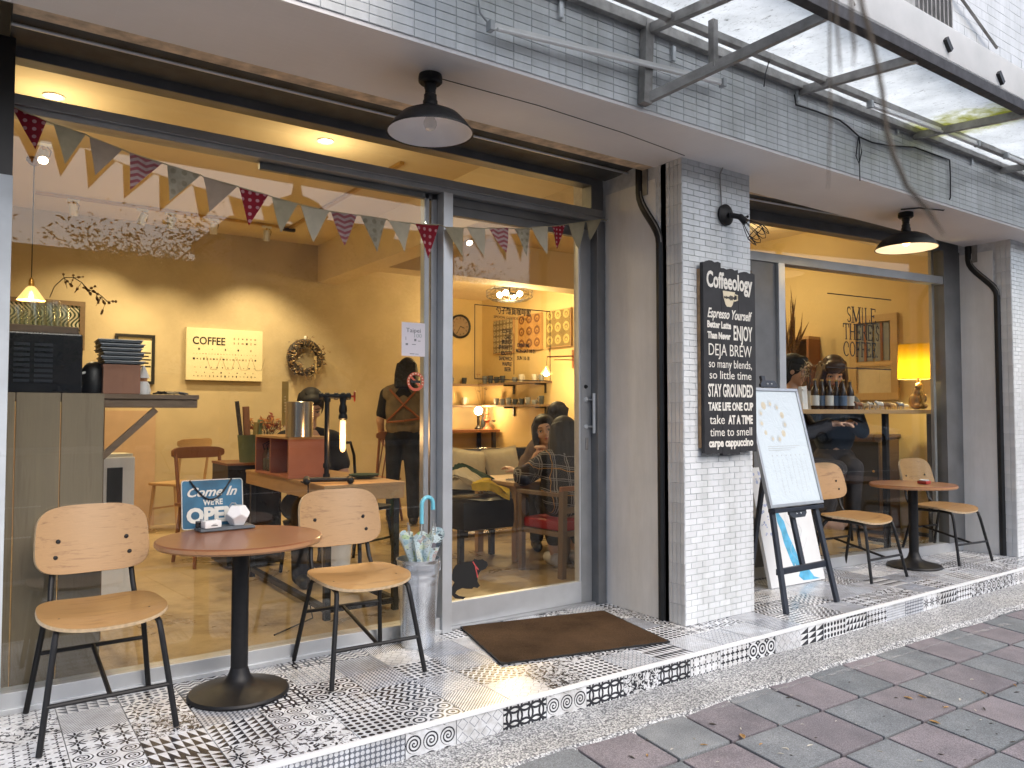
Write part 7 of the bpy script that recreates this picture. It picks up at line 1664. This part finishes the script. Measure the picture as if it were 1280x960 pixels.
def hair_cap(t, c, q, mt, sc=1.0, long=0, fringe=0, bun=False, seed=1, name='hair', back_only=False, tie=0):
    P = lambda x, y, z: Vector(c) + q @ (Vector((x, y, z)) * sc); m = MB(); random.seed(seed)
    m.ball(P(0, -.022, .036), .098 * sc, 18, 12, sc=(.93, 1.02, .98), rot=q); m.ball(P(0, -.05, -.02), .075 * sc, 14, 10, sc=(1.05, .8, 1.2), rot=q); m.ball(P(0, .035, .085), .058 * sc, 14, 8, sc=(1.15, .9, .6), rot=q)
    if fringe:
        for k in range(7): x = -.06 + .02 * k; cap(m, P(x, .055, .085), P(x * 1.05, .088 - abs(x) * .35, .045 - .01 * (k % 2)), .016 * sc, .007 * sc, 8)
    if long:
        for s in (-1, 1):
            for k in range(5):
                a = k / 4; limb(m, [P(s * (.066 + .012 * a), .03 - .10 * a, .04), P(s * (.086 + .006 * a), .022 - .10 * a, -.06), P(s * (.082 + .01 * a), .028 - .09 * a, -.15), P(s * .078, .03 - .08 * a, -long)], [.026 * sc, .024 * sc, .022 * sc, .010 * sc])
        for k in range(6): x = -.07 + .028 * k; limb(m, [P(x, -.085, .02), P(x * 1.1, -.10, -.08), P(x * 1.1, -.095, -.18), P(x, -.085, -long)], [.03 * sc, .032 * sc, .03 * sc, .012 * sc])
    if bun: m.ball(P(0, -.125, .03), .045 * sc, 12, 8)
    if tie: limb(m, [P(0, -.11, .0), P(0, -.15, -.05), P(0, -.13, -tie)], [.03 * sc, .03 * sc, .012 * sc])
    fused(m, .008 * sc, mt, name, t, 2)
    lst = []
    for k in range(46):
        a = random.uniform(0, 6.283); x, y = .07 * math.cos(a), .075 * math.sin(a) - .02; 
        if y > .03 and not fringe: continue
        p0 = P(x * .7, y * .7, .115); p1 = P(x * 1.28, y * 1.28, .06); p2 = P(x * 1.36, y * 1.36 - .004, -.02 if not long else -.06); p3 = P(x * 1.30, y * 1.30 - .004, -.06 if not long else -long * random.uniform(.8, 1.06))
        lst.append([p0, p1, p2, p3])
    strands(t, lst, mt, .0035 * sc, 'hair_strands')
def add_body(t, m, vox=.009): return fused(m, vox, 'skin', 'body', t, 3)
# ---- standing barista seen from behind
pb_ = ond(503, 651, 8.05); A_ = Vector((pb_.x, pb_.y, 0)); fw = Vector((.42, .90, 0)).normalized(); q = frame3(fw); q4 = q.to_4x4()
t = thing('person', 'standing barista seen from behind in olive apron vest with crossed orange straps', 'person', A_, (0, 0, math.atan2(-fw.x, fw.y)))
m = MB(); hc = Vector((.05, .02, 1.60)); Q = Matrix.Identity(3); Qh = frame3((.25, .95, -.25))
head(m, hc, Qh, 1.0); cap(m, (0, 0, 1.38), (.04, .01, 1.52), .055, .052)
cap(m, (0, 0, .96), (0, .0, 1.30), .13, .14); limb(m, [(-.18, 0, 1.35), (-.235, -.01, 1.08), (-.215, .13, .88)], [.055, .043, .03]); limb(m, [(.18, 0, 1.35), (.24, .04, 1.08), (.21, .24, .98)], [.055, .043, .03]); hand(m, (-.215, .13, .88), (.1, .8, -.4), (1, 0, 0)); hand(m, (.21, .24, .98), (-.1, 1, -.1), (-1, 0, 0))
for s, dy in ((-1, .03), (1, -.06)): limb(m, [(s * .09, 0, .90), (s * .10, dy + .02, .48), (s * .11, dy, .09)], [.085, .058, .042]); cap(m, (s * .11, dy, .05), (s * .13, dy + .15, .03), .042, .035)
add_body(t, m)
m = MB(); limb(m, [(-.14, 0, 1.33), (0, 0, 1.38), (.14, 0, 1.33)], [.095, .10, .095]); limb(m, [(0, 0, 1.30), (0, .0, 1.12), (0, 0, .96)], [.165, .15, .15]); m.ball((0, 0, 1.15), .15, 14, 10, sc=(1.2, .85, 1.5)); limb(m, [(-.17, 0, 1.35), (-.215, -.005, 1.15)], [.075, .066]); limb(m, [(.17, 0, 1.35), (.215, .02, 1.15)], [.075, .066]); fused(m, .011, 'tee_black', 'shirt', t, 4)
m = MB(); m.ball((0, -.012, 1.20), .168, 16, 12, sc=(1.18, 1.0, 1.5)); m.ball((0, -.005, 1.02), .165, 16, 10, sc=(1.12, .95, .8)); limb(m, [(-.13, -.02, 1.35), (0, -.02, 1.40), (.13, -.02, 1.35)], [.098, .095, .098]); fused(m, .011, 'olive', 'apron_vest', t, 4)
for pts in ([(-.14, -.09, 1.40), (0, -.165, 1.24), (.17, -.12, 1.10)], [(.14, -.09, 1.40), (0, -.167, 1.24), (-.17, -.12, 1.07)], [(-.17, -.12, 1.06), (0, -.168, 1.075), (.18, -.12, 1.10)]):
    m_ = MB(); pp = [Vector(p) for p in pts]; cur = [pp[0].lerp(pp[1], k / 6) for k in range(6)] + [pp[1].lerp(pp[2], k / 6) for k in range(7)]
    cur = [c + Vector((0, -.020 * math.sin(k / 12 * math.pi) - .016, 0)) for k, c in enumerate(cur)]
    for k in range(12): m_.bar(cur[k], cur[k + 1] + (cur[k + 1] - cur[k]) * .05, .005, .022, up=(0, -1, 0)) if False else m_.tube([cur[k], cur[k + 1]], .011, 6)
    m_.build('strap', 'strap', t, smooth=SM)
m = MB(); m.ball((0, 0, .93), .15, 14, 10, sc=(1.12, .9, .8))
for s, dy in ((-1, .03), (1, -.06)): limb(m, [(s * .085, 0, .88), (s * .10, dy + .02, .48), (s * .11, dy, .10)], [.105, .075, .066])
fused(m, .011, 'jeans', 'jeans', t, 3)
for s, dy in ((-1, .03), (1, -.06)): m = MB(); cap(m, (s * .11, dy - .02, .045), (s * .13, dy + .17, .035), .05, .042); fused(m, .008, 'black', 'shoe', t, 2)
m = MB(); limb(m, [(.17, .0, 1.12), (.20, .02, .9), (.22, .05, .62)], [.03, .05, .06]); fused(m, .012, 'olive', 'apron_tail', t, 2)
hair_cap(t, hc, Qh, 'hair', 1.06, long=.075, seed=3)
# ---- woman at the cafe table facing the window
B0 = Vector((4.25, 1.98, 0)); fw = Vector((-.52, -.85, 0)).normalized(); t = thing('person', 'seated woman with long black hair and glasses, hands raised near her chin', 'person', B0, (0, 0, math.atan2(-fw.x, fw.y)))
hz_ = ond(669, 538, depth(Vector((4.05, 1.9, 1.0)))); hl = Vector((0, .13, hz_.z - .0)); Qh = frame3((.10, 1.0, -.06), (.22, 0, 1))
m = MB(); head(m, hl, Qh, 1.12); cap(m, (0, .04, hl.z - .22), hl + Vector((0, -.015, -.08)), .055, .05); limb(m, [(0, -.03, .50), (0, .0, hl.z - .28)], [.14, .13])
zs_ = hl.z - .30
for s in (-1, 1): limb(m, [(s * .16, .02, zs_), (s * .21, .16, zs_ - .20), (s * .045 + .06, .29, zs_ + .07)], [.05, .04, .026]); hand(m, (s * .045 + .06, .29, zs_ + .07), (-s * .35, .10, .9), (-s, .2, 0), .9, .95, thumb=s)
for s in (-1, 1): limb(m, [(s * .09, .0, .47), (s * .10, .40, .46), (s * .10, .40, .08)], [.085, .06, .042]); cap(m, (s * .1, .39, .04), (s * .1, .52, .035), .04, .034)
add_body(t, m, .008)
m = MB(); m.ball((0, 0, .72), .17, 14, 10, sc=(1.1, .85, 1.4)); limb(m, [(-.14, .01, zs_ + .01), (0, .02, zs_ + .05), (.14, .01, zs_ + .01)], [.085, .09, .085])
for s in (-1, 1): limb(m, [(s * .15, .02, zs_), (s * .215, .155, zs_ - .20), (s * .06 + .055, .275, zs_ + .02)], [.08, .068, .05])
fused(m, .011, 'coat_brown', 'coat', t, 3)
m = MB(); cap(m, (0, .055, zs_ + .04), (0, .06, zs_ + .16), .075, .062); fused(m, .009, 'coat_brown', 'roll_neck', t, 2)
m = MB(); 
for s in (-1, 1): limb(m, [(s * .09, .0, .47), (s * .10, .40, .46), (s * .10, .40, .10)], [.10, .075, .06])
fused(m, .011, 'coat_dark', 'trousers', t, 2)
for s in (-1, 1): m = MB(); cap(m, (s * .1, .37, .042), (s * .1, .53, .036), .048, .04); fused(m, .009, 'black', 'shoe', t, 2)
face(t, hl, Qh, 1.12); hair_cap(t, hl, Qh, 'hair', 1.14, long=.33, seed=5)
# ---- woman in plaid, back to the window
C0 = Vector((3.70, .90, 0)); fw = Vector((.30, .95, 0)).normalized(); t = thing('person', 'seated woman with back turned in a dark plaid jacket and white shoes', 'person', C0, (0, 0, math.atan2(-fw.x, fw.y)))
hz_ = ond(702, 543, depth(Vector((3.62, .95, 1.0)))); hl = Vector((-.02, .13, hz_.z - .01)); Qh = frame3((.15, 1, -.30)); zs_ = hl.z - .18
m = MB(); head(m, hl, Qh, 1.08); cap(m, (0, .07, hl.z - .18), hl + Vector((0, -.02, -.07)), .052, .05); limb(m, [(0, -.02, .45), (0, .06, zs_)], [.14, .13])
for s, e in ((-1, (-.30, .28, .66)), (1, (.26, .26, .60))): w_ = Vector((s * .13 - .16, .44, .68)); limb(m, [(s * .17, .06, zs_), e, w_], [.052, .042, .028]); hand(m, w_, (-.5, .6, .4), (0, 0, -1), .6, 1, s)
for s in (-1, 1): limb(m, [(s * .09, .0, .44), (s * .10, .36, .45), (s * .10, .10, .09)], [.085, .06, .04]); cap(m, (s * .10, .10, .05), (s * .10, .24, .035), .04, .034)
add_body(t, m, .009)
m = MB(); m.ball((0, .02, zs_ - .20), .22, 16, 12, sc=(1.12, .8, 1.15)); m.ball((0, -.01, .52), .21, 14, 10, sc=(1.15, .9, .8)); limb(m, [(-.20, .04, zs_ - .04), (0, .05, zs_ + .02), (.20, .04, zs_ - .04)], [.10, .115, .10])
for s, e in ((-1, (-.30, .28, .66)), (1, (.26, .26, .60))): limb(m, [(s * .17, .06, zs_ - .01), e, (s * .13 - .15, .42, .68)], [.088, .075, .055])
fused(m, .011, 'plaid', 'jacket', t, 3)
m = MB()
for s in (-1, 1): limb(m, [(s * .09, .0, .44), (s * .10, .36, .45), (s * .10, .13, .20)], [.10, .078, .062])
fused(m, .011, 'coat_dark', 'trousers', t, 2)
for s in (-1, 1): m = MB(); cap(m, (s * .1, .07, .05), (s * .1, .25, .04), .052, .045); fused(m, .008, 'shoe_white', 'shoe', t, 2)
hair_cap(t, hl, Qh, 'hair', 1.12, long=.16, seed=7)
# ---- guest behind with tied hair, in profile
D0 = ond(697, 520, 8.0); t = thing('person', 'guest in profile with tied black hair and glasses behind the two women', 'person', (D0.x, D0.y, 0), R(-60)); hl = Vector((0, .02, D0.z - .0)); Qh = frame3((0, 1, -.28)); zs_ = hl.z - .29
m = MB(); head(m, hl, Qh, 1.08); cap(m, (0, -.01, zs_ + .05), hl + Vector((0, -.02, -.08)), .05, .05); limb(m, [(0, -.03, .45), (0, -.01, zs_ - .02)], [.14, .13])
for s in (-1, 1): limb(m, [(s * .16, 0, zs_), (s * .22, .1, zs_ - .24), (s * .1, .3, zs_ - .25)], [.05, .04, .026]); hand(m, (s * .1, .3, zs_ - .25), (0, 1, 0), (0, 0, -1), .4, 1, s); limb(m, [(s * .09, 0, .46), (s * .1, .4, .46), (s * .1, .4, .06)], [.085, .06, .045])
add_body(t, m)
m = MB(); m.ball((0, 0, .74), .17, 14, 10, sc=(1.1, .85, 1.5)); limb(m, [(-.14, 0, zs_), (0, 0, zs_ + .03), (.14, 0, zs_)], [.085, .09, .085])
for s in (-1, 1): limb(m, [(s * .15, 0, zs_), (s * .22, .1, zs_ - .24), (s * .12, .25, zs_ - .25)], [.078, .065, .05])
fused(m, .012, 'white_cloth', 'top', t, 3); m = MB()
for s in (-1, 1): limb(m, [(s * .09, 0, .46), (s * .1, .4, .46), (s * .1, .4, .06)], [.1, .075, .06])
fused(m, .012, 'coat_dark', 'trousers', t, 2); face(t, hl, Qh, 1.08); hair_cap(t, hl, Qh, 'hair', 1.14, fringe=1, bun=True, seed=9)
# ---- man at the work table, head bent
E0 = ond(387, 505, 5.6); t = thing('person', 'man in a black lettered shirt bending over behind the steel canister', 'person', (E0.x, E0.y, 0), R(170)); hl = Vector((0, .05, E0.z - .015)); Qh = frame3((0, 1, -.75)); zs_ = hl.z - .26
m = MB(); head(m, hl, Qh, 1.0); cap(m, (0, -.03, zs_ + .05), hl + Vector((0, -.04, -.06)), .055, .052); limb(m, [(0, -.06, .5), (0, -.03, zs_ - .02)], [.15, .14])
for s in (-1, 1): limb(m, [(s * .18, -.02, zs_), (s * .25, .06, zs_ - .26), (s * .14, .26, zs_ - .30)], [.055, .043, .03]); hand(m, (s * .14, .26, zs_ - .30), (-s * .3, 1, -.1), (0, 0, -1), .6, 1, s); limb(m, [(s * .09, -.04, .48), (s * .11, .38, .48), (s * .11, .36, .06)], [.09, .065, .045]); cap(m, (s * .11, .36, .05), (s * .11, .47, .035), .04, .03)
add_body(t, m)
m = MB(); m.ball((0, -.03, .78), .18, 14, 10, sc=(1.12, .85, 1.5)); limb(m, [(-.16, -.02, zs_), (0, -.02, zs_ + .03), (.16, -.02, zs_)], [.09, .095, .09])
for s in (-1, 1): limb(m, [(s * .17, -.02, zs_), (s * .225, .03, zs_ - .16)], [.082, .07])
fused(m, .012, 'tee_black', 'shirt', t, 3); m = MB()
for s in (-1, 1): limb(m, [(s * .09, -.04, .48), (s * .11, .38, .48), (s * .11, .36, .06)], [.105, .08, .065])
fused(m, .012, 'jeans', 'trousers', t, 2)
for s in (-1, 1): m = MB(); cap(m, (s * .11, .33, .045), (s * .11, .50, .036), .05, .042); fused(m, .009, 'black', 'shoe', t, 2)
hair_cap(t, hl, Qh, 'hair', 1.0, seed=11); face(t, hl, Qh, 1.0, False)
for s_, z in (('ER', zs_ - .06), ('S', zs_ - .105)): text(s_, .05, 'letter', t, T(-.07, .158, z) @ Matrix.Rotation(math.pi, 4, 'Z') @ FACE)
st = thing('work_stool', 'small stool under the man behind the work table', 'stool', (E0.x, E0.y, 0)); m_ = MB(); m_.lathe([(0, .35), (.17, .35), (.18, .38), (0, .39)], 20); m_.build('seat', 'black', st); [ (MB().tube([(.12 * a, .12 * b, .35), (.15 * a, .15 * b, 0)], .014, 8)).build('leg', 'black_metal', st) for a in (-1, 1) for b in (-1, 1)]
# ---- two guests at the window bar
mat('cream_skirt', (.60, .50, .30), .85)
def bar_guest(px_, py_, D, rz, label, hat, hairm, topm, look, seed, sc=1.0):
    p = ond(px_, py_, D); t = thing('person', label, 'person', (p.x, p.y, 0), rz); hl = Vector((0, .03, p.z)); Qh = frame3(look); zs_ = hl.z - .28; zh = zs_ - .52
    m = MB(); head(m, hl, Qh, sc); cap(m, (0, -.01, zs_ + .05), hl + Vector((0, -.02, -.07)), .05, .048); limb(m, [(0, -.03, zh), (0, -.01, zs_ - .02)], [.14, .13])
    for s in (-1, 1): limb(m, [(s * .16, 0, zs_), (s * .21, .12, zs_ - .24), (s * .08, .33, zs_ - .16)], [.05, .04, .026]); hand(m, (s * .08, .33, zs_ - .16), (-s * .3, 1, .1), (0, 0, -1), .5, 1, s); limb(m, [(s * .09, 0, zh), (s * .1, .34, zh - .02), (s * .1, .24, zh - .42)], [.085, .06, .042]); cap(m, (s * .1, .24, zh - .44), (s * .1, .38, zh - .46), .04, .034)
    add_body(t, m); m = MB(); m.ball((0, 0, zs_ - .22), .17, 14, 10, sc=(1.1, .85, 1.6)); limb(m, [(-.14, 0, zs_), (0, 0, zs_ + .03), (.14, 0, zs_)], [.085, .09, .085])
    for s in (-1, 1): limb(m, [(s * .15, 0, zs_), (s * .21, .12, zs_ - .24), (s * .09, .29, zs_ - .17)], [.078, .065, .05])
    fused(m, .012, topm, 'top', t, 3); m = MB()
    m.ball((0, -.01, zh + .03), .165, 14, 10, sc=(1.12, .95, .85))
    for s in (-1, 1): limb(m, [(s * .09, 0, zh), (s * .1, .34, zh - .02), (s * .1, .24, zh - .42)], [.1, .078, .06])
    fused(m, .012, 'coat_dark', 'trousers', t, 2); face(t, hl, Qh, sc, hat); hair_cap(t, hl, Qh, hairm, sc * 1.04, long=0 if hat else .16, fringe=0 if hat else 1, seed=seed)
    if hat: m = MB(); m.ball(hl + Qh @ Vector((0, -.02, .075)), .10, 16, 10, sc=(1.05, 1.15, .62), rot=Qh); fused(m, .009, 'tee_black', 'beret', t, 3)
    s_ = thing('bar_stool', 'tall black stool under the ' + ('guest in the beret' if hat else 'brown haired guest'), 'stool', (p.x, p.y, 0), rz); zz = zh - .11; m_ = MB(); m_.lathe([(0, zz - .03), (.17, zz - .03), (.17, zz), (0, zz)], 20); m_.build('seat', 'black', s_)
    for a in (-1, 1):
        for b in (-1, 1): m_ = MB(); m_.tube([(.11 * a, .11 * b, zz - .03), (.17 * a, .17 * b, 0)], .013, 8); m_.build('leg', 'black_metal', s_)
bar_guest(989, 464, 6.5, R(-155), 'guest in a black beret and glasses at the window bar', True, 'hair', 'coat_dark', (0, 1, -.15), 13, 1.1)
bar_guest(1041, 466, 6.9, R(132), 'brown haired guest with bowed head behind the beer bottles', False, 'hair_brown', 'navy_top', (0, 1, -.55), 15, 1.15)
# ================================================================ the street across, seen mirrored in the panes
def leafmat(name, c):
    m, t, b, o = newmat(name); f = noise(t, tcoord(t, 'Object'), 1.2, 3); cc = ramp(t, f, [(.3, tuple(x * .55 for x in c)), (.7, tuple(x * 1.25 for x in c))]); t.links.new(cc, b.inputs['Base Color']); b.inputs['Roughness'].default_value = .6; M[name] = m
leafmat('foliage', (.045, .085, .03)); mat('bark', (.12, .095, .07), .9, var=.3, vs=12, bmp=.5, bs=30)
random.seed(40)
tm = MB(); trunk = [(0, 0, 0), (.05, .02, 1.2), (-.03, .05, 2.4), (.08, 0, 3.6), (.02, .04, 5.2)]; tm.tube(trunk, [.19, .15, .13, .10, .04], 10); limbs = []
for k in range(9):
    a = k * 2.4; z = 2.3 + k * .3; p0 = Vector((0, 0, z)); p1 = p0 + Vector((math.cos(a) * .9, math.sin(a) * .9, .7)); p2 = p1 + Vector((math.cos(a + .3) * .9, math.sin(a + .3) * .9, .6)); tm.tube([p0, p1, p2], [.07, .05, .015], 7); limbs += [p1, p2]
trunk_me = tm.mesh('trunk', 'bark', smooth=SM); lm = MB()
for k in range(9000):
    c0 = random.choice(limbs + [Vector((0, 0, 5.3)), Vector((.3, .2, 4.6))]); g = Vector((random.gauss(0, .55), random.gauss(0, .55), random.gauss(.2, .45))); c = c0 + g; d = Vector((random.gauss(0, 1), random.gauss(0, 1), random.gauss(0, .6))).normalized(); e = d.orthogonal().normalized(); s = random.uniform(.035, .085)
    lm.add([c - d * s, c + e * s * .45, c + d * s, c - e * s * .45], [(0, 1, 2, 3)])
crown_me = lm.mesh('crown', 'foliage')
TL = ['young street tree across the road opposite the peeling corner wall', 'young street tree across the road opposite the round tables', 'young street tree across the road opposite the easel', 'young street tree across the road before the office block', 'street tree across the road opposite the bar counter', 'street tree across the road opposite the sliding door', 'street tree across the road opposite the sign board', 'street tree across the road opposite the far window', 'tall street tree beside the brick apartment block', 'street tree at the far end of the parked scooters']
for k, (x, y, s) in enumerate(((-9.5, -19, .85), (0, -20, .9), (7, -20.5, .85), (13.5, -21, .9), (-5, -19.5, 1.0), (3.6, -20.5, 1.05), (10.2, -19.8, 1.0), (17, -20.8, 1.05), (23, -21, 1.0), (33, -22, 1.0))):
    t = thing('street_tree', TL[k], 'tree', (x, y, -.45), k * 1.3, 'trees across the road'); t.scale = (s, s, s); link('trunk', trunk_me, t); link('crown', crown_me, t)
mat('bld_a', (.24, .23, .21), .8, var=.12, vs=2); mat('bld_b', (.20, .14, .11), .8, var=.15, vs=2); mat('bld_c', (.34, .34, .33), .8, var=.1, vs=2); mat('bld_glass', (.05, .06, .07), .08); mat('bld_dark', (.10, .10, .11), .7)
BLD = [(-24, 14, 9, 'bld_a', 'grey apartment block across the road facing the bar counter'), (-9, 12, 11, 'bld_c', 'tall pale apartment block across the road facing the sliding door'), (4, 12, 8.5, 'bld_b', 'brown brick apartment block across the road'), (17, 13, 11, 'bld_c', 'pale office block across the road beyond the trees'), (31, 16, 9, 'bld_a', 'long grey building across the road behind the white car'), (48, 22, 11, 'bld_b', 'brown block at the far end of the road')]
wmesh = MB().box((0, 0, 0), (1.5, .12, 1.35)).mesh('window', 'bld_glass'); fmesh = MB().b2((-.85, -.05, -.75), (.85, .16, -.66)).b2((-.85, -.05, .68), (.85, .14, .76)).mesh('frame', 'bld_dark'); bmesh_ = MB().b2((-1.3, 0, -.9), (1.3, .8, -.78)).b2((-1.3, .74, -.78), (1.3, .8, 0)).mesh('balcony', 'bld_c')
for x, w_, h_, mt, lb in BLD:
    y = -36.0; t = thing('apartment_block', lb, 'building', (x, y, -.45)); m_ = MB(); m_.b2((-w_ / 2, -8, 0), (w_ / 2, 0, h_)); m_.build('wall', mt, t); m_ = MB(); m_.b2((-w_ / 2 - .2, -8.2, h_), (w_ / 2 + .2, .25, h_ + .5)); m_.build('roof_edge', 'bld_dark', t); m_ = MB(); m_.b2((-w_ / 2 + .5, -.02, .1), (w_ / 2 - .5, .12, 2.9)); m_.build('shop_shutter', 'bld_dark', t)
    nx = int(w_ / 3); nz = int((h_ - 3.2) / 3)
    for i in range(nx):
        for j in range(nz):
            o = link('window', wmesh, t, ((i + .5) * w_ / nx - w_ / 2, .02, 4.5 + j * 3)); link('frame', fmesh, o)
            if (i + j) % 3 == 0: link('balcony', bmesh_, t, ((i + .5) * w_ / nx - w_ / 2, .0, 4.4 + j * 3))
slab('far_pavement', (-40, -36, -.46), (70, -31.5, -.33), 'concrete')
# white saloon car on the far lane
hit = onw2(1066, 555); d = ray(1066, 555); nrm = W2N; r = d - nrm * (2 * d.dot(nrm)); k_ = (-.45 - hit.z) / r.z; cpos = hit + r * k_
mat('car_white', (.78, .79, .80), .25, var=.02, coat=.8); mat('tyre', (.02, .02, .02), .9); mat('car_glass', (.02, .025, .03), .05); mat('lamp_glass', (.6, .62, .65), .1)
car = thing('parked_car', 'white saloon car standing on the far lane, mirrored in the window', 'car', cpos, R(55)); Lc, Wc = 4.5, 1.78
prof = [(-2.2, .32), (-2.25, .62), (-2.12, .95), (-1.45, 1.02), (-.95, 1.40), (-.2, 1.47), (.45, 1.40), (1.05, 1.02), (1.75, .92), (2.15, .75), (2.25, .5), (2.2, .28)]
ns = 9; vs = []
for i in range(ns):
    v = -1 + 2 * i / (ns - 1); 
    for x, z in prof:
        tuck = 1 - .16 * max(0, (z - .85)) / .6 * 1.0; yy = v * Wc / 2 * tuck; round_ = 1 - .05 * abs(v) ** 4
        vs.append((x * round_, yy, .28 + (z - .28) * (1 - .05 * abs(v) ** 6)))
n = len(prof); m_ = MB(); fs = [(i * n + j, i * n + j + 1, (i + 1) * n + j + 1, (i + 1) * n + j) for i in range(ns - 1) for j in range(n - 1)] + [tuple(range(n))[::-1], tuple((ns - 1) * n + j for j in range(n))] + [((i + 1) * n, (i + 1) * n + n - 1, i * n + n - 1, i * n) for i in range(ns - 1)]
m_.add(vs, fs); m_.build('body', 'car_white', car, smooth=R(50))
for s in (-1, 1):
    m_ = MB(); m_.prism([(-1.25, 1.06), (-.85, 1.36), (-.22, 1.42), (-.22, 1.04)], .02, Matrix.Translation((0, s * .80 + (.0 if s > 0 else .0), 0)) @ Matrix.Rotation(R(90), 4, 'X') @ T(0, 0, -.01)); m_.build('side_window', 'car_glass', car)
    m_ = MB(); m_.prism([(-.12, 1.04), (-.12, 1.42), (.38, 1.36), (.88, 1.06)], .02, Matrix.Translation((0, s * .80, 0)) @ Matrix.Rotation(R(90), 4, 'X') @ T(0, 0, -.01)); m_.build('side_window', 'car_glass', car)
    m_ = MB(); m_.box((.72, s * .95, 1.06), (.12, .16, .11), bev=.03); m_.build('wing_mirror', 'car_white', car)
    m_ = MB(); m_.box((2.08, s * .62, .72), (.22, .36, .13), bev=.04); m_.build('headlight', 'lamp_glass', car); m_ = MB(); m_.box((2.22, s * .14, .66), (.08, .22, .16), bev=.03); m_.build('grille', 'black', car)
    for x in (-1.35, 1.38):
        m_ = MB(); m_.lathe([(.0, -.1), (.30, -.1), (.33, -.06), (.33, .06), (.30, .1), (0, .1)], 26, (x, s * .80, .33), rot=RX90); wh = m_.build('wheel', 'tyre', car, smooth=SM); m2 = MB(); m2.lathe([(0, -.11), (.2, -.11), (.21, -.1)], 20, (x, s * .80, .33), rot=RX90); m2.lathe([(0, .11), (.2, .11), (.21, .1)], 20, (x, s * .80, .33), rot=RX90); m2.build('rim', 'alu_light', wh)
m_ = MB(); m_.add([(.50, -.66, 1.405), (.50, .66, 1.405), (1.10, .74, 1.04), (1.10, -.74, 1.04)], [(0, 1, 2, 3)]); m_.build('windscreen', 'car_glass', car); m_ = MB(); m_.box((2.24, 0, .38), (.05, 1.2, .12)); m_.build('air_intake', 'black', car)
# scooters along the kerb
sc = thing('parked_scooter', 'scooter parked at the kerb', 'scooter', (8.6, -4.9, -.45), R(100), 'scooters parked along the kerb')
mat('scoot_blue', (.03, .05, .09), .3); mat('scoot_red', (.30, .10, .04), .3)
for x in (-.6, .6): m_ = MB(); m_.lathe([(.0, -.05), (.2, -.05), (.23, -.03), (.23, .03), (.2, .05), (0, .05)], 22, (x, 0, .23), rot=RX90); o = m_.build('wheel', 'tyre', sc, smooth=SM); m_ = MB(); m_.lathe([(0, -.055), (.12, -.055)], 14, (x, 0, .23), rot=RX90); m_.lathe([(0, .055), (.12, .055)], 14, (x, 0, .23), rot=RX90); m_.build('rim', 'alu_light', o)
m_ = MB(); m_.tube([(-.85, 0, .62), (-.5, 0, .58), (-.2, 0, .42), (.1, 0, .34), (.38, 0, .36)], [.08, .17, .15, .12, .10], 14); m_.build('body', 'scoot_blue', sc, smooth=SM); m_ = MB(); m_.tube([(.36, 0, .32), (.46, 0, .62), (.44, 0, .88)], [.10, .16, .07], 14); m_.build('front_shield', 'scoot_blue', sc, smooth=SM); m_ = MB(); m_.tube([(-.78, 0, .74), (-.4, 0, .78), (-.02, 0, .73)], [.09, .13, .09], 12); m_.build('seat', 'scoot_red', sc, smooth=SM)
m_ = MB(); m_.tube([(.38, -.34, 1.0), (.42, -.12, .98), (.42, .12, .98), (.38, .34, 1.0)], .018, 8); m_.build('handlebar', 'black', sc, smooth=SM); m_ = MB(); m_.tube([(.60, 0, .23), (.45, 0, .9)], .03, 8); m_.build('fork', 'alu', sc)
for s in (-1, 1): m_ = MB(); m_.tube([(.40, s * .26, 1.0), (.36, s * .36, 1.22)], .008, 6); m_.ball((.36, s * .38, 1.26), .06, 12, 8, sc=(.3, 1, .7)); m_.build('mirror', 'black', sc, smooth=SM)
m_ = MB(); m_.ball((.56, 0, .84), .08, 12, 8, sc=(.6, 1, 1)); m_.build('headlight', 'lamp_glass', sc, smooth=SM)
sc['label'] = 'dark blue scooter parked at the kerb opposite the far window'
for k, (x, y, a) in enumerate(((6.7, -5.0, 96), (7.5, -4.95, 104), (2.0, -5.3, 98))):
    o = copy_tree(sc); o.location = (x, y, -.45); o.rotation_euler.z = R(a); o['label'] = ('dark blue scooter parked beyond the others at the kerb', 'dark blue scooter parked at the kerb opposite the easel', 'dark blue scooter parked alone at the kerb near the door')[k]

# ================================================================ aerial roots dangling above the pavement
rt_ = thing('aerial_root', 'thin dark aerial roots dangling above the pavement in front of the canopy', 'root', ond(1078, -40, .5))
for px_, D, r_ in (([(1062, -260), (1070, -40), (1078, 10), (1092, 60), (1103, 115), (1107, 160), (1117, 195), (1134, 234), (1160, 262), (1180, 294)], .46, .0016), ([(1040, -260), (1044, -40), (1046, 30), (1049, 70), (1051, 92)], .5, .0009), ([(1060, -260), (1063, -40), (1064, 20), (1068, 60), (1067, 84)], .46, .0011), ([(1040, -260), (1038, -40), (1037, 60), (1038, 150), (1035, 236)], .56, .0008)):
    m_ = MB(); m_.tube([ond(x, y, D) - rt_.location for x, y in px_], [r_] * (len(px_) - 1) + [r_ * .3], 6); m_.build('strand', 'bark', rt_, smooth=SM)
